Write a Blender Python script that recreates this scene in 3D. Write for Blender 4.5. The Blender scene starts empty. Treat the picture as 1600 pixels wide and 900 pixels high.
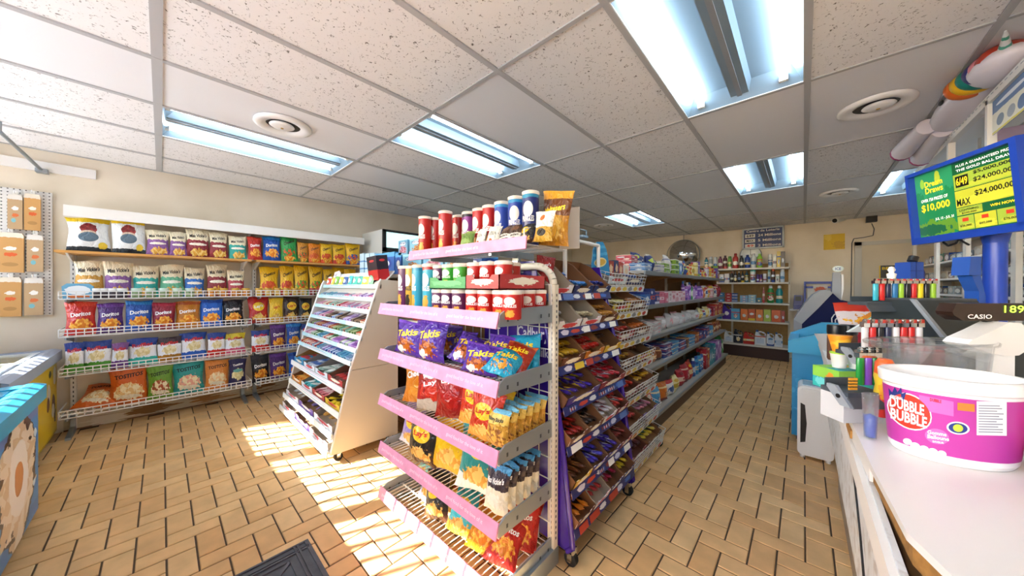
import bpy, math, random
from mathutils import Vector, Matrix, Euler, noise
R = random.Random(7)
sc = bpy.context.scene
COL = sc.collection
PI = math.pi

# ------------------------------------------------------------------ camera, world, sun, exposure
FPX, YAW, PITCH, ROLL, EYE = 499.5, .7394, -.0043, .0033, 1.29
_fw = Vector((-math.sin(YAW)*math.cos(PITCH), math.cos(YAW)*math.cos(PITCH), math.sin(PITCH)))
_r0 = Vector((math.cos(YAW), math.sin(YAW), 0))
_u0 = _r0.cross(_fw)
_rt = _r0*math.cos(ROLL) + _u0*math.sin(ROLL)
_up = -_r0*math.sin(ROLL) + _u0*math.cos(ROLL)
cam_data = bpy.data.cameras.new('camera')
cam_data.sensor_width = 36
cam_data.lens = FPX/1600*36
cam_data.clip_start = .02
cam = bpy.data.objects.new('camera', cam_data)
COL.objects.link(cam)
cam.matrix_world = Matrix(((_rt.x, _up.x, -_fw.x, 0), (_rt.y, _up.y, -_fw.y, 0), (_rt.z, _up.z, -_fw.z, EYE), (0, 0, 0, 1)))
sc.camera = cam

world = bpy.data.worlds.new('sky'); sc.world = world; world.use_nodes = True
_nt = world.node_tree
_bg = _nt.nodes['Background']
_sky = _nt.nodes.new('ShaderNodeTexSky')
_sky.sky_type = 'NISHITA'; _sky.sun_disc = False
SUN_EL = math.radians(32)
_sky.sun_elevation = SUN_EL; _sky.sun_rotation = math.radians(206)
_sky.air_density = .8; _sky.dust_density = 1.5
_nt.links.new(_sky.outputs[0], _bg.inputs[0])
_bg.inputs[1].default_value = 1.15

sd = bpy.data.lights.new('sun', 'SUN'); sd.energy = 30; sd.angle = math.radians(.6); sd.color = (1, .97, .93)
sun = bpy.data.objects.new('sun', sd); COL.objects.link(sun)
_az = Vector((.43, .903, 0)).normalized()
_dir = _az*math.cos(SUN_EL) - Vector((0, 0, math.sin(SUN_EL)))
sun.rotation_euler = _dir.to_track_quat('-Z', 'Y').to_euler()
sun.location = (-3, -6, 5)

TUBE = 20.0         # radiance of the lit fluorescent tubes
vs = sc.view_settings
vs.view_transform = 'Standard'; vs.look = 'None'; vs.gamma = 1; vs.use_curve_mapping = False
vs.exposure = .66

# ------------------------------------------------------------------ helpers
def ray(u, v):
    return _fw + _rt*((u-800)/FPX) + _up*((450-v)/FPX)
def at(u, v, x=None, y=None, z=None):
    """the point where the sight line through photo pixel (u, v) meets a plane of the room"""
    d = ray(u, v)
    if x is not None: t = x/d.x
    elif y is not None: t = y/d.y
    else: t = (z-EYE)/d.z
    p = d*t; p.z += EYE
    return p
def lin(c):
    if isinstance(c, str):
        c = [int(c[i:i+2], 16)/255 for i in (0, 2, 4)]
    return tuple((x/12.92 if x <= .04045 else ((x+.055)/1.055)**2.4) for x in c[:3]) + (1,)

MATS = {}
def _new(name):
    m = bpy.data.materials.new(name); m.use_nodes = True
    return m, m.node_tree, m.node_tree.nodes['Principled BSDF']
def mat(name, rgb, rough=.5, metal=0, emit=0, trans=0, bump=None, vary=None, coat=0, alpha=1, spec=.5):
    if name in MATS: return MATS[name]
    m, nt, b = _new(name)
    c = lin(rgb)
    b.inputs['Base Color'].default_value = c
    b.inputs['Roughness'].default_value = rough
    b.inputs['Metallic'].default_value = metal
    b.inputs['Specular IOR Level'].default_value = spec
    if coat: b.inputs['Coat Weight'].default_value = coat; b.inputs['Coat Roughness'].default_value = .1
    if trans: b.inputs['Transmission Weight'].default_value = trans; b.inputs['IOR'].default_value = 1.3
    if alpha < 1: b.inputs['Alpha'].default_value = alpha
    if emit:
        b.inputs['Emission Color'].default_value = c; b.inputs['Emission Strength'].default_value = emit
    if bump or vary:
        tc = nt.nodes.new('ShaderNodeTexCoord')
    if vary:                       # (scale, amount, detail)
        n = nt.nodes.new('ShaderNodeTexNoise'); n.inputs['Scale'].default_value = vary[0]; n.inputs['Detail'].default_value = 5
        nt.links.new(tc.outputs['Object'], n.inputs['Vector'])
        r = nt.nodes.new('ShaderNodeMapRange'); r.inputs[1].default_value = .3; r.inputs[2].default_value = .7
        r.inputs[3].default_value = 1-vary[1]; r.inputs[4].default_value = 1+vary[1]*.5
        nt.links.new(n.outputs['Fac'], r.inputs[0])
        mx = nt.nodes.new('ShaderNodeVectorMath'); mx.operation = 'SCALE'; mx.inputs[0].default_value = c[:3]
        nt.links.new(r.outputs[0], mx.inputs['Scale']); nt.links.new(mx.outputs[0], b.inputs['Base Color'])
    if bump:
        n = nt.nodes.new('ShaderNodeTexNoise'); n.inputs['Scale'].default_value = bump[0]; n.inputs['Detail'].default_value = 4
        nt.links.new(tc.outputs['Object'], n.inputs['Vector'])
        bp = nt.nodes.new('ShaderNodeBump'); bp.inputs['Strength'].default_value = bump[1]; bp.inputs['Distance'].default_value = .01
        nt.links.new(n.outputs['Fac'], bp.inputs['Height']); nt.links.new(bp.outputs[0], b.inputs['Normal'])
    MATS[name] = m
    return m

def packmat(name, base, bands=(), blobs=(), rough=.32, foil=0, wavy=.02):
    """printed packaging: bands = (v0, v1, colour), blobs = (cu, cv, ru, rv, colour, ragged, colour2)"""
    if name in MATS: return MATS[name]
    m, nt, b = _new(name)
    N, L = nt.nodes, nt.links
    uv = N.new('ShaderNodeUVMap')
    nz = N.new('ShaderNodeTexNoise'); nz.inputs['Scale'].default_value = 9; nz.inputs['Detail'].default_value = 3
    L.new(uv.outputs[0], nz.inputs['Vector'])
    off = N.new('ShaderNodeVectorMath'); off.operation = 'SUBTRACT'; off.inputs[1].default_value = (.5, .5, .5)
    L.new(nz.outputs['Color'], off.inputs[0])
    cur = None
    def mixin(fac, col):
        nonlocal cur
        mx = N.new('ShaderNodeMix'); mx.data_type = 'RGBA'
        L.new(fac, mx.inputs[0])
        if cur is None: mx.inputs[6].default_value = lin(base)
        else: L.new(cur, mx.inputs[6])
        if isinstance(col, str): mx.inputs[7].default_value = lin(col)
        else: L.new(col, mx.inputs[7])
        cur = mx.outputs[2]
    if bands:
        wob = N.new('ShaderNodeVectorMath'); wob.operation = 'MULTIPLY_ADD'
        L.new(off.outputs[0], wob.inputs[0]); wob.inputs[1].default_value = (wavy*3,)*3; L.new(uv.outputs[0], wob.inputs[2])
        sep = N.new('ShaderNodeSeparateXYZ'); L.new(wob.outputs[0], sep.inputs[0])
        for v0, v1, c in bands:
            a = N.new('ShaderNodeMath'); a.operation = 'COMPARE'
            L.new(sep.outputs[1], a.inputs[0]); a.inputs[1].default_value = (v0+v1)/2; a.inputs[2].default_value = (v1-v0)/2
            mixin(a.outputs[0], c)
    for bl in blobs:
        cu, cv, ru, rv, c = bl[:5]
        rag = bl[5] if len(bl) > 5 else 0
        a = N.new('ShaderNodeVectorMath'); a.operation = 'MULTIPLY_ADD'
        a.inputs[1].default_value = (1/ru, 1/rv, 0); a.inputs[2].default_value = (-cu/ru, -cv/rv, 0)
        L.new(uv.outputs[0], a.inputs[0]); src = a.outputs[0]
        if rag:
            d = N.new('ShaderNodeVectorMath'); d.operation = 'MULTIPLY_ADD'; d.inputs[1].default_value = (rag*4,)*3
            L.new(off.outputs[0], d.inputs[0]); L.new(src, d.inputs[2]); src = d.outputs[0]
            fl = N.new('ShaderNodeVectorMath'); fl.operation = 'MULTIPLY'; fl.inputs[1].default_value = (1, 1, 0)
            L.new(src, fl.inputs[0]); src = fl.outputs[0]
        ln = N.new('ShaderNodeVectorMath'); ln.operation = 'LENGTH'; L.new(src, ln.inputs[0])
        lt = N.new('ShaderNodeMath'); lt.operation = 'LESS_THAN'; lt.inputs[1].default_value = 1
        L.new(ln.outputs['Value'], lt.inputs[0])
        if len(bl) > 6:
            vo = N.new('ShaderNodeTexVoronoi'); vo.inputs['Scale'].default_value = 13; L.new(uv.outputs[0], vo.inputs['Vector'])
            mx = N.new('ShaderNodeMix'); mx.data_type = 'RGBA'
            mx.inputs[6].default_value = lin(bl[6]); mx.inputs[7].default_value = lin(c)
            rr = N.new('ShaderNodeMath'); rr.operation = 'GREATER_THAN'; rr.inputs[1].default_value = .5
            sx = N.new('ShaderNodeSeparateColor'); L.new(vo.outputs['Color'], sx.inputs[0])
            L.new(sx.outputs[0], rr.inputs[0]); L.new(rr.outputs[0], mx.inputs[0])
            mixin(lt.outputs[0], mx.outputs[2])
        else:
            mixin(lt.outputs[0], c)
    if cur is None: b.inputs['Base Color'].default_value = lin(base)
    else: L.new(cur, b.inputs['Base Color'])
    b.inputs['Roughness'].default_value = rough
    b.inputs['Metallic'].default_value = foil
    if name.startswith('bag_') or name.startswith('goods'):
        cz = N.new('ShaderNodeTexNoise'); cz.inputs['Scale'].default_value = 5; cz.inputs['Detail'].default_value = 2; cz.inputs['Distortion'].default_value = 1.2
        L.new(uv.outputs[0], cz.inputs['Vector'])
        bp = N.new('ShaderNodeBump'); bp.inputs['Strength'].default_value = .55; bp.inputs['Distance'].default_value = .03
        L.new(cz.outputs['Fac'], bp.inputs['Height']); L.new(bp.outputs[0], b.inputs['Normal'])
    MATS[name] = m
    return m

class MB:
    def __init__(s): s.v = []; s.f = []; s.m = []; s.uv = []; s.sm = []
    def add(s, vs, fs, mi=0, uvs=None, smooth=False):
        o = len(s.v); s.v += [tuple(p) for p in vs]
        for k, f in enumerate(fs):
            s.f.append([i+o for i in f]); s.m.append(mi); s.sm.append(smooth)
            s.uv.append(uvs[k] if uvs else [(0, 0)]*len(f))
        return s
    def box(s, c, d, mi=0, M=None, mis=None):
        x, y, z = (a/2 for a in d)
        q = [Vector(p) for p in ((-x, -y, -z), (x, -y, -z), (x, y, -z), (-x, y, -z), (-x, -y, z), (x, -y, z), (x, y, z), (-x, y, z))]
        if M: q = [M @ p for p in q]
        c = Vector(c); q = [p+c for p in q]
        F = [(0, 1, 5, 4), (1, 2, 6, 5), (2, 3, 7, 6), (3, 0, 4, 7), (4, 5, 6, 7), (3, 2, 1, 0)]
        U = [(0, 0), (1, 0), (1, 1), (0, 1)]
        if mis:
            for k, f in enumerate(F): s.add([q[i] for i in f], [(0, 1, 2, 3)], mis[k], [U])
            return s
        return s.add(q, F, mi, [U]*6)
    def b2(s, x0, x1, y0, y1, z0, z1, mi=0):
        return s.box(((x0+x1)/2, (y0+y1)/2, (z0+z1)/2), (x1-x0, y1-y0, z1-z0), mi)
    def cyl(s, p0, p1, r0, r1=None, n=12, mi=0, caps=True):
        r1 = r0 if r1 is None else r1
        p0, p1 = Vector(p0), Vector(p1); d = (p1-p0).normalized()
        a = d.orthogonal().normalized(); b = d.cross(a)
        vs = []
        for p, r in ((p0, r0), (p1, r1)):
            for k in range(n):
                t = 2*PI*k/n; vs.append(p + a*(r*math.cos(t)) + b*(r*math.sin(t)))
        s.add(vs, [(k, (k+1) % n, n+(k+1) % n, n+k) for k in range(n)], mi, [[(k/n, 0), ((k+1)/n, 0), ((k+1)/n, 1), (k/n, 1)] for k in range(n)], True)
        if caps: s.add(vs[:n], [tuple(reversed(range(n)))], mi); s.add(vs[n:], [tuple(range(n))], mi)
        return s
    def lathe(s, prof, n=16, mi=0, c=(0, 0, 0), sx=1, sy=1, caps=True, h=None):
        vs = []; z0 = prof[0][1]; hh = (h or (prof[-1][1]-z0)) or 1
        for r, z in prof:
            for k in range(n):
                t = 2*PI*k/n + PI/2          # u=.5 faces -y
                vs.append((c[0]+r*math.cos(t)*sx, c[1]+r*math.sin(t)*sy, c[2]+z))
        fs = []; us = []
        for j in range(len(prof)-1):
            v0, v1 = (prof[j][1]-z0)/hh, (prof[j+1][1]-z0)/hh
            for k in range(n):
                fs.append((j*n+k, j*n+(k+1) % n, (j+1)*n+(k+1) % n, (j+1)*n+k))
                us.append([(k/n, v0), ((k+1)/n, v0), ((k+1)/n, v1), (k/n, v1)])
        s.add(vs, fs, mi, us, True)
        if caps:
            m = len(prof)-1
            if prof[0][0] > 1e-4: s.add(vs[:n], [tuple(reversed(range(n)))], mi)
            if prof[m][0] > 1e-4: s.add(vs[m*n:], [tuple(range(n))], mi)
        return s
    def tube(s, pts, r, n=6, mi=0):
        for a, b in zip(pts, pts[1:]): s.cyl(a, b, r, n=n, mi=mi)
        return s
    def prism(s, poly, axis, d0, d1, mi=0, mi_side=None):
        """poly in the two other axes (order x,y,z), pushed from d0 to d1 along axis"""
        def P(a, b, d): return {'x': (d, a, b), 'y': (a, d, b), 'z': (a, b, d)}[axis]
        n = len(poly)
        us = [p[0] for p in poly]; ws = [p[1] for p in poly]
        u0, ul, w0, wl = min(us), (max(us)-min(us)) or 1, min(ws), (max(ws)-min(ws)) or 1
        uv = [((a-u0)/ul, (b-w0)/wl) for a, b in poly]
        A = [P(a, b, d0) for a, b in poly]; B = [P(a, b, d1) for a, b in poly]
        area = sum(poly[k][0]*poly[(k+1) % n][1]-poly[(k+1) % n][0]*poly[k][1] for k in range(n))
        flip = (area > 0) == (axis != 'y')
        fA = tuple(range(n)); fB = tuple(range(n))
        fA, uA = (tuple(reversed(fA)), list(reversed(uv))) if flip else (fA, uv)
        fB, uB = (fB, uv) if flip else (tuple(reversed(fB)), list(reversed(uv)))
        s.add(A, [fA], mi, [uA]); s.add(B, [fB], mi, [uB])
        ms = mi if mi_side is None else mi_side
        for k in range(n):
            j = (k+1) % n
            q = [A[k], A[j], B[j], B[k]] if flip else [A[j], A[k], B[k], B[j]]
            s.add(q, [(0, 1, 2, 3)], ms, [[(0, 0), (1, 0), (1, 1), (0, 1)]])
        return s
    def text(s, t, o, right, up, w, h, mi=0, bold=.02):
        vs, fs, asp = text_geo(t, bold)
        o, right, up = Vector(o), Vector(right), Vector(up)
        return s.add([o + right*(x*w) + up*(y*h) for x, y in vs], fs, mi)
    def mesh(s, name, nm=None):
        me = bpy.data.meshes.new(name)
        me.from_pydata(s.v, [], s.f)
        me.polygons.foreach_set('material_index', s.m)
        me.polygons.foreach_set('use_smooth', s.sm)
        ul = me.uv_layers.new(name='UVMap')
        ul.data.foreach_set('uv', [c for f in s.uv for p in f for c in p])
        for _ in range(nm if nm else (max(s.m)+1 if s.m else 1)): me.materials.append(None)
        me.update()
        return me

_TG = {}
def text_geo(t, bold=.02):
    k = (t, bold)
    if k in _TG: return _TG[k]
    cu = bpy.data.curves.new('lettering', 'FONT'); cu.body = t; cu.offset = bold; cu.resolution_u = 2
    ob = bpy.data.objects.new('lettering', cu)
    me = ob.to_mesh()
    vs = [(v.co.x, v.co.y) for v in me.vertices]; fs = [tuple(p.vertices) for p in me.polygons]
    ob.to_mesh_clear(); bpy.data.objects.remove(ob); bpy.data.curves.remove(cu)
    xs = [p[0] for p in vs] or [0, 1]; ys = [p[1] for p in vs] or [0, 1]
    x0, x1, y0, y1 = min(xs), max(xs), min(ys), max(ys)
    vs = [((x-x0)/(x1-x0)-.5, (y-y0)/(y1-y0)-.5) for x, y in vs]
    _TG[k] = (vs, fs, (x1-x0)/(y1-y0))
    return _TG[k]

def obj(name, me, mats=(), parent=None, loc=None, rot=None, scale=None, M=None, kind=None, label=None):
    if isinstance(me, MB): me = me.mesh(name)
    o = bpy.data.objects.new(name, me); COL.objects.link(o)
    mats = mats if isinstance(mats, (list, tuple)) else [mats]
    for k, m in enumerate(mats):
        if k >= len(me.materials): break
        if me.materials[k] is None and me.users == 1: me.materials[k] = m
        elif me.materials[k] is not m:
            o.material_slots[k].link = 'OBJECT'; o.material_slots[k].material = m
    if parent: o.parent = parent
    if M is not None: o.matrix_local = M
    else:
        if loc is not None: o.location = loc
        if rot is not None: o.rotation_euler = rot
    if scale is not None: o.scale = scale
    if kind: o['kind'] = kind
    if label: o['label'] = label
    return o
def tag(o, label, cat, group=None):
    o['label'] = label; o['category'] = cat
    if group: o['group'] = group
    return o
def thing(name, label, cat, loc=(0, 0, 0), rot=(0, 0, 0), group=None):
    o = bpy.data.objects.new(name, None); COL.objects.link(o)
    o.location = loc; o.rotation_euler = rot; o.empty_display_size = .05
    return tag(o, label, cat, group)
def struct(name, me, mats, parent=None):
    o = obj(name, me, mats, parent)
    if not parent: o['kind'] = 'structure'
    return o
def lettering(parent, t, o, right, up, w, h, m, bold=.02, name='lettering'):
    b = MB().text(t, o, right, up, w, h, 0, bold)
    return obj(name, b, m, parent)
ORD = 'first second third fourth fifth sixth seventh eighth ninth tenth eleventh twelfth thirteenth fourteenth fifteenth sixteenth seventeenth eighteenth nineteenth twentieth'.split()
def nth(i):
    return ORD[i] if i < 20 else ('twenty-' + ORD[i-20] if i < 29 else 'later')

# ------------------------------------------------------------------ shared materials
WHITE = mat('white_paint', 'ECE9E4', .45)
WMET = mat('white_metal', 'E6E4DE', .35)
CREAM = mat('cream_metal', 'D9D0BC', .4)
GREYM = mat('grey_steel', '9AA3A8', .38, .6)
CHROME = mat('chrome', 'D8D8D8', .12, 1)
BLACK = mat('black_plastic', '1A1A1C', .35)
DGREY = mat('dark_grey_plastic', '3C4348', .4)
RUBBER = mat('black_rubber', '1C1B1A', .7)
WPL = mat('white_plastic', 'F2F1EE', .3)
INKW = mat('white_ink', 'F6F4F0', .5)
INKB = mat('black_ink', '141414', .5)
INKR = mat('red_ink', 'C81E1E', .5)
INKY = mat('yellow_ink', 'F6D21E', .5)
WIRE = mat('white_wire', 'E4E3DF', .35)
KRAFT = mat('kraft_board', 'B08A5A', .8, vary=(40, .15))
BROWN = mat('brown_panel', '8A6238', .6, vary=(6, .2))
CLEAR = mat('clear_plastic', 'F4FAFC', .05, trans=.92, alpha=.45)
GLASS = mat('glass_pane', 'F2FAFA', .02, trans=1, alpha=.3)
PURPLE = mat('purple_card', '3A1E84', .4)
PINK = mat('pink_price_strip', 'DE98BA', .4, vary=(14, .18))
TAG = mat('paper_tag', 'F1F0EA', .6)
# ================================================================== THE ROOM
X0, X1, Y0, Y1, HC, HS = -4.8, 1.62, -1.25, 7.75, 2.44, 2.6
wallm, nt, b = _new('cream_wall_paint')
tc = nt.nodes.new('ShaderNodeNewGeometry')
n1 = nt.nodes.new('ShaderNodeTexNoise'); n1.inputs['Scale'].default_value = 2.2; n1.inputs['Detail'].default_value = 6
nt.links.new(tc.outputs['Position'], n1.inputs['Vector'])
cr = nt.nodes.new('ShaderNodeValToRGB')
cr.color_ramp.elements[0].position = .3; cr.color_ramp.elements[0].color = lin('DDCFB6')
cr.color_ramp.elements[1].position = .65; cr.color_ramp.elements[1].color = lin('EBDFCB')
nt.links.new(n1.outputs['Fac'], cr.inputs[0]); nt.links.new(cr.outputs[0], b.inputs['Base Color'])
b.inputs['Roughness'].default_value = .6
MATS['cream_wall_paint'] = wallm

# floor: grout bed + herringbone of 2:1 quarry tiles (parts)
grout = mat('grout', '5A4735', .9, vary=(25, .2))
tilem, nt, b = _new('quarry_tile')
geo = nt.nodes.new('ShaderNodeNewGeometry'); oi = nt.nodes.new('ShaderNodeObjectInfo')
ad = nt.nodes.new('ShaderNodeMath'); ad.operation = 'ADD'
nt.links.new(geo.outputs['Random Per Island'], ad.inputs[0]); nt.links.new(oi.outputs['Random'], ad.inputs[1])
fr = nt.nodes.new('ShaderNodeMath'); fr.operation = 'FRACT'; nt.links.new(ad.outputs[0], fr.inputs[0])
cr = nt.nodes.new('ShaderNodeValToRGB')
cr.color_ramp.elements[0].color = lin('DBAC72'); cr.color_ramp.elements[1].color = lin('EBC48C')
nt.links.new(fr.outputs[0], cr.inputs[0])
nz = nt.nodes.new('ShaderNodeTexNoise'); nz.inputs['Scale'].default_value = 9; nz.inputs['Detail'].default_value = 6
nt.links.new(geo.outputs['Position'], nz.inputs['Vector'])
mr = nt.nodes.new('ShaderNodeMapRange'); mr.inputs[1].default_value = .3; mr.inputs[2].default_value = .7; mr.inputs[3].default_value = .86; mr.inputs[4].default_value = 1.08
nt.links.new(nz.outputs['Fac'], mr.inputs[0])
sc_ = nt.nodes.new('ShaderNodeVectorMath'); sc_.operation = 'SCALE'
nt.links.new(cr.outputs[0], sc_.inputs[0]); nt.links.new(mr.outputs[0], sc_.inputs['Scale']); nt.links.new(sc_.outputs[0], b.inputs['Base Color'])
b.inputs['Roughness'].default_value = .42

floor = struct('floor', MB().b2(X0-.1, X1+.1, Y0-.1, Y1+.1, -.12, -.005), grout)
PT = .1013
FX, FY = -.2255*EYE, 1.6605*EYE            # lower left corner of one tile lying along x
def tile_geo(dx, dy):
    g = .0037; c = .003; z0, z1 = -.006, 0
    a = [(g, g, z0), (dx-g, g, z0), (dx-g, dy-g, z0), (g, dy-g, z0)]
    t = [(g, g, z1-.0025), (dx-g, g, z1-.0025), (dx-g, dy-g, z1-.0025), (g, dy-g, z1-.0025)]
    e = [(g+c, g+c, z1), (dx-g-c, g+c, z1), (dx-g-c, dy-g-c, z1), (g+c, dy-g-c, z1)]
    fs = [(8, 9, 10, 11)]
    for k in range(4):
        j = (k+1) % 4; fs += [(k, j, 4+j, 4+k), (4+k, 4+j, 8+j, 8+k)]
    return a+t+e, fs
GH, GV = tile_geo(2*PT, PT), tile_geo(PT, 2*PT)
meH = MB().add(*GH).mesh('floor_tile'); meV = MB().add(*GV).mesh('floor_tile')
meH.materials[0] = tilem; meV.materials[0] = tilem
cells = []
for i in range(-50, 24):
    for j in range(-36, 62):
        k = (i+j) % 4
        x, y = FX+i*PT, FY+j*PT
        if k == 0: kind = 'H'; cx, cy = x+PT, y+PT/2
        elif k == 2: kind = 'V'; cx, cy = x+PT/2, y+PT
        else: continue
        if not (X0 < cx < X1 and Y0 < cy < Y1): continue
        p = Vector((cx, cy, -EYE)); d = p.dot(_fw)
        vis = d > .3 and abs(p.dot(_rt)/d*FPX) < 830 and -p.dot(_up)/d*FPX < 480
        hid = (-1.9 < cx < -.95 and cy > 1.15) or cx > .2 or (-3.5 < cx < -2.0 and 1.3 < cy) or (-3.4 < cx < -2.5 and cy > .8) or cx < -4.3
        cells.append(((0 if vis and not hid else 1, d), kind, x, y))
cells.sort()
for (_, kind, x, y) in cells[:300]:
    obj('floor_tile', meH if kind == 'H' else meV, tilem, floor, (x, y, 0))
far = MB()
for (_, kind, x, y) in cells[300:]:
    vs_, fs_ = GH if kind == 'H' else GV
    far.add([(a+x, c+y, e) for a, c, e in vs_], fs_)
obj('floor_tile_field', far, tilem, floor, kind='stuff')

# walls
struct('wall_left', MB().b2(X0-.12, X0, Y0-.1, Y1+.1, 0, HS), wallm)
struct('wall_back', MB().b2(X0, X1, Y1, Y1+.12, 0, HS), wallm)
struct('wall_right', MB().b2(X1, X1+.12, Y0-.1, Y1+.1, 0, HS), wallm)
wf = MB()
wf.b2(X0, -4.65, Y0-.1, Y0, 0, HS); wf.b2(-4.65, -3.88, Y0-.1, Y0, 0, 1.03); wf.b2(-3.88, X1, Y0-.1, Y0, 0, 1.24)
wf.b2(-4.65, X1, Y0-.1, Y0, 2.3, HS); wf.b2(1.2, X1, Y0-.1, Y0, 1.24, 2.3)
struct('wall_front', wf, wallm)
grille = struct('window_1', MB().b2(-4.65, 1.2, Y0-.06, Y0-.03, 2.25, 2.3), DGREY)
for k in range(49):
    x = -4.6+k*.12
    obj('window_bar', MB().cyl((x, Y0-.045, 1.02 if x < -3.88 else 1.23), (x, Y0-.045, 2.28), .017, n=6), DGREY, grille)
for x, w in ((-3.84, .1), (-2.85, .08), (-1.5, .08), (-.2, .08)):
    obj('mullion', MB().b2(x-w/2, x+w/2, Y0-.08, Y0-.01, 1.23, 2.3), DGREY, grille)
struct('added_sun_shade', MB().b2(-9, 5, Y0-.94, Y0-.1, 2.3, 2.34), mat('added_shade_cloth', '6B7378', .8))  # unseen slab added outside to cut off the sun above mid-window
struct('pavement', MB().b2(-16, 12, -16, Y0-.1, -.2, -.12), mat('pavement', 'C2C4C8', .9, vary=(3, .1)))

# ceiling: slab, lay-in tiles, tee bars
fis, nt, b = _new('fissured_ceiling_tile')
geo = nt.nodes.new('ShaderNodeNewGeometry'); oi = nt.nodes.new('ShaderNodeObjectInfo')
mp = nt.nodes.new('ShaderNodeMapping'); mp.inputs['Scale'].default_value = (1, 1, 1)
nt.links.new(geo.outputs['Position'], mp.inputs['Vector'])
wn = nt.nodes.new('ShaderNodeTexNoise'); wn.inputs['Scale'].default_value = 52; wn.inputs['Detail'].default_value = 3; wn.inputs['Distortion'].default_value = 1.6
nt.links.new(mp.outputs[0], wn.inputs['Vector'])
cr = nt.nodes.new('ShaderNodeValToRGB')
cr.color_ramp.elements[0].position = .30; cr.color_ramp.elements[0].color = lin('6E6860')
cr.color_ramp.elements[1].position = .385; cr.color_ramp.elements[1].color = lin('ECEAE8')
nt.links.new(wn.outputs['Fac'], cr.inputs[0]); nt.links.new(cr.outputs[0], b.inputs['Base Color'])
bp = nt.nodes.new('ShaderNodeBump'); bp.inputs['Strength'].default_value = .5; bp.inputs['Distance'].default_value = .004
nt.links.new(cr.outputs[0], bp.inputs['Height']); nt.links.new(bp.outputs[0], b.inputs['Normal'])
b.inputs['Roughness'].default_value = .9
smooth_t = mat('smooth_ceiling_tile', 'E9E9EA', .55)
teem = mat('ceiling_tee', 'B4B4B4', .5)
ceil = struct('ceiling', MB().b2(X0-.1, X1+.1, Y0-.1, Y1+.1, HS, HS+.1), mat('ceiling_slab', 'B0A89C', .9))
def XG(i): return .0099+.6096*i
def YG(j): return -.0142+1.2192*j
LIGHTS = [(-1, 1), (-1, 3), (1, 4), (-4, 1), (-6, 0), (-4, 4)]
SMOOTH = [(-3, 1), (-1, 2), (0, 2), (0, 4), (-5, 0), (-5, 4), (-1, 4), (-2, 3), (-2, 4), (-6, 1), (1, 2), (1, 1), (-5, -1), (-8, 2), (1, 3)]
for i in range(-8, 3):
    for j in range(-2, 7):
        xa, xb, ya, yb = max(XG(i), X0), min(XG(i+1), X1), max(YG(j), Y0), min(YG(j+1), Y1)
        if xb-xa < .02 or yb-ya < .02 or (i, j) in LIGHTS: continue
        obj('ceiling_tile', MB().b2(xa+.004, xb-.004, ya+.004, yb-.004, HC+.002, HC+.018), smooth_t if (i, j) in SMOOTH else fis, ceil)
for i in range(-7, 3):
    obj('tee_bar', MB().b2(XG(i)-.014, XG(i)+.014, Y0, Y1, HC-.006, HC+.002).b2(XG(i)-.003, XG(i)+.003, Y0, Y1, HC+.002, HC+.04), teem, ceil)
for j in range(-1, 7):
    w = .02 if j == 0 else .011
    for i in range(-8, 3):
        xa, xb = max(XG(i)+.014, X0), min(XG(i+1)-.014, X1)
        obj('cross_tee', MB().b2(xa, xb, YG(j)-w, YG(j)+w, HC-.005, HC+.002), teem, ceil)
for nm_, bx in (('trim_1', (X0, X0+.02, Y0, Y1)), ('trim_2', (X0, X1, Y1-.02, Y1)), ('trim_3', (X1-.02, X1, Y0, Y1))):
    struct(nm_, MB().b2(bx[0], bx[1], bx[2], bx[3], HC-.004, HC+.004), teem)

# fluorescent troffers
reflm = mat('troffer_enamel', '7E919D', .3)
tubem = mat('lit_tube', 'DDF0FF', .4, emit=TUBE)
trf = MB()
W2, L2, D2 = .288, .592, .085
prof = [(-W2, 0), (-.24, D2), (-.06, D2), (-.045, D2-.055), (.045, D2-.055), (.06, D2), (.24, D2), (W2, 0)]
for (xa, za), (xb, zb) in zip(prof, prof[1:]):
    trf.add([(xa, -L2, za), (xa, L2, za), (xb, L2, zb), (xb, -L2, zb)], [(0, 1, 2, 3)])
for s in (-1, 1):
    q = [(x, s*L2 if k in (0, 7) else s*(L2-.05), z) for k, (x, z) in enumerate(prof)]
    trf.add([(-W2, s*L2, 0), (W2, s*L2, 0), (.24, s*(L2-.06), D2), (-.24, s*(L2-.06), D2)], [(0, 1, 2, 3) if s < 0 else (3, 2, 1, 0)])
trf_me = trf.mesh('reflector')
frame_me = MB().b2(-.3, -W2, -.604, .604, -.004, .012).b2(W2, .3, -.604, .604, -.004, .012).b2(-.3, .3, -.604, -L2, -.004, .012).b2(-.3, .3, L2, .604, -.004, .012).mesh('frame')
tube_me = MB().cyl((0, -.555, 0), (0, .555, 0), .0135, n=12).mesh('tube')
sock = MB()
sock.b2(-.02, .02, -.012, .012, -.018, .03)
sock_me = sock.mesh('lamp_holder')
ball_me = MB().b2(-.012, .012, -.58, .58, -.004, .004).mesh('ballast_cover')
seam = mat('ballast_cover_grey', '8F9499', .4)
LW = {(-1, 1): 'large nearest troffer light at top centre, two lit tubes, beside long textured tiles',
      (-1, 3): 'two-tube troffer light halfway down the aisle ceiling, before the back wall',
      (1, 4): 'two-tube troffer light partly hidden by the lottery screen',
      (-4, 1): 'two-tube troffer light straight above the tall snack tubes rack',
      (-6, 0): 'two-tube troffer light nearest the left wall, above the chip rack',
      (-4, 4): 'small far troffer light over the back of the middle shelving'}
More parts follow.
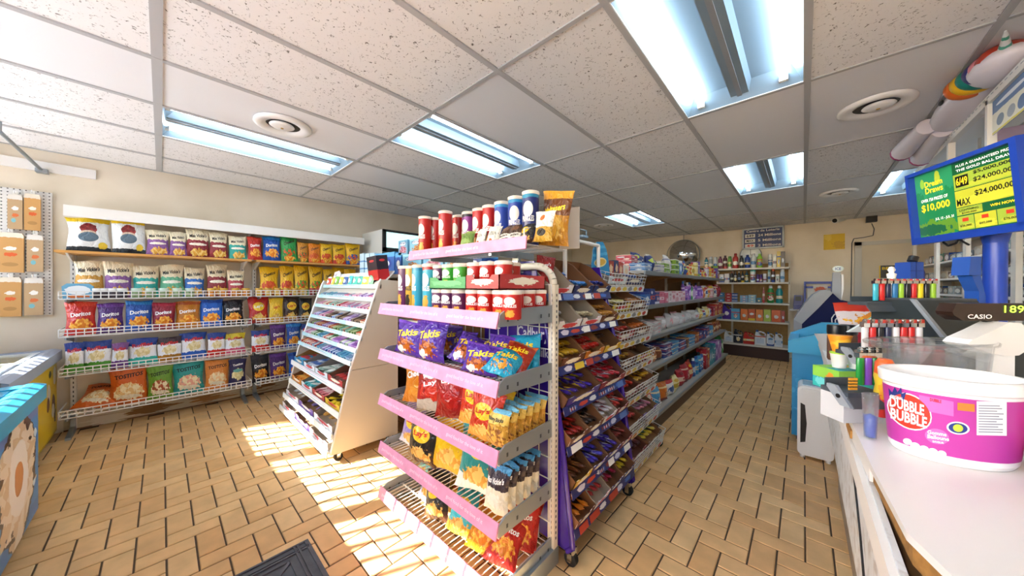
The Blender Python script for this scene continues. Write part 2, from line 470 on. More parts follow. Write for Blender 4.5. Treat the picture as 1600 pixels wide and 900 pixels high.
for c in LIGHTS:
    t = thing('troffer_light', LW[c], 'ceiling light', (XG(c[0])+.3048, YG(c[1])+.6096, HC), group='fluorescent troffers in the ceiling')
    obj('reflector', trf_me, reflm, t); obj('frame', frame_me, WMET, t)
    obj('ballast_cover', ball_me, seam, t, (0, 0, D2-.058))
    for s in (-1, 1):
        obj('tube', tube_me, tubem, t, (s*.205, 0, .040)); [obj('lamp_holder', sock_me, WPL, t, (s*.205, e*.565, .040)) for e in (-1, 1)]

# round air diffusers
dif = [((443, 195), 'round white air vent above the left aisle, beside the wall-side troffer'),
       ((1368, 164), 'large round white air vent near the top right, in a smooth tile'),
       ((1310, 300), 'smaller round air vent near the back wall, right of the aisle light'),
       ((943, 352), 'tiny far round air vent beside the distant troffer')]
for (u, v), lb in dif:
    p = at(u, v, z=HC)
    t = thing('air_vent', lb, 'vent', (p.x, p.y, HC-.002), group='round ceiling vents')
    obj('flange', MB().lathe([(.17, 0), (.172, -.012), (.15, -.022), (.105, -.012), (.1, .0)], 28, caps=False), WPL, t)
    obj('throat', MB().lathe([(.001, -.002), (.104, -.002)], 24, caps=False), BLACK, t)
    obj('damper_disc', MB().lathe([(.001, -.030), (.055, -.028), (.075, -.016), (.07, -.01)], 24, c=(.012, -.012, 0), caps=False), WPL, t)
    obj('stem', MB().cyl((.01, -.01, -.034), (.01, -.01, -.004), .009, n=8), mat('brass', 'C9A24A', .3, .9), t)

# back wall door, signs, cameras
door = struct('door_1', MB().b2(.7, 1.5, Y1-.03, Y1-.001, 0, 1.98), mat('door_paint', 'D3C6AE', .5, vary=(3, .05)))
fr_ = MB().b2(.62, .7, Y1-.055, Y1-.001, 0, 2.04).b2(1.5, 1.58, Y1-.055, Y1-.001, 0, 2.04).b2(.62, 1.58, Y1-.055, Y1-.001, 1.98, 2.04)
obj('door_frame', fr_, mat('door_frame_paint', 'C3C0B8', .45), door)
obj('door_knob', MB().lathe([(.02, 0), (.028, .02), (.02, .045), (.001, .05)], 12), CHROME, door, (1.43, Y1-.03, 1.0), (PI/2, 0, 0))
pa, pb = at(1374, 415, y=Y1-.04), at(1424, 434, y=Y1-.04)
s = thing('warning_sign', 'black and yellow beware of dog sign on the back door', 'sign', (pa.x, Y1-.034, pb.z))
w, h = pb.x-pa.x, pa.z-pb.z
obj('board', MB().b2(0, w, -.004, 0, 0, h), BLACK, s)
obj('border', MB().b2(0, .012, -.006, -.001, 0, h), INKY, s)
lettering(s, 'BEWARE', (w*.5, -.007, h*.77), (1, 0, 0), (0, 0, 1), w*.82, h*.22, INKY)
lettering(s, 'OF', (w*.5, -.007, h*.53), (1, 0, 0), (0, 0, 1), w*.2, h*.12, INKY)
lettering(s, 'DOG', (w*.5, -.007, h*.24), (1, 0, 0), (0, 0, 1), w*.55, h*.28, INKY)
pa, pb = at(1287, 367, y=Y1), at(1320, 389, y=Y1)
tag(obj('wall_patch', MB().b2(pa.x, pb.x, Y1-.006, Y1-.001, pb.z, pa.z), packmat('yellow_sheet', 'E3BE3C', blobs=[(.75, .3, .3, .25, 'D0A640', .6), (.2, .8, .2, .2, 'EBCB55', .6)], rough=.7)),
    'faded yellow paper rectangle stuck on the back wall', 'poster')
p = at(1312, 342, y=Y1-.14)
t = thing('security_camera', 'small white bullet security camera near the ceiling on the back wall', 'camera', (p.x, Y1-.001, p.z))
obj('bracket', MB().cyl((0, 0, .04), (0, -.03, .04), .035, n=14).cyl((0, -.02, .04), (0, -.09, .02), .012), WPL, t)
obj('barrel', MB().cyl((.05, -.04, .02), (-.06, -.2, -.03), .045, n=14), WPL, t)
obj('lens', MB().cyl((-.058, -.197, -.029), (-.064, -.205, -.032), .034, n=14), BLACK, t)
p = at(1361, 341, y=Y1)
t = thing('wall_speaker', 'small black box with a hanging cable high on the back wall', 'speaker', (p.x, Y1-.001, p.z))
obj('housing', MB().b2(-.06, .06, -.09, 0, -.07, .05), BLACK, t)
cbl = [at(u, v, y=Y1-.008) for u, v in ((1362, 349), (1366, 358), (1364, 368), (1350, 371), (1334, 373), (1331, 380), (1330, 450), (1328, 530))]
tag(obj('wall_cable', MB().tube(cbl, .006, 5), DGREY), 'thin dark cable running down the back wall beside the door', 'cable')

# lottery jackpot board
pa, pb = at(1160, 357, y=7.68), at(1225, 386, y=7.68)
x0, x1, z1, z0 = pa.x, pb.x, 2.43, pb.z
t = thing('lottery_board', 'blue lottery jackpot board in a white frame hung under the ceiling', 'sign', (x0, 7.68, z0))
w, h = x1-x0, z1-z0
obj('frame', MB().b2(0, w, 0, .065, 0, .025).b2(0, w, 0, .065, h-.025, h).b2(0, .025, 0, .065, 0, h).b2(w-.025, w, 0, .065, 0, h), mat('board_frame', 'C9D3D8', .4), t)
obj('panel', MB().b2(.02, w-.02, .01, .06, .02, h-.02), mat('board_blue', '1F3C78', .4), t)
lettering(t, 'Centre de Loterie', (w*.5, .008, h*.86), (1, 0, 0), (0, 0, 1), w*.8, h*.11, INKW)
for k, (a_, b_) in enumerate((('649', '24 Millions'), ('MAX', '5 Millions'), ('49', '2 Millions'))):
    zz = h*(.64-.24*k)
    obj('row_plate', MB().b2(w*.07, w*.32, .004, .012, zz-h*.085, zz+h*.085), TAG, t)
    lettering(t, a_, (w*.195, .003, zz), (1, 0, 0), (0, 0, 1), w*.18, h*.12, INKR if k == 2 else INKB)
    lettering(t, b_, (w*.66, .008, zz), (1, 0, 0), (0, 0, 1), w*.54, h*.12, INKW)

# convex security mirror
c = at(1066, 398, y=7.55)
t = thing('security_mirror', 'round convex chrome security mirror above the back shelves', 'mirror', (c.x, 7.6, c.z))
obj('dome', MB().lathe([(.001, .22), (.06, .215), (.12, .2), (.18, .172), (.24, .13), (.29, .072), (.32, 0)], 32, caps=False), CHROME, t, rot=(PI/2, 0, 0))
obj('rim', MB().lathe([(.32, -.02), (.328, -.02), (.328, .008), (.32, .008)], 32, caps=False), GREYM, t, rot=(PI/2, 0, 0))
obj('hanger', MB().cyl((0, .06, .1), (0, .06, 2.44-c.z), .008).cyl((0, 0, .1), (0, .148, .1), .01), CHROME, t)
# ================================================================== PRODUCTS
def bag_pt(u, v, side, seed):
    s = math.sin(PI*v)
    x = (u-.5)*(1.04-.14*s**.6 + .03*math.sin(v*7+seed))
    t = max(0, 1-abs(2*u-1)**2.1)**.7*max(0, 1-abs(2*v-1)**2.4)**.8
    w = noise.noise(Vector((u*3.1+seed*5, v*3.7, side*2.0)))*.22 + noise.noise(Vector((u*9, v*5+seed*3, side)))*.12*(1-s*.5)
    y = side*(.5*t*(1+w)) + .10*math.sin(u*9+seed*2)*(1-s)**3
    z = v - .03*math.cos(u*5+seed)*(v > .9)*(v-.9)*10*.5
    return Vector((x, y, z))
_BM = {}
def bag_mesh(seed):
    if seed in _BM: return _BM[seed]
    m = MB(); n, k = 12, 15
    vv = [0, .035, .075]+[.075+.85*(j/(k-4)) for j in range(1, k-4)]+[.925, .962, 1]
    for side in (-1, 1):
        vs = [bag_pt(i/n, v, side, seed) + Vector((0, side*.01, 0)) for v in vv for i in range(n+1)]
        fs, us = [], []
        for j in range(len(vv)-1):
            for i in range(n):
                a = j*(n+1)+i; q = [a, a+1, a+n+2, a+n+1]
                uq = [(i/n, vv[j]), ((i+1)/n, vv[j]), ((i+1)/n, vv[j+1]), (i/n, vv[j+1])]
                if side > 0: q.reverse(); uq = [(c+3, d) for c, d in reversed(uq)]
                fs.append(q); us.append(uq)
        m.add(vs, fs, 0, us, True)
    _BM[seed] = m.mesh('bag_shell', 1)
    return _BM[seed]
_BT = {}
def bag_text(seed, word, cy, w, h, bold=.03, slope=0):
    k = (seed, word, cy, w, h, slope)
    if k in _BT: return _BT[k]
    vs, fs, _ = text_geo(word, bold)
    out = []
    for x, y in vs:
        u, v = .5+x*w, cy+y*h+x*slope
        p = bag_pt(u, v, -1, seed); out.append((p.x, p.y-.035, p.z))
    _BT[k] = MB().add(out, fs).mesh('lettering', 1)
    return _BT[k]

def FLV(k, desc, m, word=None, ink=None, cy=.62, w=.7, h=.13, slope=.05):
    FL[k] = (desc, m, word, ink, cy, w, h, slope)
FL = {}
CHIP = ('E08A1E', .5, 'F2B648')
def tort(k, desc, base, top=None, word='Doritos', ink=INKW):
    FLV(k, desc, packmat('bag_'+k, base, [(.86, .97, top)] if top else (), [(.5, .3, .34, .17, 'E0801A', .5, 'F4B440'), (.2, .83, .2, .05, base, .3)], .3), word, ink)
tort('dred', 'red tortilla chip bag', 'C0281C', 'D8442C'); tort('dpurple', 'purple tortilla chip bag', '4E2672', '6A3A92')
tort('dblue', 'blue tortilla chip bag', '1B4FA6', '2F86D0'); tort('dcrim', 'crimson tortilla chip bag', '8E1830', 'B02840')
tort('dorange', 'orange tortilla chip bag', 'C27818', 'A84A18'); tort('dblack', 'black tortilla chip bag', '18161C', '2A2630')
tort('dblue2', 'bright blue tortilla chip bag', '1C60C4', '123E96')
def ruff(k, desc, low, top='1B3A8C'):
    FLV(k, desc, packmat('bag_'+k, 'EDEFF2', [(.72, 1.1, top), (-.1, .3, low)], [(.5, .5, .3, .16, 'E9DDB0', .4, 'D8C68A')], .3, wavy=.06), 'Ruffles', INKR, .76, .72, .13)
ruff('rgreen', 'white and green ridged chip bag', '4E9A34'); ruff('rpurple', 'purple ridged chip bag', '6A3A8C', '7A4A8A'); ruff('rteal', 'white and teal ridged chip bag', '2CB8AC')
ruff('rgold', 'brown and gold ridged chip bag', 'B07818', '3A2A30'); ruff('rblue', 'blue ridged chip bag', '2A62C0'); ruff('rred', 'red and blue ridged chip bag', 'D02A22')
ruff('rpink', 'pink and red ridged chip bag', 'D85A80', 'D8C030')
def tost(k, desc, base, food='E6C080'):
    FLV(k, desc, packmat('bag_'+k, base, (), [(.5, .36, .38, .24, food, .35, 'F2E2B8'), (.5, .22, .3, .06, 'E8DCC0', .3)], .35), 'TOSTITOS', INKB, .78, .76, .11)
tost('torange', 'orange tortilla rounds bag', 'D0601C'); tost('tgreen', 'green tortilla strips bag', '6A9A30', 'A8502C'); tost('tteal', 'teal tortilla rounds bag', '2E9A94', 'E6A890')
tost('tamber', 'amber tortilla bites bag', 'E08A3A', 'F0C890')
def missv(k, desc, low, w2='E2A63C'):
    FLV(k, desc, packmat('bag_'+k, low, [(.6, 1.2, 'EFE2C2')], [(.55, .16, .36, .14, w2, .5, 'F0CE7A'), (.5, .45, .4, .05, 'F3EAD8', .2)], .45, wavy=.05), "Miss Vickie's", INKB, .76, .76, .12)
missv('mvpurple', 'cream and lilac kettle chip bag', '8A5A9A'); missv('mvred', 'cream and maroon kettle chip bag', '8E2A34'); missv('mvteal', 'cream and teal kettle chip bag', '2EA69A')
missv('mvgreen', 'cream and pale green kettle chip bag', '6CB68E'); missv('mvblue', 'cream and blue kettle chip bag', '2A6AB8'); missv('mvgold', 'cream and golden kettle chip bag', 'CF9A3C')
missv('mvrose', 'cream and rose kettle chip bag', 'B84A54')
def chee(k, desc, low, base='F0BE1C'):
    FLV(k, desc, packmat('bag_'+k, base, [(-.1, .2, low)], [(.45, .36, .4, .13, 'D85A1A', .5, low), (.5, .12, .3, .1, 'F2C24A', .5, 'E07A1A')], .33, wavy=.07), 'Cheetos', mat('cheese_ink', '3A2018', .5), .74, .66, .13, .16)
chee('crunch', 'yellow and orange cheese puff bag', 'D8461A'); chee('chot', 'yellow and red cheese puff bag', 'C42A1A'); chee('cgreen', 'yellow and green cheese puff bag', '4E9A2A')
chee('cblue', 'yellow and blue cheese puff bag', '2A5AB0'); chee('cjalap', 'bright green corn snack bag', '2A8A3A', '2E9A4A'); chee('colive', 'olive and orange corn snack bag', '4A6A2A', 'D08A2A')
chee('corange', 'orange cheese twist bag', 'D85A1A', 'E8841C')
def lays(k, desc, base, low=None):
    FLV(k, desc, packmat('bag_'+k, base, [(-.1, .22, low)] if low else (), [(.5, .62, .3, .17, 'F2C52A'), (.5, .22, .34, .13, 'E8C46A', .5, 'D89A3A')], .3), "Lay's", INKR if base != 'B8221C' else INKW, .62, .46, .14)
lays('lred', 'red potato chip bag', 'B8221C', '8A1410'); lays('lyellow', 'yellow potato chip bag', 'E6BC1E', 'D8A818'); lays('lblack', 'black potato chip bag', '22201E', '4A2A14')
lays('lmix', 'black and brown mixed snack bag', '3A2418', '8A4A1C'); lays('lteal', 'teal and white potato chip bag', '2E8A84', 'D8E0D8'); lays('lilac', 'lilac and white potato chip bag', '9A86C8', 'D8D8E8')
lays('lmint', 'pale mint potato chip bag', '8ED0B8', 'D8F0E0'); lays('laqua', 'aqua and yellow potato chip bag', '3ABACA', 'E8C83A'); lays('lfire', 'orange red potato chip bag', 'C8381C', 'E8A03A')
FLV('taki', 'purple rolled tortilla snack bag', packmat('bag_taki', '55309A', [(.93, 1.1, '7A4AC0')], [(.45, .3, .3, .22, 'C86A1E', .6, '8A3A1A'), (.3, .16, .2, .1, 'EDE6D8', .6)], .25), 'Takis', INKY, .66, .76, .2, .14)
FLV('takir', 'red and orange rolled snack bag', packmat('bag_takir', 'A8280C', [(.9, 1.1, 'D0601C')], [(.45, .4, .3, .26, 'E0801E', .6, 'B8340C')], .25), 'Takis', INKY, .66, .7, .18, .1)
FLV('takib', 'turquoise rolled snack bag', packmat('bag_takib', '22A2BE', [(.9, 1.1, '1A86B0')], [(.45, .3, .3, .2, 'E8A02A', .6, '1A7AA0')], .25), 'Takis', INKY, .62, .7, .2, .14)
FLV('popc', 'big white popcorn bag, yellow top', packmat('bag_popc', 'E9ECEC', [(.86, 1.2, 'EDC81C'), (-.1, .13, '24303A')], [(.5, .66, .21, .17, '9A2A26', .15, '7A1C1C'), (.5, .545, .2, .07, 'D8C0A8', .1), (.5, .42, .25, .14, '5A7080'), (.83, .18, .12, .09, 'F0D040', .3)], .35, wavy=.03), None, None)
FLV('navy', 'navy and cream tortilla bag', packmat('bag_navy', '2A2350', (), [(.5, .45, .36, .2, 'E8DDA8', .3, 'D8C88A'), (.5, .58, .3, .06, '6AB0A8', .2)], .35), 'Tostitos', INKW, .8, .6, .08)
FLV('csnack', 'orange cheese snack bag', packmat('bag_csnack', 'C8781C', [(.86, 1.2, '8AA6B0')], [(.5, .8, .3, .12, 'D8E4EA', .2, '9AB8C8'), (.5, .24, .3, .12, 'D89030', .4)], .3), 'Cheetos', INKW, .6, .7, .13, .16)
FLV('chili', 'red and white chip bag', packmat('bag_chili', '9E1C18', [(.7, 1.2, '2A3038'), (-.1, .24, 'B8AC98')], [(.5, .74, .3, .14, 'D8E4EA', .3), (.5, .4, .34, .18, 'C8321C', .5)], .3), "Lay's", INKW, .52, .5, .12)
FLV('dkred', 'dark red ketchup chip bag', packmat('bag_dkred', '8E1414', (), [(.5, .5, .4, .3, 'A81C18', .5)], .28), "Lay's", INKW, .7, .5, .14)
FLV('stick', 'yellow potato stick bag', packmat('bag_stick', 'C8922E', [(.9, 1.2, '6AB0C8'), (.62, .9, 'E2C05A')], [(.5, .32, .46, .28, 'E8B04A', .7, '9A5E1E')], .3), 'Hickory Sticks', INKB, .74, .7, .13, 0)
FLV('mvdark', 'brown and cream kettle chip bag', packmat('bag_mvdark', 'E4DCC2', [(.56, .92, '2E222E'), (.9, 1.2, '3A8AB8')], [(.5, .3, .3, .16, 'EFE8D4', .4)], .4, wavy=.06), "Miss Vickie's", INKW, .72, .74, .12)
FLV('greens', 'green foil snack pouch', packmat('bag_greens', '6A8A3C', [(.85, 1.2, '8AA050')], [(.5, .4, .34, .2, '8AA85A', .4)], .4), None, None)
FLV('whitep', 'white snack pouch with a small orange square', packmat('bag_whitep', 'E4E4DC', (), [(.5, .25, .14, .1, 'D8662A'), (.5, .6, .3, .1, 'B8B8B0', .4)], .4), None, None)
FLV('choc', 'brown and white candy pouch', packmat('bag_choc', '3C2414', [(.3, .52, 'E6E2D8')], [(.5, .75, .3, .1, '6A4420', .5)], .3), 'Werthers', INKB, .41, .6, .12)
FLV('goldp', 'white and gold candy pouch', packmat('bag_goldp', 'E2E0D8', [(-.1, .45, 'B8902E')], [(.5, .28, .26, .12, '2A2418'), (.5, .75, .12, .1, 'D86A2A')], .35), None, None)
FLV('ferrero', 'tall brown and golden caramel pouch', packmat('bag_ferrero', '6A3A12', [(-.1, .55, 'C88A1E'), (.85, 1.2, 'D89A2A')], [(.5, .35, .36, .22, 'E0A830', .5, 'F0C860')], .3), 'Maltesers', INKY, .66, .72, .12, .1)

def bag(fl, label, group, loc, w, h, d, rot=(0, 0, 0), seed=None, M=None, cat='snack bag'):
    desc, m, word, ink, cy, tw, th, sl = FL[fl]
    seed = R.randrange(5) if seed is None else seed
    o = obj('snack_bag', bag_mesh(seed), m, None, loc, rot, (w, d, h))
    tag(o, label, cat, group)
    if word: obj('lettering', bag_text(seed, word, cy, tw, th, slope=sl), ink, o)
    return o

# ---- snack tubes
LID = mat('tube_lid', 'E6DACB', .35)
def canmat(k, base, top=None, low='E0A040'):
    return packmat('tube_'+k, base, [(.9, 1.1, top)] if top else (), [(.5, .68, .105, .15, 'F0EBE2'), (.5, .2, .11, .14, low, .5), (.12, .5, .09, .3, 'DEDAD2')], .3)
CANS = {'red': ('red', canmat('red', 'B81A16')), 'purple': ('purple', canmat('purple', '5A1E52')), 'violet': ('violet', canmat('violet', '8A3A8E', '2A2230')),
        'blue': ('blue', canmat('blue', '1E3E9C', '2E8AC0', 'D06A2A')), 'navy': ('navy', canmat('navy', '1A2A6A', '2A8AB0', 'D8742A')), 'green': ('green', canmat('green', '3AA02E')),
        'teal': ('turquoise', canmat('teal', '2A9AB8', '1E86A8')), 'yellow': ('yellow and black', canmat('yellow', 'C89A2A', None, '2A2018')), 'redblue': ('red topped turquoise', canmat('redblue', '3AA6BE', 'B82A22'))}
def can_meshes(h, r):
    b = MB().lathe([(r*.96, 0), (r, .004), (r, h-.006)], 20, h=h).mesh('tube_body')
    l = MB().lathe([(r*1.04, h-.008), (r*1.06, h-.004), (r*1.06, h+.006), (r*.9, h+.009), (.001, h+.009)], 20).mesh('lid')
    vs, fs, _ = text_geo('PRINGLES', .03)
    t = MB().add([((r+.0006)*math.sin(x*1.55), -(r+.0006)*math.cos(x*1.55), h*(.5+y*.11)) for x, y in vs], fs).mesh('lettering')
    return b, l, t
CAN_T, CAN_S = can_meshes(.235, .038), can_meshes(.105, .038)
def can(kind, label, group, loc, rz=0, tall=True):
    o = obj('snack_tube', (CAN_T if tall else CAN_S)[0], CANS[kind][1], None, loc, (0, 0, rz))
    tag(o, label, 'snack tube', group)
    obj('lid', (CAN_T if tall else CAN_S)[1], LID, o)
    obj('lettering', (CAN_T if tall else CAN_S)[2], INKW if kind != 'yellow' else INKB, o)
    return o

# ---- cartons
def carton_mesh(w, d, h): return MB().b2(-w/2, w/2, -d/2, d/2, 0, h).mesh('carton')
_UB = MB().b2(-.5, .5, -.5, .5, 0, 1).mesh('carton_shell')
def carton(m, label, cat, group, loc, w, d, h, rz=0, word=None, ink=None, name='carton', cy=.65, tw=.7, th=.2, M=None):
    o = obj(name, _UB, m, None, loc, (0, 0, rz), (w, d, h))
    tag(o, label, cat, group)
    if word: obj('lettering', MB().text(word, (0, -.5-.001/d, cy), (1, 0, 0), (0, 0, 1), tw, th), ink, o)
    return o
# ---- open display tray with scooped front, local front -y
def tray_mesh(w, d, hb, hf, t=.004):
    m = MB()
    m.b2(-w/2, w/2, -d/2, d/2, 0, t, 1)
    side = [(-d/2, 0), (d/2, 0), (d/2, hb), (d/2-.3*d, hb), (-d/2+.12*d, hf*1.05), (-d/2, hf)]
    m.prism(side, 'x', -w/2, -w/2+t, 1); m.prism(side, 'x', w/2-t, w/2, 1)
    m.b2(-w/2, w/2, d/2-t, d/2, 0, hb, 1)
    q = [(-w/2, 0), (w/2, 0), (w/2, hf), (w*.3, hf), (w*.22, hf*.72), (-w*.22, hf*.72), (-w*.3, hf), (-w/2, hf)]
    m.prism(q, 'y', -d/2, -d/2+t, 0)
    return m.mesh('display_tray', 2)
# wrapped bar: flattened pillow along x, unit size
def bar_mesh(n=6):
    m = MB(); vs = []; K = [(-.5, .9, .06), (-.42, .8, .2), (-.4, 1, 1), (.4, 1, 1), (.42, .8, .2), (.5, .9, .06)]
    for x, wy, tz in K:
        for k in range(8):
            a = 2*PI*k/8; c, s_ = math.cos(a), math.sin(a)
            vs.append((x, .5*wy*(abs(c)**.6)*(1 if c > 0 else -1), .5+.5*tz*(abs(s_)**.6)*(1 if s_ > 0 else -1)))
    fs, us = [], []
    for j in range(5):
        for k in range(8):
            fs.append((j*8+k, j*8+(k+1) % 8, (j+1)*8+(k+1) % 8, (j+1)*8+k)); a, b_ = K[j][0]+.5, K[j+1][0]+.5
            us.append([(a, k/8*2 % 1), (a, ((k+.99)/8*2) % 1), (b_, ((k+.99)/8*2) % 1), (b_, k/8*2 % 1)])
    m.add(vs, [tuple(reversed(f)) for f in fs], 0, [list(reversed(u)) for u in us], True)
    m.add(vs[:8], [tuple(range(8))], 0); m.add(vs[40:], [tuple(reversed(range(8)))], 0)
    return m.mesh('wrapped_bar', 1)
BAR = bar_mesh()
def barmat(c, c2): return packmat('wrap_%s_%s' % (c, c2), c, (), [(.5, .5, .26, .4, c2, .4)], .28)

# ---- bottles, jars
def lathe_me(name, prof, n=16, sx=1, sy=1): return MB().lathe(prof, n, sx=sx, sy=sy).mesh(name)
_LM = {}
def lm(name, prof, n=14, sx=1, sy=1):
    k = (name, tuple(prof), sx, sy)
    if k not in _LM: _LM[k] = lathe_me(name, prof, n, sx, sy)
    return _LM[k]
def bottle(kind, m, capm, label, group, loc, r, h, rz=0, cat='bottle', name=None):
    """kinds: shampoo, round, pump, spray, jar, tub"""
    if kind == 'shampoo': prof, cp, sy = [(.8, 0), (1, .03), (1, .72), (.85, .8), (.5, .86)], [(.52, .86), (.52, 1), (.001, 1)], .6
    elif kind == 'round': prof, cp, sy = [(.9, 0), (1, .03), (1, .66), (.6, .8), (.35, .86)], [(.4, .86), (.4, 1), (.001, 1)], 1
    elif kind == 'spray': prof, cp, sy = [(.92, 0), (1, .02), (1, .74), (.85, .8)], [(.86, .8), (.86, .97), (.6, 1), (.001, 1)], 1
    elif kind == 'jar': prof, cp, sy = [(.9, 0), (1, .05), (1, .68), (.9, .74)], [(1.02, .74), (1.04, .78), (1.04, .98), (.98, 1), (.001, 1)], 1
    elif kind == 'curvy': prof, cp, sy = [(.8, 0), (1, .06), (.86, .4), (1, .62), (.7, .78), (.35, .84)], [(.5, .84), (.55, .9), (.42, 1), (.001, 1)], .62
    else: prof, cp, sy = [(1, 0), (1, .86)], [(1.04, .86), (1.04, 1), (.001, 1)], 1
    o = obj(name or kind+'_bottle' if kind not in ('jar', 'tub') else (name or kind), lm('vessel', prof, 14, 1, sy), m, None, loc, (0, 0, rz), (r, r, h))
    tag(o, label, cat, group)
    obj('cap', lm('cap', cp, 14, 1, sy if kind != 'curvy' else 1), capm, o)
    return o
def jug(m, capm, label, group, loc, w, h, rz=0, band=None):
    t = thing('jug', label, 'jug', loc, (0, 0, rz), group)
    b = MB()
    p = [(-w/2, .0), (w/2, 0), (w/2, h*.55), (w*.42, h*.62), (w*.1, h*.62), (-w*.12, h*.78), (-w*.2, h*.88), (-w*.42, h*.88), (-w*.5, h*.6)]
    b.prism(p, 'y', -w*.3, w*.3)
    obj('vessel', b, m, t)
    obj('handle', MB().tube([(w*.42, 0, h*.6), (w*.44, 0, h*.72), (w*.3, 0, h*.84), (0, 0, h*.9), (-w*.2, 0, h*.86)], w*.085, 8), m, t)
    obj('cap', MB().cyl((-w*.31, 0, h*.88), (-w*.31, 0, h), w*.13, n=12), capm, t)
    if band: obj('paper_label', MB().b2(-w*.34, w*.34, -w*.305, -w*.3, h*.12, h*.46), band, t)
    return t
# ================================================================== LEFT WALL: CHIP RACK
XF = -4.47                      # front plane of the bags
RACKS = [(-.56, .66), (.70, 1.93)]
LEV = [(1.575, 'wood'), (1.175, 'b'), (.865, 'b'), (.545, 'b'), (.2, 'b')]
wood = packmat('pine_board', 'D09A52', [(.3, .36, 'B87C3A'), (.62, .66, 'C08A44')], rough=.5, wavy=.02)
sec_name = ['left', 'right']
for s, (ya, yb) in enumerate(RACKS):
    t = thing('chip_rack', ('near' if s == 0 else 'far') + ' section of the white wire chip rack on the left wall', 'shelving', (X0, ya, 0), group='wall chip racks')
    L = yb-ya
    for yy in (.035, L-.035):
        up = MB().b2(.012, .042, yy-.016, yy+.016, .02, 1.86)
        obj('upright', up, WMET, t)
        sl = MB()
        for k in range(44): sl.b2(.0422, .0428, yy-.003, yy+.003, .1+k*.04, .118+k*.04)
        obj('slots', sl, DGREY, t, kind='stuff')
        obj('foot', MB().prism([(.012, 0), (.3, 0), (.3, .02), (.08, .05), (.042, .16), (.012, .16)], 'y', yy-.015, yy+.015), GREYM, t)
    for z, k in LEV:
        if k == 'wood':
            obj('wooden_shelf', MB().b2(.005, .38, -.02 if s == 0 else 0, L, z-.02, z), wood, t)
            for yy in (.035, L-.035): obj('bracket', MB().prism([(.04, z-.02), (.34, z-.02), (.04, z-.1)], 'y', yy-.006, yy+.006), WMET, t)
            continue
        for yy in (.035, L-.035): obj('bracket', MB().prism([(.04, z-.004), (.38, z-.004), (.38, z-.02), (.04, z-.07)], 'y', yy-.005, yy+.005), GREYM, t)
        m = MB(); w = .0028
        nv = int(L/.042)
        for k2 in range(nv+1):
            yy = L*k2/nv
            m.b2(.36, .36+2*w, yy-w, yy+w, z, z+.062); m.b2(.04, .365, yy-w*.7, yy+w*.7, z-.002, z+.002)
        for zz in (0, .032, .062): m.b2(.358, .368, 0, L, z+zz-w*1.3, z+zz+w*1.3)
        for yy in (0, L): m.b2(.04, .36, yy-w, yy+w, z+.058, z+.064); m.b2(.04, .36, yy-w, yy+w, z-.003, z+.003)
        for xx in (.06, .16, .26): m.b2(xx-w, xx+w, 0, L, z-.003, z+.001)
        obj('wire_basket', m, WIRE, t)
ROWS = {0: [(100, 172, 338, 'popc'), (172, 229, 341, 'popc'), (228, 266, 358, 'mvpurple'), (265, 293, 361, 'mvpurple'), (290, 329, 357, 'mvred'), (328, 358, 362, 'mvred'), (359, 388, 368, 'mvteal'),
            (389, 412, 369, 'dred'), (412, 441, 368, 'dblue'), (441, 468, 367, 'cjalap'), (467, 485, 378, 'colive'), (484, 504, 380, 'corange'), (503, 523, 380, 'crunch'), (523, 544, 381, 'chot'), (544, 567, 380, 'cblue')],
        1: [(108, 160, 406, 'mvgold'), (158, 206, 408, 'mvpurple'), (205, 249, 414, 'mvteal'), (249, 290, 412, 'mvgreen'), (288, 322, 417, 'mvblue'), (325, 359, 412, 'mvred'), (358, 386, 422, 'mvrose'),
            (409, 440, 416, 'crunch'), (441, 465, 415, 'chot'), (465, 489, 414, 'cgreen'), (489, 511, 416, 'cgreen'), (511, 527, 420, 'crunch'), (527, 546, 417, 'cgreen'), (546, 563, 420, 'crunch')],
        2: [(98, 150, 472, 'dred'), (149, 193, 474, 'dpurple'), (193, 238, 470, 'dblue'), (236, 275, 473, 'dcrim'), (274, 315, 471, 'dorange'), (312, 350, 468, 'dblue2'), (349, 383, 469, 'dblack'),
            (390, 423, 464, 'lred'), (422, 445, 466, 'lyellow'), (444, 470, 464, 'lmix'), (469, 492, 466, 'lblack')],
        3: [(97, 130, 537, 'rgreen'), (126, 174, 534, 'rgreen'), (172, 200, 537, 'rpurple'), (198, 247, 530, 'rteal'), (245, 286, 528, 'rgold'), (283, 325, 521, 'rblue'), (324, 354, 521, 'rred'), (352, 386, 522, 'rpink'),
            (394, 424, 517, 'rred'), (424, 450, 508, 'dpurple'), (450, 473, 506, 'dblue'), (473, 494, 506, 'rblue')],
        4: [(98, 165, 600, 'torange'), (167, 232, 577, 'torange'), (230, 272, 574, 'tgreen'), (270, 322, 567, 'tteal'), (320, 360, 565, 'tamber'), (358, 386, 563, 'navy'),
            (395, 424, 556, 'dblack'), (424, 452, 553, 'dpurple'), (453, 476, 552, 'dblue2')]}
SHN = ['top wooden', 'second', 'third', 'fourth', 'bottom']
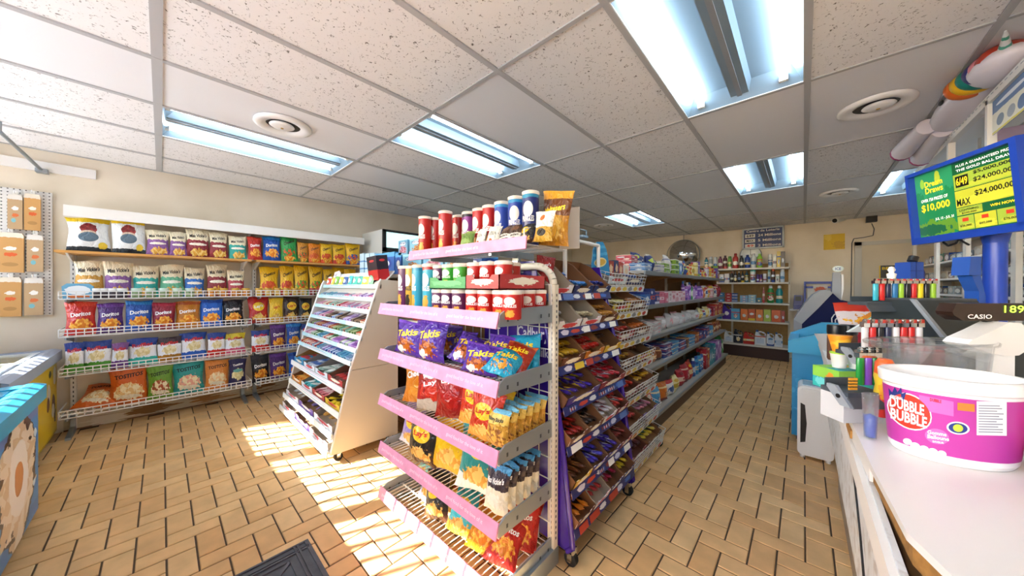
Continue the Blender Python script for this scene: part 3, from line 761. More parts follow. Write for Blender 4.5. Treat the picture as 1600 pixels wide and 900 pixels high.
for r, items in ROWS.items():
    z = LEV[r][0]+.004
    cnt = 0
    for (u0, u1, v, fl) in items:
        ya, yb = at(u0, v+20, x=XF).y, at(u1, v+20, x=XF).y
        zt = at((u0+u1)/2, v, x=XF).z
        w, h = (yb-ya)*1.0, max(.16, zt-z)
        d = min(.13, w*.42)
        lying = (r == 4 and u0 == 98)
        lb = '%s, %s on the %s shelf of the chip rack' % (FL[fl][0], nth(cnt), SHN[r])
        cnt += 1
        if lying:
            bag(fl, lb, 'chip bags on the wall rack', (XF-.06, (ya+yb)/2+.03, z+.03), .24, .27, .08, (-1.0, .1, PI/2-.3), 1)
        else:
            bag(fl, lb, 'chip bags on the wall rack', (XF-.02-d*.7-(.07 if r == 1 else 0), (ya+yb)/2, z), w, h, d, (-.1+R.uniform(-.04, .04), R.uniform(-.03, .03), PI/2+R.uniform(-.1, .1)))
# dip jars in front of the second shelf
JAR = {'green': mat('dip_green', '8FA878', .3), 'orange': mat('dip_orange', 'D88A2A', .3), 'yellow': mat('dip_yellow', 'DEB84A', .3), 'red': mat('dip_red', '9A2A20', .3), 'dark': mat('dip_dark', '3A3038', .3)}
JL = {'green': mat('jar_lid_mint', 'C8DCC8', .4), 'orange': mat('jar_lid_gold', 'D8A83A', .35), 'yellow': mat('jar_lid_ochre', 'C89A3A', .35), 'red': mat('jar_lid_red', 'A83A2A', .35), 'dark': mat('jar_lid_white', 'E6E2DC', .4)}
js = [(152, 'dark'), (163, 'dark'), (176, 'dark'), (190, 'dark'), (213, 'green'), (235, 'green'), (256, 'green'), (277, 'green'), (297, 'green'), (331, 'orange'), (350, 'orange'), (368, 'orange'), (385, 'orange'),
      (405, 'yellow'), (420, 'yellow'), (434, 'yellow'), (448, 'yellow'), (462, 'yellow'), (476, 'yellow'), (489, 'red'), (500, 'red')]
seen = {}
for u, c in js:
    y = at(u, 455, x=-4.47).y
    k = seen.get(c, 0); seen[c] = k+1
    bottle('jar', JAR[c], JL[c], 'small %s dip jar, %s of its row on the chip rack' % (c, nth(k)), 'dip jars on the chip rack', (-4.49, y, 1.179), .033, .085, cat='jar', name='dip_jar')
y = at(122, 455, x=-4.48).y
o = tag(obj('dip_pack', MB().prism([(-.075, 0), (.075, 0), (.08, .1), (.055, .125), (-.055, .125), (-.08, .1)], 'y', -.02, .02), packmat('dip_pack', '6AA8C8', (), [(.5, .55, .4, .3, 'E8ECEE', .1), (.5, .14, .36, .1, 'D8702A', .5)]), None, (-4.49, y, 1.179), (0, 0, PI/2)),
    'pale blue dip pack at the left end of the second chip shelf', 'dip pack')

# valance light above the rack
t = thing('valance_light', 'long white valance strip above the chip rack on the left wall', 'light fixture', (X0, -.54, 1.86), group=None)
obj('lip', MB().b2(.31, .335, 0, 2.42, .0, .075), WHITE, t)
obj('top_board', MB().b2(0, .335, 0, 2.42, .075, .09), WHITE, t)
for yy in (.1, 1.22, 2.3): obj('bracket', MB().prism([(0, -.02), (.3, .06), (.3, .075), (0, .075)], 'y', yy-.01, yy+.01), WMET, t)
# white ledger strip with the diagonal rod
pa, pb = at(150, 267, x=X0), at(150, 281, x=X0)
struct('trim_4', MB().b2(X0, X0+.022, Y0, pa.y, pb.z, pa.z), WHITE)
p0 = at(65, 266, x=X0+.06); p1 = at(0, 206, x=X0+.62)
t = thing('diagonal_rod', 'grey metal rod slanting down to the white strip high on the left wall', 'rod', p0)
obj('rod', MB().cyl((0, 0, 0), p1-p0, .012, n=8), GREYM, t)
obj('clamp', MB().b2(-.05, .02, -.03, .03, -.02, .012), GREYM, t)
obj('ceiling_hook', MB().cyl(p1-p0, (p1.x-p0.x, p1.y-p0.y, HC-p0.z), .008), GREYM, t)

struct('baseboard_left', MB().b2(X0, X0+.012, -.58, 2.0, 0, .17), packmat('peeling_base', 'CDBFA4', [(-.1, .08, '7A5A3A')], [(.2, .5, .05, .3, '8A6234', .9), (.36, .35, .07, .25, 'A87A48', .9), (.55, .6, .05, .3, '8A6234', .9), (.72, .4, .06, .3, '9A6E3E', .9), (.1, .3, .05, .3, 'E0D8C8', .9)], .7))
# pegboard with kraft packs
pz0, pz1 = at(82, 492, x=X0+.02).z, at(82, 302, x=X0+.02).z
py1 = at(82, 400, x=X0+.02).y
pegm, nt, b = _new('pegboard')
tc = nt.nodes.new('ShaderNodeTexCoord'); mp = nt.nodes.new('ShaderNodeMapping'); mp.inputs['Scale'].default_value = (36, 36, 36)
nt.links.new(tc.outputs['Object'], mp.inputs['Vector'])
fr2 = nt.nodes.new('ShaderNodeVectorMath'); fr2.operation = 'FRACTION'; nt.links.new(mp.outputs[0], fr2.inputs[0])
sb = nt.nodes.new('ShaderNodeVectorMath'); sb.operation = 'SUBTRACT'; sb.inputs[1].default_value = (.5, .5, .5); nt.links.new(fr2.outputs[0], sb.inputs[0])
ml = nt.nodes.new('ShaderNodeVectorMath'); ml.operation = 'MULTIPLY'; ml.inputs[1].default_value = (0, 1, 1); nt.links.new(sb.outputs[0], ml.inputs[0])
ln = nt.nodes.new('ShaderNodeVectorMath'); ln.operation = 'LENGTH'; nt.links.new(ml.outputs[0], ln.inputs[0])
lt = nt.nodes.new('ShaderNodeMath'); lt.operation = 'LESS_THAN'; lt.inputs[1].default_value = .17; nt.links.new(ln.outputs['Value'], lt.inputs[0])
mx = nt.nodes.new('ShaderNodeMix'); mx.data_type = 'RGBA'; mx.inputs[6].default_value = lin('E2E0DC'); mx.inputs[7].default_value = lin('5A5856')
nt.links.new(lt.outputs[0], mx.inputs[0]); nt.links.new(mx.outputs[2], b.inputs['Base Color']); b.inputs['Roughness'].default_value = .5
t = thing('pegboard', 'white perforated pegboard with hooks on the left wall', 'display board', (X0+.003, py1, pz0))
obj('board', MB().b2(.012, .022, -(py1-Y0-.02), 0, 0, pz1-pz0), pegm, t)
obj('batten', MB().b2(0, .012, -.3, -.02, .1, .14).b2(0, .012, -.3, -.02, 1.0, 1.04), WHITE, t)
PK = [(12, 36, 303, 359, 'grey'), (38, 64, 302, 361, 'amber'), (-6, 38, 362, 426, 'amber'), (42, 68, 366, 425, 'grey'), (-2, 34, 433, 494, 'amber'), (38, 68, 434, 492, 'grey')]
pm = {'amber': packmat('kraft_amber', 'C9985A', [(.88, 1.1, 'E8DCC8')], [(.5, .6, .22, .05, 'EFE6D8', .3), (.5, .45, .25, .05, 'D8602A', .3), (.5, .2, .3, .05, 'B0844A')], .6),
      'grey': packmat('kraft_grey', 'BFA078', [(.86, 1.1, 'E4DED4')], [(.5, .6, .22, .06, 'F0ECE4', .3), (.5, .4, .22, .05, 'D8703A', .3), (.4, .25, .16, .06, '7AB8C0')], .6)}
for k, (u0, u1, v0, v1, c) in enumerate(PK):
    a, b_ = at(u0, v0, x=X0+.06), at(u1, v1, x=X0+.06)
    o = thing('wallet_pack', 'flat %s cardboard pack hanging on the pegboard, %s column, %s row' % ('tan' if c == 'amber' else 'greyish', 'left' if k % 2 == 0 else 'right', ORD[k//2]), 'pack', (X0+.06, (a.y+b_.y)/2, b_.z), (0, 0, PI/2), 'cardboard packs on the pegboard')
    w, h = b_.y-a.y, a.z-b_.z
    obj('sleeve', MB().prism([(-w/2, 0), (w/2, 0), (w/2, h*.93), (w*.42, h), (-w*.42, h), (-w/2, h*.93)], 'y', -.012, .012), pm[c], o)
    obj('hook', MB().tube([(0, .04, h+.012), (0, -.03, h+.012), (0, -.036, h+.03)], .003, 5), CHROME, o)
    obj('hang_tab', MB().b2(-.012, .012, -.002, .002, h-.01, h+.03), TAG, o)
# ================================================================== COOLER, COOKIE SHELF, CANDY STAND
c0 = at(597, 358, x=-4.15)
CY, CZ = c0.y, c0.z
t = thing('drinks_cooler', 'tall white drinks cooler with a lit black framed header on the left wall', 'cooler', (X0+.03, CY, 0))
obj('cabinet', MB().b2(0, .62, 0, 1.3, .04, CZ), mat('cooler_white', 'DDE2E4', .4), t)
obj('header_frame', MB().b2(.62, .65, 0, 1.3, CZ-.3, CZ-.24).b2(.62, .65, 0, 1.3, CZ-.03, CZ).b2(.62, .65, 0, .045, CZ-.3, CZ).b2(.62, .65, 1.255, 1.3, CZ-.3, CZ), BLACK, t)
obj('header_light', MB().b2(.62, .632, .045, 1.255, CZ-.24, CZ-.03), mat('header_glow', 'C8ECEC', .4, emit=.8), t)
obj('door', MB().b2(.62, .65, 0, .63, .15, CZ-.31).b2(.62, .65, .67, 1.3, .15, CZ-.31), mat('cooler_door', '22282C', .15), t)
obj('plinth', MB().b2(.02, .6, .02, 1.28, 0, .04), BLACK, t)

SY = 1.45
ST = 1.40
t = thing('snack_shelving', 'low shelving behind the candy stand holding cookie boxes on top', 'shelving', (-3.85, SY, 0))
obj('back_panel', MB().b2(0, 1.75, .2, .22, 0, ST-.03), BROWN, t)
obj('end_panel', MB().b2(1.73, 1.75, 0, .42, 0, ST-.03), mat('dark_brown_panel', '5A3A24', .6), t)
obj('end_panel', MB().b2(0, .02, 0, .42, 0, ST-.03), mat('dark_brown_panel', '5A3A24', .6), t)
for z in (.2, .6, 1.0, ST): obj('shelf_board', MB().b2(-.02, 1.77, -.02, .44, z-.03, z), CREAM, t)
ck = {'blue': packmat('box_cookie', '2A62B0', [(.8, 1.1, '5AA6DC')], [(.5, .5, .36, .3, '1C3E94', .1), (.5, .5, .26, .16, 'DCE8F0', .1)], .4),
      'pale': packmat('box_pale', 'BBD8E8', [(-.1, .08, '3A7ABA'), (.3, .36, '4A8AC8'), (.62, .68, '4A8AC8')], (), .4),
      'tart': packmat('box_tart', '7AB8D4', [(.9, 1.1, '9AD0E4')], [(.55, .3, .36, .26, '9A5A2E', .5, 'C8925A'), (.5, .76, .34, .12, 'E8EEF0', .2)], .4),
      'tartb': packmat('box_tartb', '6AA6C8', (), [(.5, .35, .36, .26, 'C890A8', .5, '8A4A5A'), (.5, .76, .34, .12, 'E8EEF0', .2)], .4)}
def onshelf(u0, u1, v0, v1, y, zb=None):
    a, b_ = at(u0, v1, y=y), at(u1, v0, y=y)
    return (a.x+b_.x)/2, abs(b_.x-a.x), (a.z if zb is None else zb), at((u0+u1)/2, v0, y=y).z
CB = [(559, 566, 396, 424, 'pale', 'pale blue cookie box standing on edge at the left end'), (567, 574, 396, 424, 'pale', 'second pale cookie box standing on edge'), (575, 582, 395, 424, 'pale', 'third pale cookie box beside the blue one'),
      (583, 614, 395, 424, 'blue', 'blue cookie box with a white oval logo'), (614, 624, 395, 424, 'blue', 'blue cookie box half hidden behind its neighbour'),
      (625, 656, 396, 424, 'tart', 'light blue pastry box, bottom left of the pastry stack'), (657, 690, 397, 424, 'tartb', 'light blue pastry box with pink filling in the lower row'), (691, 720, 398, 424, 'tart', 'pastry box in the lower row behind the snack tubes'),
      (619, 634, 375, 396, 'tartb', 'narrow pastry box on top at the left'), (636, 662, 372, 396, 'tart', 'light blue pastry box on top of the stack'), (721, 750, 398, 424, 'blue', 'blue cookie box at the right behind the snack tubes')]
zb0 = ST
top0 = None
for k, (u0, u1, v0, v1, c, lb) in enumerate(CB):
    cx, w, zb, zt = onshelf(u0, u1, v0, v1, SY+.0)
    if v1 == 424:
        z0, z1 = ST, at((u0+u1)/2, v0, y=SY).z
        if c == 'tart' and top0 is None: top0 = z1
        if c in ('tart', 'tartb'): z1 = top0
    else: z0 = top0; z1 = zt
    w2 = w*.94
    word = {'blue': 'OREO', 'tart': 'POP TARTS', 'tartb': 'POP TARTS'}.get(c) if w > .06 else None
    carton(ck[c], lb + ' on the low shelving', 'box', 'cookie and pastry boxes', (cx, SY+.1, z0), w2, .16, z1-z0, 0, word, INKW if c == 'blue' else mat('blue_ink', '1A4A9A', .5), 'cookie_box', .5 if c == 'blue' else .78, .5 if c == 'blue' else .7, .2 if c == 'blue' else .15)
# orange carton and other stock seen in the gap beside the stand
for k, (z, c, w, h, lb) in enumerate([(.6, 'C8661C', .24, .22, 'orange snack carton on the low shelving end, seen past the stand'), (1.0, 'A8382A', .3, .1, 'red carton on the low shelving above the orange one'), (.2, '6A2A1C', .28, .25, 'dark red carton on the bottom of the low shelving')]):
    carton(packmat('gap_box%d' % k, c, (), [(.5, .5, .35, .2, 'E8A84A', .4)], .4), lb, 'box', None, (-2.32, SY+.08, z), w, .16, h, 0, 'Cheetos' if k == 0 else None, INKW, 'snack_carton', .5, .6, .25)

# ---- the stand
SXR, SXL = -2.5, -3.85
t = thing('candy_stand', 'white stepped candy and gum stand on casters with plain cream sides', 'display stand', (SXL, .8, 0), group=None)
W = SXR-SXL
LPx = lambda u, v: (at(u, v, x=SXR).y-.8, at(u, v, x=SXR).z)
side = [(.02, .07), (.53, .06), (.53, .655), (.155, .655)]
side2 = [(.155, .66), (.53, .66), (.53, 1.335), (.39, 1.345), (.37, 1.31)]
panm = mat('stand_cream', 'D6CCBA', .5)
for x in (0, W-.018):
    obj('lower_side_panel', MB().prism(side, 'x', x, x+.018), panm, t)
    obj('upper_side_panel', MB().prism(side2, 'x', x, x+.018), panm, t)
edge = MB()
pl = side[:1]+[(.155, .657)]+[(.37, 1.31), (.39, 1.345)]
for x in (0, W-.02):
    for (ya, za), (yb, zb) in zip(pl, pl[1:]): edge.cyl((x+.01, ya, za), (x+.01, yb, zb), .011, n=6)
obj('edge_trim', edge, WMET, t)
obj('back_panel', MB().b2(.018, W-.018, .51, .53, .07, 1.33), panm, t)
for x, y in ((.05, .08), (W-.04, .08), (.05, .48), (W-.04, .48)):
    cs = obj('caster', MB().cyl((x-.012, y, .03), (x+.012, y, .03), .03, n=14), RUBBER, t)
    obj('fork', MB().b2(x-.018, x+.018, y-.012, y+.02, .055, .075).b2(x-.018, x-.014, y-.012, y+.012, .025, .06).b2(x+.014, x+.018, y-.012, y+.012, .025, .06), CHROME, cs)
TZ = [(1.19, 1.29), (1.14, 1.185), (1.11, 1.09), (1.07, .98), (1.04, .89), (1.0, .80), (.96, .71), (.90, .52), (.88, .34), (.83, .205), (.80, .09)]
stripm = packmat('price_rail', 'A9D4DE', [(.72, 1.1, 'EEF4F4')], [(.1, .4, .05, .3, 'F2F4EE', .3), (.28, .4, .07, .26, '3A8AB0', .4), (.47, .4, .06, .3, 'EEF2F0', .3), (.62, .4, .04, .25, 'D85A6A', .3), (.8, .4, .07, .26, 'F0F2EA', .3)], .4)
stripm2 = packmat('price_rail_white', 'DDE6EA', (), [(.2, .5, .06, .3, 'B8A8D8', .3), (.6, .5, .07, .3, '8AB8D0', .3)], .4)
GUM = ['B8C8D8/6A8AB0', 'D88AB0/F0D0E0', 'E8B8C8/C85A8A', '8AC8D8/2A7AA8', 'EDE6D0/D85A2A', '3A7A3A/E0E8D0', 'C83A3A/F0E0D0', '6A8A4A/C8D8A0', '9A7AB8/E0D0F0', 'E8D04A/C88A2A', '2A5AA8/D0E0F0', 'E89AB8/B84A7A', '4A3A34/A88A6A', 'B0342A/E8C08A', 'A8D8C8/3A9A8A', 'D8A8D8/8A4AA8']
CN = {'B8C8D8': 'silver', 'D88AB0': 'rose', 'E8B8C8': 'pale pink', '8AC8D8': 'pale blue', 'EDE6D0': 'cream', '3A7A3A': 'green', 'C83A3A': 'red', '6A8A4A': 'olive', '9A7AB8': 'lilac', 'E8D04A': 'yellow', '2A5AA8': 'blue', 'E89AB8': 'pink', '4A3A34': 'dark brown', 'B0342A': 'brick red', 'A8D8C8': 'mint', 'D8A8D8': 'mauve'}
tone = {0: [0, 3, 0, 0, 11, 1, 8, 1], 1: [2, 4, 14, 6, 2, 0, 1, 9], 2: [8, 1, 12, 10, 12, 8, 12, 4], 3: [12, 13, 8, 13, 7, 14, 7, 4], 4: [1, 5, 3, 6, 5, 15, 8, 15], 5: [13, 6, 3, 0, 8, 10, 3, 0]}
for k, (y, z) in enumerate(TZ):
    y -= .8
    if k == 0: pass
    hgt = .03 if k < 7 else .04
    sl = obj('tier_shelf', MB().prism([(y, z-.012), (.51, z-.012+.10*(k < 7)+.03), (.51, z+.10*(k < 7)+.03), (y, z)], 'x', .02, W-.02), WMET, t)
    obj('price_rail', MB().prism([(y-.014, z-hgt*.6), (y-.002, z-hgt*.6), (y-.002, z+hgt*.5), (y-.010, z+hgt*.5)], 'x', .0, W, 0), stripm if k < 7 else stripm2, t)
PRODW = W-.06
for k in range(6):
    y, z = TZ[k+1]; y -= .8
    n = 22
    z += .004
    for i in range(n):
        g = GUM[tone[k][int(i/n*8)]].split('/')
        if R.random() < .25: g = GUM[R.choice(tone[k])].split('/')
        x = .03+PRODW*(i+.5)/n
        yd = .07+.01*R.random()
        o = obj('gum_pack', _UB, packmat('gum_%s' % g[0], g[0], [(-.1, .3, g[1])], [(.5, .6, .3, .14, g[1], .3)], .3), None, (SXL+x, .8+y+.01+yd, z+.022), (.28, 0, .0+R.uniform(-.06, .06)), (PRODW/n*.86, .15, .020+.008*R.random()))
        o.rotation_euler = (.30, 0, R.uniform(-.25, -.1) if k % 2 else R.uniform(-.05, .1))
        tag(o, '%s gum or candy pack on tier %s of the candy stand, %s from left' % (CN[g[0]], ORD[k], nth(i)), 'candy', 'packs on the candy stand')
# top tier: upright packets
TP = [('E0483A', .07, .09), ('E8C83A', .08, .1), ('7AB84A', .07, .11), ('E8D84A', .08, .1), ('2A5AA0', .08, .1), ('3ABAC0', .09, .11), ('4AC0B0', .1, .1), ('3AA8A0', .1, .1), ('D8D04A', .1, .09), ('8AC8A0', .1, .11)]
tn = ['red', 'yellow', 'lime', 'pale yellow', 'blue', 'cyan', 'turquoise', 'teal', 'mustard', 'mint']
x = .06
for k, (c, w, h) in enumerate(TP):
    bagm = packmat('candybag_'+c, c, [(.8, 1.1, 'F0EEE6')], [(.5, .4, .3, .2, 'F2F0E8', .4)], .35)
    o = obj('candy_packet', bag_mesh(k % 5), bagm, None, (SXL+x+w/2, 1.2, 1.30), (-.25, 0, R.uniform(-.1, .1)), (w*1.2, .03, h))
    tag(o, '%s candy packet standing on the top tier of the white stand' % tn[k], 'candy', 'packets on the stand top')
    x += .112
t2 = thing('top_carton', 'black, grey and red snack carton leaning on top of the candy stand', 'box', (SXL+W-.17, 1.25, 1.345), (.12, .0, -.15))
obj('carton', MB().box((0, 0, .1), (.27, .09, .2)), packmat('lean_box', '1E1C2E', [(-.1, .42, 'B81C22')], [(.5, .8, .25, .05, 'C83038')], .4), t2)
obj('lid_flap', MB().box((-.15, -.02, .1), (.05, .012, .2), M=Matrix.Rotation(.5, 3, 'Z')), mat('carton_grey', '8A8A8C', .6), t2)
tag(obj('header_card', MB().prism([(0, 0), (.2, 0), (.2, .1), (.16, .125), (.03, .11), (0, .06)], 'y', 0, .004), packmat('headcard', 'E4E2E8', (), [(.4, .5, .3, .2, 'B8B4C8', .4)]), None, (SXL+.02, 1.28, 1.33)), 'pale header card at the left end of the candy stand top', 'card')

# cartons in the lower trays
CT = {'blue': ('2A8ABA', 'A8783A'), 'pale': ('DCE8EE', '8A8078'), 'orange': ('D88A2A', '8A5A2E'), 'white': ('E4E6EA', 'B0A08A'), 'red': ('B83A3A', '7A5038'), 'yellow': ('E0C23A', '6A4A2A'), 'violet': ('6A4AA0', '8A6A4A'), 'pink': ('E0A8C0', '8A6A5A'),
      'brown': ('6A3A1E', '8A5A34'), 'purple': ('3A2080', '7A5030'), 'navy': ('24306A', '7A5030'), 'amber': ('C8781C', '8A5A2E'), 'gold': ('D8AE22', '6A4420'), 'crimson': ('8E1A24', '6A3A24')}
_TM = {}
def tray(c, label, group, loc, w, d, hb, hf, rot=(0, 0, 0)):
    k = (round(w, 3), round(d, 3), round(hb, 3), round(hf, 3))
    if k not in _TM: _TM[k] = tray_mesh(w, d, hb, hf)
    oc, ic = CT[c]
    o = obj('display_carton', _TM[k], [packmat('ctn_'+c, oc, (), [(.5, .55, .3, .25, 'F0EAD8' if c not in ('white', 'pale', 'yellow') else 'C83A3A', .4)], .45), mat('ctn_in_'+c, ic, .7)], None, loc, rot)
    return tag(o, label, 'carton', group)
NUM = 'one two three four five six seven eight'.split()
def bars(c, c2, cn, where, loc, w, d, n, size, rot=0, tilt=0, group='wrapped bars', lvl=3, along='y', lift=.006):
    m = barmat(c, c2)
    for i in range(n):
        row, col = divmod(i, lvl)
        fx = (col+.5)/lvl-.5
        x = fx*(w-.012); y = -d*.36+d*.7*((row+.5)/max(1, math.ceil(n/lvl)))
        v = Vector((x+R.uniform(-.004, .004), y, lift+.004*row+R.uniform(0, .014)))
        v.rotate(Euler((tilt, 0, rot)))
        o = obj('candy_bar', BAR, m, None, Vector(loc)+v, (tilt+R.uniform(-.12, .12), R.uniform(-.1, .1), rot+(PI/2 if along == 'y' else 0)+R.uniform(-.2, .2)), size)
        tag(o, '%s wrapped bar, row %s, %s across, %s' % (cn, NUM[row], nth(col), where), 'candy', group)
LOW = [(7, [('blue', 'blue', '2A9ACA', 'C83040', 'pale blue'), ('pale', 'silver', 'B8C4D0', '3A6AB0', 'silver'), ('pale', 'grey green', '8AA89A', 'E0E8E0', 'grey green'), ('red', 'brown', '6A4038', 'C84040', 'brown')]),
       (8, [('orange', 'orange', 'D8801E', 'F0C060', 'orange'), ('pale', 'cyan', '3ABAC8', 'E8F0F0', 'cyan'), ('red', 'rose', 'C86A7A', 'F0D8D8', 'rose'), ('yellow', 'yellow', 'E0C828', '3A2A1A', 'yellow')]),
       (9, [('white', 'white', 'C8D0D8', '8A98A8', 'white'), ('violet', 'violet', '7A6AB0', 'D8D0E8', 'violet'), ('white', 'gold', 'C89A4A', '5A4A9A', 'gold')]),
       (10, [('white', 'lilac', 'A890D0', 'E8E0F0', 'lilac'), ('violet', 'plum', '5A3A8A', 'C8B8E0', 'plum'), ('white', 'grey', 'B8B8C8', '8A7AB0', 'grey')])]
TW = ['upper', 'second', 'third', 'lowest']
for q, (k, cs) in enumerate(LOW):
    y, z = TZ[k]
    n = len(cs); w = (W-.06)/n
    for i, (c, nm, a, b_, cn) in enumerate(cs):
        x = SXL+.03+w*(i+.5)
        tray(c, '%s open carton, %s from left in the %s bin of the candy stand' % (c, nth(i), TW[q]), 'cartons on the candy stand', (x, y+.125, z+.012), w*.96, .23, .1, .05, (.05, 0, 0))
        bars(a, b_, cn, '%s carton, %s candy stand bin' % (nth(i), TW[q]), (x, y+.125, z+.02), w*.9, .22, 7 if q < 2 else 3, (.13, .05, .02), 0, .05, 'bars in the stand cartons', 3 if q == 2 else 4)
# ================================================================== END-CAP RACK
EX0, EX1, EY0, EY1 = -1.82, -.86, .875, 1.23
t = thing('end_rack', 'tall white wire snack rack with pink price strips at the aisle end', 'display rack', (0, 0, 0))
slot = DGREY
for x in (EX0, EX1):
    pts = [(x, EY1, .0), (x, EY1, 1.28)]
    b = MB().b2(x-.018, x+.018, EY1-.015, EY1+.015, 0, 1.30)
    s_ = 1 if x == EX0 else -1
    arc = [(x+s_*.11*(1-math.cos(a)), EY1, 1.30+.09*math.sin(a)) for a in [k*PI/2/6 for k in range(7)]]+[(x+s_*.2, EY1, 1.39)]
    b.tube(arc, .018, 8)
    obj('post', b, CREAM, t)
    sl = MB()
    for k in range(46): sl.b2(x-.0185, x+.0185, EY1-.004, EY1+.004, .12+k*.025, .132+k*.025); sl.b2(x-.004, x+.004, EY1-.0155, EY1+.0155, .12+k*.025, .132+k*.025)
    obj('slots', sl, slot, t, kind='stuff')
obj('cross_bar', MB().cyl((EX0+.15, EY1, 1.39), (EX1-.15, EY1, 1.39), .016, n=8), CREAM, t)
for x_ in (EX0+.23, EX1-.23): obj('bar_clamp', MB().b2(x_-.03, x_+.03, EY1-.03, EY1+.02, 1.36, 1.42), CHROME, t)
for x_ in (EX0, EX1): obj('base_rail', MB().b2(x_-.02, x_+.02, EY0+.02, EY1+.02, .0, .08), GREYM, t)
gr = MB()
for k in range(15): x = EX0+(EX1-EX0)*k/14; gr.b2(x-.0018, x+.0018, EY1-.02, EY1-.016, .1, 1.3)
for k in range(13): z = .1+k*.1; gr.b2(EX0, EX1, EY1-.024, EY1-.02, z-.0018, z+.0018)
obj('back_grid', gr, WIRE, t)
SZ = [.085, .35, .63, .895, 1.16]
for k, z in enumerate(SZ):
    m = MB()
    for i in range(33): x = EX0+.01+(EX1-EX0-.02)*i/32; m.b2(x-.0016, x+.0016, EY0, EY1-.02, z-.002, z+.0012)
    for yy in (EY0+.005, EY0+.12, EY0+.24, EY1-.03): m.b2(EX0+.01, EX1-.01, yy-.003, yy+.003, z-.006, z-.001)
    for i in range(25): x = EX0+.01+(EX1-EX0-.02)*i/24; m.b2(x-.0014, x+.0014, EY0-.002, EY0+.001, z-.03, z+.02)
    m.b2(EX0, EX1, EY0-.003, EY0+.001, z-.032, z-.028)
    obj('wire_shelf', m, WIRE, t)
    for x in (EX0, EX1):
        a = obj('side_arm', MB().prism([(EY0-.005, z-.025), (EY1, z-.035), (EY1, z+.045), (EY0+.03, z+.04), (EY0-.005, z+.02)], 'x', x-.004, x+.004), GREYM, t)
        sc_l = MB()
        for yy in (EY0+.04, EY0+.1, EY1-.1, EY1-.04): sc_l.b2(x-.0046, x+.0046, yy-.005, yy+.005, z-.008, z+.008)
        obj('arm_slot', sc_l, DGREY, a)
    st = obj('price_strip', MB().prism([(EY0-.022, z-.03), (EY0-.016, z-.033), (EY0+.0, z+.028), (EY0-.006, z+.031)], 'x', EX0-.02, EX1+.0), PINK, t)
    for i in range(3):
        lettering(st, 'good food for the love of it', (EX0+.14+i*.31, EY0-.0155, z-.001), (1, 0, 0), (0, .25, .97), .24, .02, mat('pale_pink_ink', 'F4DCE8', .5), 0)
# top shelf
TY0, TY1, TZ1 = 1.04, 1.36, 1.475
m = MB()
for i in range(33): x = EX0+.02+(EX1-EX0-.04)*i/32; m.b2(x-.0016, x+.0016, TY0, TY1, TZ1-.003, TZ1)
for yy in (TY0, TY0+.1, TY0+.2, TY1): m.b2(EX0+.02, EX1-.02, yy-.003, yy+.003, TZ1-.007, TZ1-.003)
obj('top_wire_shelf', m, WIRE, t)
for x_ in (EX0+.23, EX1-.23): obj('top_shelf_arm', MB().b2(x_-.01, x_+.01, TY0, TY1, TZ1-.04, TZ1-.007).b2(x_-.02, x_+.02, EY1-.01, EY1+.01, 1.39, 1.45), GREYM, t)
st = obj('price_strip', MB().prism([(TY0-.014, TZ1-.025), (TY0-.008, TZ1-.027), (TY0-.003, TZ1+.028), (TY0-.009, TZ1+.03)], 'x', EX0+.02, EX1), PINK, t)
for i in range(2): lettering(st, 'good food for the love of it', (EX0+.2+i*.33, TY0-.0125, TZ1+.002), (1, 0, 0), (0, .1, .99), .26, .022, mat('pale_pink_ink', 'F4DCE8', .5), 0)
obj('wire_fence', MB().tube([(EX1-.02, TY0, TZ1), (EX1-.02, TY0, TZ1+.06), (EX1-.02, TY0+.1, TZ1+.09), (EX1-.02, TY1, TZ1+.09), (EX1-.02, TY1, TZ1)], .003, 5).cyl((EX0+.02, TY1, TZ1+.06), (EX1-.02, TY1, TZ1+.06), .003, n=5), WIRE, t)
tag(obj('blank_card', MB().b2(-.05, .05, -.003, .003, 0, .2), mat('card_grey', 'C9C6C0', .6), None, (EX1+.015, 1.34, TZ1), (0, 0, .3)), 'blank pale card standing at the right end of the top snack shelf', 'card')

# tubes on the top shelf
TS = [(664, 'red', 1.10), (681, 'red', 1.17), (696, 'red', 1.10), (706, 'red', 1.24), (717, 'red', 1.22), (732, 'violet', 1.2), (749, 'red', 1.19), (765, 'red', 1.18), (784, 'blue', 1.17), (806, 'blue', 1.15), (829, 'navy', 1.13)]
cnt = {}
for u, c, y in TS:
    p = at(u, 360, y=y)
    k = cnt.get(c, 0); cnt[c] = k+1
    can(c, '%s tall snack tube on the top shelf, %s %s one from left' % (CANS[c][0], nth(k), c), 'snack tubes on the top shelf', (p.x, y, TZ1+.001), R.uniform(-.2, .5) if c != 'red' else R.uniform(-.1, .3))
p = at(858, 330, y=1.17)
bag('ferrero', 'tall brown and golden candy pouch at the right end of the top shelf', None, (p.x, 1.2, TZ1+.002), .15, .245, .05, (0, .12, .1), 2)
for u, w, h, fl, lb, rr in [(727, .085, .085, 'greens', 'green foil snack pouch leaning in front of the tubes', -.3), (748, .07, .085, 'whitep', 'white pouch with a small orange square beside the green one', -.25), (766, .07, .09, 'whitep', 'second white pouch leaning against the red tubes', -.3),
                            (785, .09, .085, 'choc', 'brown and white candy pouch in front of the blue tubes', -.4), (803, .07, .08, 'choc', 'dark candy pouch right of the brown and white one', -.3), (820, .07, .075, 'lblack', 'small black pouch next to the gold pouch', -.3), (846, .085, .105, 'goldp', 'white and gold candy pouch at the front right corner of the top shelf', -.15)]:
    p = at(u, 370, y=1.07)
    w *= 1.15
    bag(fl, lb, 'pouches on the top shelf', (p.x, 1.075, TZ1+.004), w, h*1.25, .04, (rr, R.uniform(-.1, .1), R.uniform(-.2, .2)), None)
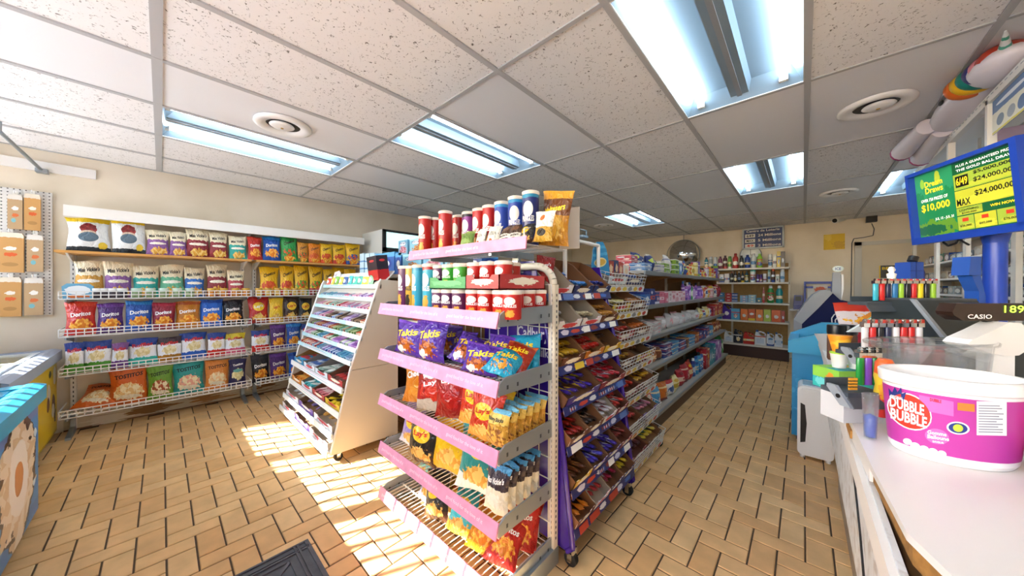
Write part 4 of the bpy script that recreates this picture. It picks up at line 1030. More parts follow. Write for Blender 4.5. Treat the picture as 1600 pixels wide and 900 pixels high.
for k, u in enumerate((697, 709, 721)):
    p = at(u, 392, y=1.08)
    bag('greens', 'flat green pouch lying at the left front of the top shelf, %s' % ('left one', 'middle one', 'right one')[k], 'pouches on the top shelf', (p.x, 1.07, TZ1+.012), .08, .09, .02, (-1.4, 0, .2), None)

# tubes and cartons on the fifth shelf
z = SZ[4]+.002
for u, c, lb, y in [(633, 'purple', 'tall purple snack tube at the left end of the fifth rack shelf', .94), (644, 'yellow', 'tall yellow and black snack tube beside the purple one', .96), (655, 'teal', 'tall turquoise snack tube, third from left on the fifth rack shelf', .94), (669, 'teal', 'tall turquoise snack tube behind the turquoise and red ones', 1.06), (672, 'redblue', 'tall red topped turquoise snack tube left of the green carton', .93)]:
    p = at(u, 450, y=y); can(c, lb, 'tall tubes on the fifth shelf', (p.x, y, z), R.uniform(-.2, .2))
row = [(687, 'purple'), (702, 'purple'), (719, 'purple'), (741, 'red'), (760, 'red'), (784, 'red'), (800, 'red')]
for k, (u, c) in enumerate(row):
    p = at(u, 470, y=.935)
    can(c, 'short %s snack tube in the front row under the cartons, %s from left' % (c, nth(k)), 'short tubes on the fifth shelf', (p.x, .935, z), R.uniform(-.1, .5), False)
for k, y in enumerate((1.01, 1.09, 1.17)):
    can('red', 'short red snack tube along the right edge under the red carton, %s from front' % nth(k), 'short tubes on the fifth shelf', (-.905, y, z), .6, False)
a, b_ = at(671, 448, y=.9), at(728, 448, y=.9)
zc = z+.116
tray('amber', 'green shallow carton of short snack tubes on the fifth rack shelf', 'tube cartons', ((a.x+b_.x)/2, 1.02, zc), b_.x-a.x, .24, .055, .055)
gcart = [o for o in sc.objects if o.get('label', '').startswith('green shallow carton')][0]
for q_ in (0, 1): gcart.material_slots[q_].link = 'OBJECT'; gcart.material_slots[q_].material = packmat('ctn_green', '4A9A5A', (), [(.5, .5, .4, .25, '6AB478', .4)], .5)
a = b_; xr = EX1-.02
o = tray('red', 'red shallow carton of short snack tubes on the fifth rack shelf', 'tube cartons', ((a.x+xr)/2+.005, 1.04, zc), xr-a.x-.01, .3, .06, .06)
for q_ in (0, 1): o.material_slots[q_].link = 'OBJECT'; o.material_slots[q_].material = packmat('ctn_red', 'B83426', (), [(.75, .5, .1, .3, 'C8A878', .1)], .5)
up = [(687, 'purple', .96), (703, 'green', .96), (721, 'green', .95), (712, 'green', 1.05), (743, 'red', .96), (763, 'red', .96), (787, 'red', .97), (800, 'red', 1.06)]
cnt = {}
for u, c, y in up:
    p = at(u, 420, y=y); k = cnt.get(c, 0); cnt[c] = k+1
    can(c, 'short %s snack tube standing in the upper cartons, %s %s one' % (c, nth(k), c), 'short tubes in the cartons', (p.x, y, zc+.006), R.uniform(-.1, .4), False)

# bags on the four lower shelves: (shelf, u0, u1, v0, v1, y, flavour, lean back, roll, yaw, words)
EB = [(3, 619, 650, 516, 556, .95, 'taki', -.15, .05, .1, 'at the left end'), (3, 640, 664, 514, 552, 1.05, 'taki', -.15, .0, -.1, 'behind the first two'), (3, 656, 687, 511, 562, .95, 'taki', -.15, .05, .15, 'second from the left front'),
      (3, 688, 714, 512, 550, 1.1, 'taki', -.2, -.05, .1, 'at the back left of centre'), (3, 710, 736, 512, 545, 1.12, 'taki', -.2, 0, .2, 'at the back in the centre'),
      (3, 700, 738, 527, 566, .98, 'taki', -.7, .5, .4, 'tipped over in the middle'), (3, 732, 775, 524, 560, 1.05, 'taki', -.9, -.5, .3, 'lying on top in the middle'), (3, 729, 767, 549, 584, .95, 'taki', -.3, .15, .3, 'at the front right of centre'), (3, 756, 788, 530, 572, 1.08, 'taki', -.4, .1, .1, 'dark one behind the red bag'),
      (3, 776, 826, 534, 576, 1.02, 'takir', -.8, .4, .3, 'the only red one'), (3, 765, 815, 553, 592, .95, 'takib', -.9, .5, .4, 'at the front right'), (3, 800, 850, 548, 588, 1.04, 'takib', -.8, .3, .3, 'in the middle of the turquoise heap'), (3, 826, 864, 540, 580, 1.12, 'takib', -.6, -.3, .2, 'at the back right'),
      (2, 640, 679, 577, 636, .98, 'csnack', -.12, -.12, .2, 'at the left end'), (2, 664, 706, 585, 645, .98, 'chili', -.2, -.3, .35, 'second from left'), (2, 690, 727, 592, 654, .98, 'dkred', -.15, -.2, .3, 'third from left'), (2, 716, 744, 594, 650, 1.06, 'dkred', -.15, -.2, .3, 'behind the other dark red one'),
      (2, 734, 765, 600, 648, 1.0, 'lfire', -.2, .1, .2, 'in the middle'), (2, 738, 775, 628, 682, .93, 'lfire', -.1, .12, .2, 'at the front of the middle'), (2, 758, 784, 606, 660, 1.02, 'lyellow', -.2, .3, .2, 'behind the stick bags'),
      (2, 722, 758, 594, 652, .99, 'lfire', -.15, .1, .2, 'left of the round logo bag'), (2, 700, 740, 592, 640, 1.12, 'csnack', -.2, .1, .2, 'at the back left of centre'), (2, 750, 790, 600, 650, 1.12, 'chili', -.2, -.1, .2, 'at the back in the centre'), (2, 650, 690, 584, 630, 1.1, 'dkred', -.2, -.1, .2, 'at the back left'),
      (1, 650, 684, 660, 712, 1.12, 'laqua', -.2, .1, .2, 'at the back left'), (1, 690, 726, 676, 730, 1.12, 'lblack', -.2, -.1, .2, 'at the back of centre'), (1, 740, 776, 690, 750, 1.12, 'lfire', -.2, 0, .2, 'behind the teal one at the back'),
      (3, 800, 840, 536, 580, 1.14, 'takib', -.3, -.2, .2, 'upright at the back'), (3, 660, 690, 512, 552, 1.13, 'taki', -.2, .1, -.1, 'at the very back left'),
      (0, 700, 740, 780, 830, 1.1, 'lyellow', -.5, .2, -.2, 'at the back of centre'), (0, 752, 800, 830, 880, .99, 'dred', -.9, -.2, .2, 'between the orange bag and the corner'),
      (1, 628, 656, 657, 700, .98, 'lilac', -.2, .15, .1, 'at the left end'), (1, 643, 674, 680, 728, .93, 'lblack', -.12, .1, .2, 'at the front left'), (1, 664, 692, 676, 728, 1.02, 'lmix', -.15, .0, .2, 'behind the black one'), (1, 682, 722, 674, 745, .98, 'lyellow', -.15, .08, .3, 'beside the black one'), (1, 706, 736, 682, 744, 1.07, 'lmix', -.15, 0, .2, 'behind the yellow one'),
      (1, 724, 768, 700, 780, .97, 'lteal', -.15, .08, .35, 'in the centre'), (1, 722, 748, 690, 750, 1.07, 'lred', -.2, 0, .2, 'behind the teal one'),
      (0, 638, 664, 738, 768, 1.05, 'lmint', -.9, .3, .1, 'at the back left'), (0, 650, 682, 752, 788, .98, 'lilac', -.6, .2, .1, 'at the left'), (0, 668, 694, 768, 810, .95, 'lblack', -.3, -.3, .2, 'at the front left'), (0, 692, 722, 778, 818, 1.02, 'lyellow', -.5, .1, .2, 'in the middle'),
      (0, 694, 736, 798, 848, .95, 'laqua', -.5, .2, .3, 'at the front of the middle'), (0, 722, 778, 812, 872, .95, 'dorange', -.6, .3, .4, 'at the front right'), (0, 740, 786, 806, 850, 1.04, 'dred', -.6, .3, .4, 'behind the orange bag'),
      (0, 784, 838, 828, 893, .96, 'dred', -1.0, .3, .4, 'at the front right corner'), (0, 808, 858, 792, 850, 1.1, 'dred', -.8, .1, .4, 'against the back right post'), (0, 790, 832, 800, 850, 1.08, 'dred', -.6, .2, .5, 'at the back in the middle')]
EN = ['bottom', 'second', 'third', 'fourth']
for (sh, u0, u1, v0, v1, y, fl, lean, roll, yaw, wd) in EB:
    a, b_ = at(u0, v1, y=y), at(u1, v0, y=y)
    w, h = abs(b_.x-a.x)*1.16, max(.11, abs(b_.z-a.z)*1.08)
    if lean < -.4: h = min(max(h, .13), .2); w = min(max(w, .11), .15)
    zb = SZ[sh]+.004+(.018 if lean < -.4 else 0)
    cx = min(max((a.x+b_.x)/2, EX0+.02+w/2), EX1-.015-w/2)
    bag(fl, '%s, %s end rack shelf, %s' % (FL[fl][0], EN[sh], wd), 'snack bags on the end rack', (cx, y-.0, zb), w, h, .075, (lean, roll*.6, yaw))
def deep_row(sh, fl, u, v0, v1, n, lb):
    p = at(u, v0, y=.96); q = at(u, v1, y=.96)
    for k in range(n):
        bag(fl, '%s on the %s shelf at right, %s from front' % (FL[fl][0], EN[sh], nth(k)), lb, (min(p.x, EX1-.075), .93+k*.05, SZ[sh]+.004), .125, max(.15, p.z-q.z if v0 < v1 else q.z-p.z)*1.0, .06, (-.1, .03, .1), k % 5)
deep_row(2, 'stick', 790, 681, 628, 6, 'stick bags on the third shelf')
deep_row(1, 'mvdark', 782, 800, 728, 5, 'kettle chip bags on the second shelf')
bag('stick', 'yellow potato stick bag lying across the upright ones', None, (-1.03, 1.0, SZ[2]+.165), .12, .17, .05, (-1.35, .1, 1.1), 1)
# ================================================================== PURPLE BAR RACK
P = [(-.93, 1.245), (-.88, 1.07), (-.86, .895), (-.83, .71), (-.81, .53), (-.785, .34), (-.77, .165)]
PY0, PY1 = 1.27, 1.95
t = thing('bar_rack', 'purple chocolate bar rack on casters beside the end rack', 'display rack', (0, 0, 0))
poly = [(-1.36, .1), (-.80, .07), (-.765, .12), (-.83, .6), (-.90, 1.0), (-.97, 1.3), (-1.0, 1.42), (-1.36, 1.42)]
PUR = mat('purple_gloss', '3B1C8C', .25, coat=.4)
for y in (PY0-.012, PY1+.004): obj('end_panel', MB().prism(poly, 'y', y, y+.008), PUR, t)
for y in (PY0-.012, PY1+.004):
    fp = MB(); q = [(-.80, .07), (-.77, .1), (-.835, .6), (-.905, 1.0), (-.98, 1.32)]
    for (xa, za), (xb, zb) in zip(q, q[1:]): fp.cyl((xa, y+.004, za), (xb, y+.004, zb), .013, n=8)
    obj('front_post', fp, PUR, t)
obj('back_panel', MB().b2(-1.37, -1.36, PY0, PY1, .1, 1.42), PUR, t)
lettering(t, 'Cadbury', (at(832, 518, y=PY0-.013).x, PY0-.0135, at(832, 522, y=PY0).z), (1, 0, 0), (0, 0, 1), .2, .075, mat('pale_lilac_ink', 'DCD8EC', .5))
lettering(t, 'Dairy Milk', (at(832, 550, y=PY0-.013).x, PY0-.0135, at(832, 549, y=PY0).z), (1, 0, 0), (0, 0, 1), .2, .06, mat('pale_lilac_ink', 'DCD8EC', .5))
for x, y in ((-.79, PY0+.01), (-.80, PY1), (-1.3, PY0+.01), (-1.3, PY1)):
    cs = obj('caster', MB().cyl((x, y-.012, .032), (x, y+.012, .032), .032, n=14), RUBBER, t)
    obj('fork', MB().b2(x-.02, x+.02, y-.018, y+.018, .062, .085).b2(x-.012, x+.012, y-.018, y-.013, .02, .07).b2(x-.012, x+.012, y+.013, y+.018, .02, .07), CHROME, cs)
navystrip = packmat('navy_rail', '232A6A', (), [(.12, .5, .05, .3, 'D8D2E0', .3), (.26, .5, .06, .26, 'C8442A', .4), (.4, .5, .05, .3, 'E0E0E4', .3), (.55, .5, .06, .26, '8A3A2A', .4), (.7, .5, .05, .3, 'C8D0E8', .3), (.86, .5, .06, .26, '3A6AC0', .4)], .4)
TH = .42
for k, (x, z) in enumerate(P):
    D = .34
    obj('shelf', MB().box((x-D/2+.005, (PY0+PY1)/2, z+D/2*math.sin(TH)-.012), (D, PY1-PY0, .004), M=Matrix.Rotation(TH, 3, 'Y')), PUR, t)
    sm_ = obj('price_rail', MB().box((x+.006, (PY0+PY1)/2, z-.008), (.004, PY1-PY0+.01, .042), M=Matrix.Rotation(-.25, 3, 'Y')), navystrip, t)
    n = 6
    for i in range(n):
        y = PY0+.02+(PY1-PY0-.04)*(i+.5)/n
        if R.random() < .5: obj('price_tag', MB().box((x+.0105, y, z-.008), (.002, R.uniform(.06, .1), .032), M=Matrix.Rotation(-.25, 3, 'Y')), R.choice([TAG, TAG, navystrip, mat('yellow_tag', 'E8C83A', .5), mat('red_tag', 'B8402E', .5), mat('blue_tag', '5A78B8', .5)]), sm_)
rc = {'w': 'white', 'b': 'brown', 'a': 'amber', 'y': 'yellow', 'p': 'purple', 'r': 'crimson', 'n': 'navy', 'g': 'gold', 'd': 'red'}
PR = [[('w', '2A4A9A', 'D8E0F0', 'blue', 0), ('n', '3A7AC0', 'F0F0F0', 'blue', 6), ('n', '2A3A8A', 'D04A3A', 'navy', 6)],
      [('w', 'C8C8CC', '8A8A90', 'silver', 3), ('w', 'D8C8A0', '8A6A3A', 'tan', 6), ('b', 'C88A3A', '8A4A1A', 'caramel', 9)],
      [('b', 'D8A82A', '5A3A1A', 'golden', 9), ('a', 'B82A1E', 'E8D8B0', 'red', 12), ('g', '4A2A14', 'D8A82A', 'chocolate', 3)],
      [('p', '4A2A9A', 'E8C83A', 'purple', 10), ('r', 'B81E2A', 'E8E0E0', 'red', 14)],
      [('b', 'A82A1A', '2A1A14', 'dark red', 12), ('b', '3A2418', 'C8A88A', 'black', 9), ('w', 'D8D0D0', 'A83A4A', 'white', 10), ('r', 'C8382A', 'F0E8E0', 'scarlet', 8)],
      [('g', '6A3A1A', 'C88A4A', 'brown', 9), ('p', '4A3AB0', 'C8C0E8', 'violet', 12), ('p', '3A1E8A', 'E0E0F0', 'purple', 10), ('r', '8A2A1A', 'D8A88A', 'maroon', 6)],
      [('b', 'D87A1E', '2A1A10', 'orange', 8), ('w', 'B83A3A', 'E8E8E8', 'red and white', 6), ('n', 'A82A4A', 'E0D0D8', 'rose', 6), ('n', 'E0C02A', '6A3A1A', 'yellow', 6)]]
LV = ['top', 'second', 'third', 'fourth', 'fifth', 'sixth', 'bottom']
for k, ((x, z), cs) in enumerate(zip(P, PR)):
    n = len(cs); w = (PY1-PY0-.01)/n
    for i, (c, a, b_, cn, nb) in enumerate(cs):
        y = PY0+.005+w*(i+.5); D = .27
        loc = (x-D/2*math.cos(TH)-.004, y, z+D/2*math.sin(TH)-.004)
        tray(rc[c], '%s open carton, %s from front on the %s purple rack shelf' % (rc[c], nth(i), LV[k]), 'cartons on the purple rack', loc, w*.97, D, .115, .062, (TH, 0, PI/2))
        if nb: bars(a, b_, cn, '%s carton, %s purple rack shelf' % (nth(i), LV[k]), loc, w*.9, D, int(nb*1.0), (.105, .034, .02), PI/2, TH, 'bars on the purple rack', 3 if w < .2 else 4, lift=.022)
bag('dkred', 'red candy bag standing at the front of the purple rack top', None, (-.99, 1.33, 1.28), .1, .17, .05, (-.1, .1, .9), 2)
# white tube header frame
pa, pb = at(883, 372, x=-1.05), at(935, 384, x=-1.05)
obj('header_frame', MB().tube([(-1.05, pa.y, 1.3), (-1.05, pa.y, pa.z), (-1.05, pb.y, pb.z), (-1.05, pb.y, 1.3)], .013, 8), WMET, t)
p = at(910, 372, x=-1.05)
tag(obj('wire_clip', MB().tube([(0, -.05, 0), (0, -.05, .05), (0, .05, .05), (0, .05, 0)], .004, 5).b2(-.02, .02, -.03, .04, .0, .012), mat('blue_grey', '8AA8C0', .4), None, (-1.05, p.y, p.z+.004)), 'small wire clip on top of the white header frame', 'clip')

# ================================================================== WHITE BASKET RACK
B = [(-.98, 1.30), (-.95, 1.105), (-.92, .905), (-.905, .715), (-.88, .51), (-.86, .285), (-.825, .085)]
BY0, BY1 = 2.06, 2.70
t = thing('basket_rack', 'white wire basket rack of candy between the purple rack and the shelving', 'display rack', (0, 0, 0))
for y in (BY0-.02, BY1+.02):
    obj('rail', MB().tube([(-1.22, y, .0), (-1.22, y, 1.45)], .012, 8).cyl((-1.22, y, .06), (-.84, y, .05), .012), WMET, t)
    obj('caster', MB().cyl((-.86, y-.012, .028), (-.86, y+.012, .028), .028, n=12), RUBBER, t)
for k, (x, z) in enumerate(B):
    D = .30; M3 = Matrix.Rotation(.26, 3, 'Y')
    def T(px_, py_, pz_, x=x, z=z, M3=M3): return Vector((x, 0, z)) + M3 @ Vector((px_, py_, pz_))
    m = MB(); r = .0018
    n = 12
    for i in range(n+1):
        y = BY0+(BY1-BY0)*i/n
        m.cyl(T(0, y, .0), T(0, y, .085), r, n=4, caps=False); m.cyl(T(0, y, 0), T(-D, y, 0), r, n=4, caps=False)
    for h in (0, .03, .058, .085):
        m.cyl(T(0, BY0, h), T(0, BY1, h), r*1.5, n=5)
        for y in (BY0, BY1): m.cyl(T(0, y, h), T(-D, y, h), r*1.3, n=4)
    for i in range(7):
        for y in (BY0, BY1): m.cyl(T(-D*i/6, y, 0), T(-D*i/6, y, .085), r, n=4, caps=False)
    obj('wire_basket', m, WIRE, t)
    q = [T(.006, BY0, -.045), T(.006, BY1, -.045), T(.006, BY1, -.004), T(.006, BY0, -.004)]
    q2 = [p+Vector((-.004, 0, 0)) for p in q]
    obj('price_rail', MB().add(q+q2, [(0, 1, 2, 3), (7, 6, 5, 4), (0, 4, 5, 1), (2, 6, 7, 3), (1, 5, 6, 2), (3, 7, 4, 0)], 0, [[(0, 0), (1, 0), (1, 1), (0, 1)]]*6),
        packmat('basket_rail', 'E4E6E6', (), [(.1, .5, .06, .4, 'E0C23A', .2), (.24, .5, .06, .4, 'C88A3A', .3), (.4, .5, .06, .4, 'E8D04A', .2), (.56, .5, .06, .4, '8A8A8A', .3), (.72, .5, .06, .4, 'E0B83A', .2), (.88, .5, .06, .4, 'C83A2A', .3)], .45), t)
BR = [[('pale', 'A8C8D8', '3A7AA8', 'pale blue', 0), ('navy', '3A5AA8', 'E8E8F0', 'blue', 6)], [('yellow', 'E0D08A', 'C8A83A', 'cream', 6), ('brown', 'C88A5A', 'E8D8C0', 'tan', 6)], [('red', 'C8382A', 'F0C8A0', 'red', 8), ('brown', 'D8702A', '8A2A1A', 'orange', 8)],
      [('brown', 'B8862A', '3A2414', 'golden', 6), ('yellow', '8A4A1A', 'D8B02A', 'brown', 4)], [('crimson', 'D83A2A', 'F0E0D0', 'scarlet', 8), ('brown', 'D8A02A', '5A2A14', 'amber', 6)],
      [('brown', 'B8342A', 'F0D8C8', 'red', 8), ('violet', 'C87A8A', 'F0E0E8', 'pink', 6)], [('crimson', '5A2A2A', 'A86A5A', 'maroon', 7), ('brown', 'D8C03A', '3A7A5A', 'yellow', 6)]]
for k, ((x, z), cs) in enumerate(zip(B, BR)):
    w = (BY1-BY0)/2; D = .27
    for i, (c, a, b_, cn, nb) in enumerate(cs):
        y = BY0+w*(i+.5)
        loc = (x-.02-D/2*.966, y, z+.008+D/2*.257)
        tray(c, '%s carton in the %s half of the %s wire basket' % (c, ('near', 'far')[i], LV[k]), 'cartons in the wire baskets', loc, w*.94, D, .09, .06, (.26, 0, PI/2))
        if nb: bars(a, b_, cn, '%s carton, %s wire basket' % (('near', 'far')[i], LV[k]), loc, w*.9, D, int(nb*.85), (.1, .045, .024), PI/2, .26, 'bars in the wire baskets', 4, lift=.03)
# display sign and cartons in the top basket
p = at(948, 421, x=-1.02)
s = thing('candy_header', 'blue arched candy sign with a yellow oval in the top basket', 'sign', (-1.06, p.y, 1.36), (0, -.15, PI/2-.15))
obj('board', MB().prism([(-.1, 0), (.1, 0), (.1, .1), (.085, .19), (.05, .245), (-.02, .25), (-.07, .2), (-.1, .1)], 'y', -.003, .003), packmat('mint_sign', '2A86B8', [(.6, .68, '4AA6D0'), (.8, .88, '4AA6D0')], [(.5, .42, .36, .13, 'E8D89A'), (.5, .42, .3, .09, 'D8A83A')], .4), s)
for k, (c, w, h, yy, lb) in enumerate([('A83A2A', .1, .12, 2.32, 'red brown wafer box behind the candy sign'), ('2A3A6A', .07, .13, 2.42, 'navy candy box with red stripes in the top basket'), ('B84A3A', .08, .12, 2.50, 'red candy box at the right of the top basket'), ('E0DCD4', .1, .1, 2.61, 'white leaflet box at the far end of the top basket')]):
    carton(packmat('tb%d' % k, c, (), [(.5, .5, .3, .25, 'E8C8A0', .4)], .4), lb, 'box', None, (-1.13, yy, 1.37), w, .08, h, PI/2)

# ================================================================== MAIN GONDOLA
GY0, GY1, GXB = 2.78, 6.5, -1.42
t = thing('gondola', 'long double sided shelving unit running down the aisle with brown panels', 'shelving', (0, 0, 0))
pinep = mat('hardboard', 'A87A42', .6, vary=(5, .15))
GL = [(.165, -.95), (.57, -.985), (.845, -1.0), (1.13, -1.0), (1.43, -1.0)]
obj('spine', MB().b2(GXB-.02, GXB+.02, 1.32, GY1, .0, 1.42), pinep, t)
obj('kick_board', MB().b2(-1.0, -.975, GY0, GY1, 0, .13), mat('kick_brown', '4A2C1A', .5, vary=(4, .2)), t)
obj('kick_board', MB().b2(-1.88, -1.86, 1.32, GY1, 0, .13), mat('kick_brown', '4A2C1A', .5), t)
obj('end_board', MB().b2(-1.9, -1.40, GY0-.02-1.46, GY0-1.46, 0, 1.3), pinep, t)
obj('far_board', MB().b2(GXB-.3, GXB+.3, GY1, GY1+.02, 0, 1.42), pinep, t)
for k, (z, xf) in enumerate(GL):
    obj('shelf_board', MB().b2(GXB, xf-.01, GY0, GY1, z-.02, z), mat('shelf_grey', 'B8B4AA', .45), t)
    obj('price_channel', MB().prism([(xf-.01, z-.032), (xf, z-.034), (xf+.008, z+.002), (xf-.01, z+.004)], 'y', GY0, GY1), GREYM, t)
    obj('rear_shelf_board', MB().b2(-1.86, GXB, 1.34, GY1, z-.02, z), mat('shelf_grey', 'B8B4AA', .45), t)
for k in range(5):
    y = GY0+.02+(GY1-GY0-.04)*k/4
    obj('upright', MB().b2(GXB+.02, GXB+.05, y-.015, y+.015, 0, 1.42), CREAM, t)
    for z, xf in GL[1:]: obj('bracket', MB().prism([(GXB+.03, z-.02), (xf-.05, z-.02), (xf-.05, z-.03), (GXB+.03, z-.1)], 'y', y-.006, y+.006), pinep, t)
def PKM(i, base, a, b_):
    i = R.randrange(5)
    D_ = [([(.82, 1.1, b_)], [(.5, .45, .3, .2, a, .4)]), ([(-.1, .18, b_), (.7, .78, a)], [(.6, .42, .2, .16, a, .5, b_)]), ([(.3, .55, a)], [(.3, .75, .2, .1, b_, .2), (.6, .42, .25, .06, base, .3)]),
          ([(-.1, .4, b_)], [(.5, .7, .36, .1, a, .2), (.5, .3, .3, .2, a, .6, base)]), ([(.9, 1.1, a)], [(.35, .6, .25, .12, b_, .3), (.68, .25, .2, .14, a, .5)])][i]
    return packmat('goods_%s_%s_%d' % (base, a, i), base, D_[0], D_[1], .4)
def goods(level, y0, y1, rows, spec, gw, shelfname):
    """spec: list of (shape, colours, name word); fills the shelf from near to far"""
    z, xf = GL[level]
    cnt = {}
    for rr in range(rows):
        y = y0
        while y < y1:
            kind, cols, nm, wr, hr, dd = R.choice(spec) if not isinstance(spec, dict) else spec[min(spec, key=lambda q: abs(q-y))][R.randrange(len(spec[min(spec, key=lambda q: abs(q-y))]))]
            base, a, b_, cname = R.choice(cols)
            w, h = R.uniform(*wr), R.uniform(*hr)
            x = xf-.03-dd/2-rr*.13
            m = PKM(R.randrange(2), base, a, b_)
            k = cnt.get((cname, nm), 0); cnt[(cname, nm)] = k+1
            lb = '%s %s, %s such from near end, %s%s gondola shelf' % (cname, nm, nth(k), '' if rr == 0 else 'back row, ', shelfname)
            c = (x, y+w/2, z+.002)
            if kind == 'box': carton(m, lb, 'box', gw, c, w*.95, dd, h, PI/2+R.uniform(-.05, .05))
            elif kind == 'bag':
                o = obj('goods_bag', bag_mesh(R.randrange(5)), m, None, (x, y+w/2, z+.003), (-.15, R.uniform(-.1, .1), PI/2+R.uniform(-.2, .2)), (w, min(dd, .1), h)); tag(o, lb, 'bag', gw)
            elif kind == 'flat':
                for q in range(R.randint(2, 3)):
                    carton(m, lb if q == 0 else '%s %s, layer %s on the %s, %s%s gondola shelf' % (cname, nm, NUM[q], nth(k), 'back row, ' if rr else '', shelfname), 'box', gw, (x, y+w/2, z+.002+q*h), w*.95, dd, h*.98, PI/2+R.uniform(-.08, .08))
            else: bottle(kind, m, R.choice([WPL, BLACK, mat('cap_blue', '2A5AA8', .35), mat('cap_red', 'C03030', .35)]), lb, gw, c, w/2*.9, h, PI/2)
            y += w+R.uniform(.004, .02)
C_PASTEL = [('E8E4E4', 'C86A8A', 'B8A8D8', 'white and pink'), ('6A4A9A', 'D8C8E8', '8AB03A', 'violet'), ('2A3A7A', 'E8E0D0', 'C8D84A', 'navy'), ('8AB03A', '2A5A2A', 'E8E8E0', 'lime'), ('D8D4CE', '8A8AA8', 'C8C0D8', 'pale grey'), ('5A8AC0', 'E8F0F4', 'E8E4DC', 'sky blue'), ('C8505A', 'F0D8C8', 'E8E0E0', 'coral')]
C_YEL = [('E8C83A', 'C83A5A', 'F0E8C8', 'yellow'), ('F0E0A0', 'C8A83A', 'E0B03A', 'pale yellow'), ('E8E4DC', '3A5A9A', 'C83A3A', 'white'), ('D8702A', 'F0E0C8', 'E8C04A', 'orange')]
C_PINK = [('E6CDD2', 'C86A7A', 'D8A0A8', 'pale pink'), ('D8D0CC', 'B89098', 'E8D8D8', 'greyish pink'), ('D87088', 'F0D8DC', 'C84A60', 'rose')]
C_RED = [('B82834', 'E8C8B0', '8A1A24', 'red'), ('8E1E3A', 'D8A0A8', 'C83A4A', 'crimson'), ('C83A2A', 'F0D8A0', 'E8C83A', 'scarlet')]
C_CLR = [('C8C4C2', 'E0A0A0', 'E4E0DE', 'clear grey'), ('D4CECC', 'C8888A', 'E8E4E2', 'cloudy pink'), ('BDB6B2', 'D8D0CC', 'E0DCDA', 'cloudy white')]
C_BLU = [('3A6AB0', 'D8E0E8', '2A3A8A', 'blue'), ('4A9AC8', 'E8D8B0', '2A5AA0', 'light blue'), ('2A3A80', 'C84A3A', 'E0E0E8', 'dark blue')]
C_BRN = [('7A4424', 'E0B070', '4A2414', 'brown'), ('B86A2A', 'F0D0A0', '8A3A1A', 'caramel brown'), ('8A2A1E', 'E8C8A0', 'C87A3A', 'russet')]
C_ORG = [('D8742A', 'F0D090', '8A2A1A', 'orange'), ('C84A24', 'F0C8A0', 'E8D8C0', 'burnt orange'), ('E0A83A', 'F4E0B0', 'C8602A', 'golden')]
C_PUR = [('7A4AA8', 'E0C8E8', 'C88AD0', 'purple'), ('A868B8', 'E8D8F0', '6A3A98', 'mauve'), ('C8A0D0', '8A4AA8', 'E8E0F0', 'lilac')]
C_GRN = [('3AA04A', 'E0F0D0', '2A7A3A', 'green')]
C_TEA = [('3A9AAE', 'E0F0F0', '2A6A8A', 'teal')]
goods(4, 2.86, 4.3, 2, [('box', C_PASTEL, 'box', (.09, .18), (.08, .19), .12), ('flat', C_PASTEL, 'flat box', (.14, .2), (.035, .06), .14), ('bag', C_PASTEL, 'pouch', (.12, .18), (.12, .2), .09)], 'goods on the long shelving', 'top')
goods(4, 4.3, 6.3, 2, [('box', C_YEL+C_PASTEL[:2], 'box', (.07, .12), (.12, .22), .09), ('shampoo', C_YEL, 'bottle', (.07, .1), (.15, .24), .08), ('jar', C_YEL, 'jar', (.07, .09), (.1, .13), .09)], 'goods on the long shelving', 'far top')
goods(3, 2.86, 6.4, 1, {2.9: [('box', C_BLU, 'box', (.1, .14), (.1, .15), .14)], 3.6: [('box', C_PINK, 'carton', (.1, .16), (.1, .12), .16)], 4.6: [('shampoo', C_GRN+C_PUR, 'bottle', (.07, .1), (.18, .24), .08), ('bag', C_PUR, 'pouch', (.12, .16), (.16, .2), .08)], 5.6: [('bag', C_YEL, 'bag', (.13, .2), (.16, .2), .09), ('box', C_PINK, 'box', (.1, .14), (.12, .16), .12)], 6.3: [('bag', C_RED, 'bag', (.15, .2), (.16, .22), .1)]}, 'goods on the long shelving', 'fourth')
goods(2, 2.86, 6.4, 1, {2.9: [('flat', C_CLR, 'plate pack', (.2, .26), (.03, .05), .22)], 3.6: [('bag', C_CLR, 'cup bag', (.2, .26), (.14, .17), .1)], 4.4: [('box', C_PINK+C_BRN, 'box', (.14, .2), (.1, .15), .16), ('bag', C_CLR, 'cup bag', (.2, .24), (.12, .15), .1)], 5.2: [('bag', C_GRN+C_YEL, 'bag', (.14, .2), (.12, .16), .09)], 6.0: [('box', C_RED, 'box', (.1, .16), (.14, .19), .12)]}, 'goods on the long shelving', 'third')
goods(1, 2.86, 6.4, 1, {3.0: [('bag', C_BRN, 'pastry bag', (.12, .18), (.1, .13), .1)], 3.7: [('flat', C_BLU, 'flat box', (.22, .3), (.04, .06), .22)], 4.4: [('flat', C_BLU, 'flat box', (.2, .3), (.04, .06), .22), ('box', C_BRN, 'box', (.1, .16), (.1, .14), .12)], 5.2: [('box', C_BLU, 'box', (.16, .22), (.12, .15), .14)], 6.0: [('bag', C_BRN, 'snack bag', (.12, .18), (.14, .18), .09)]}, 'goods on the long shelving', 'second')
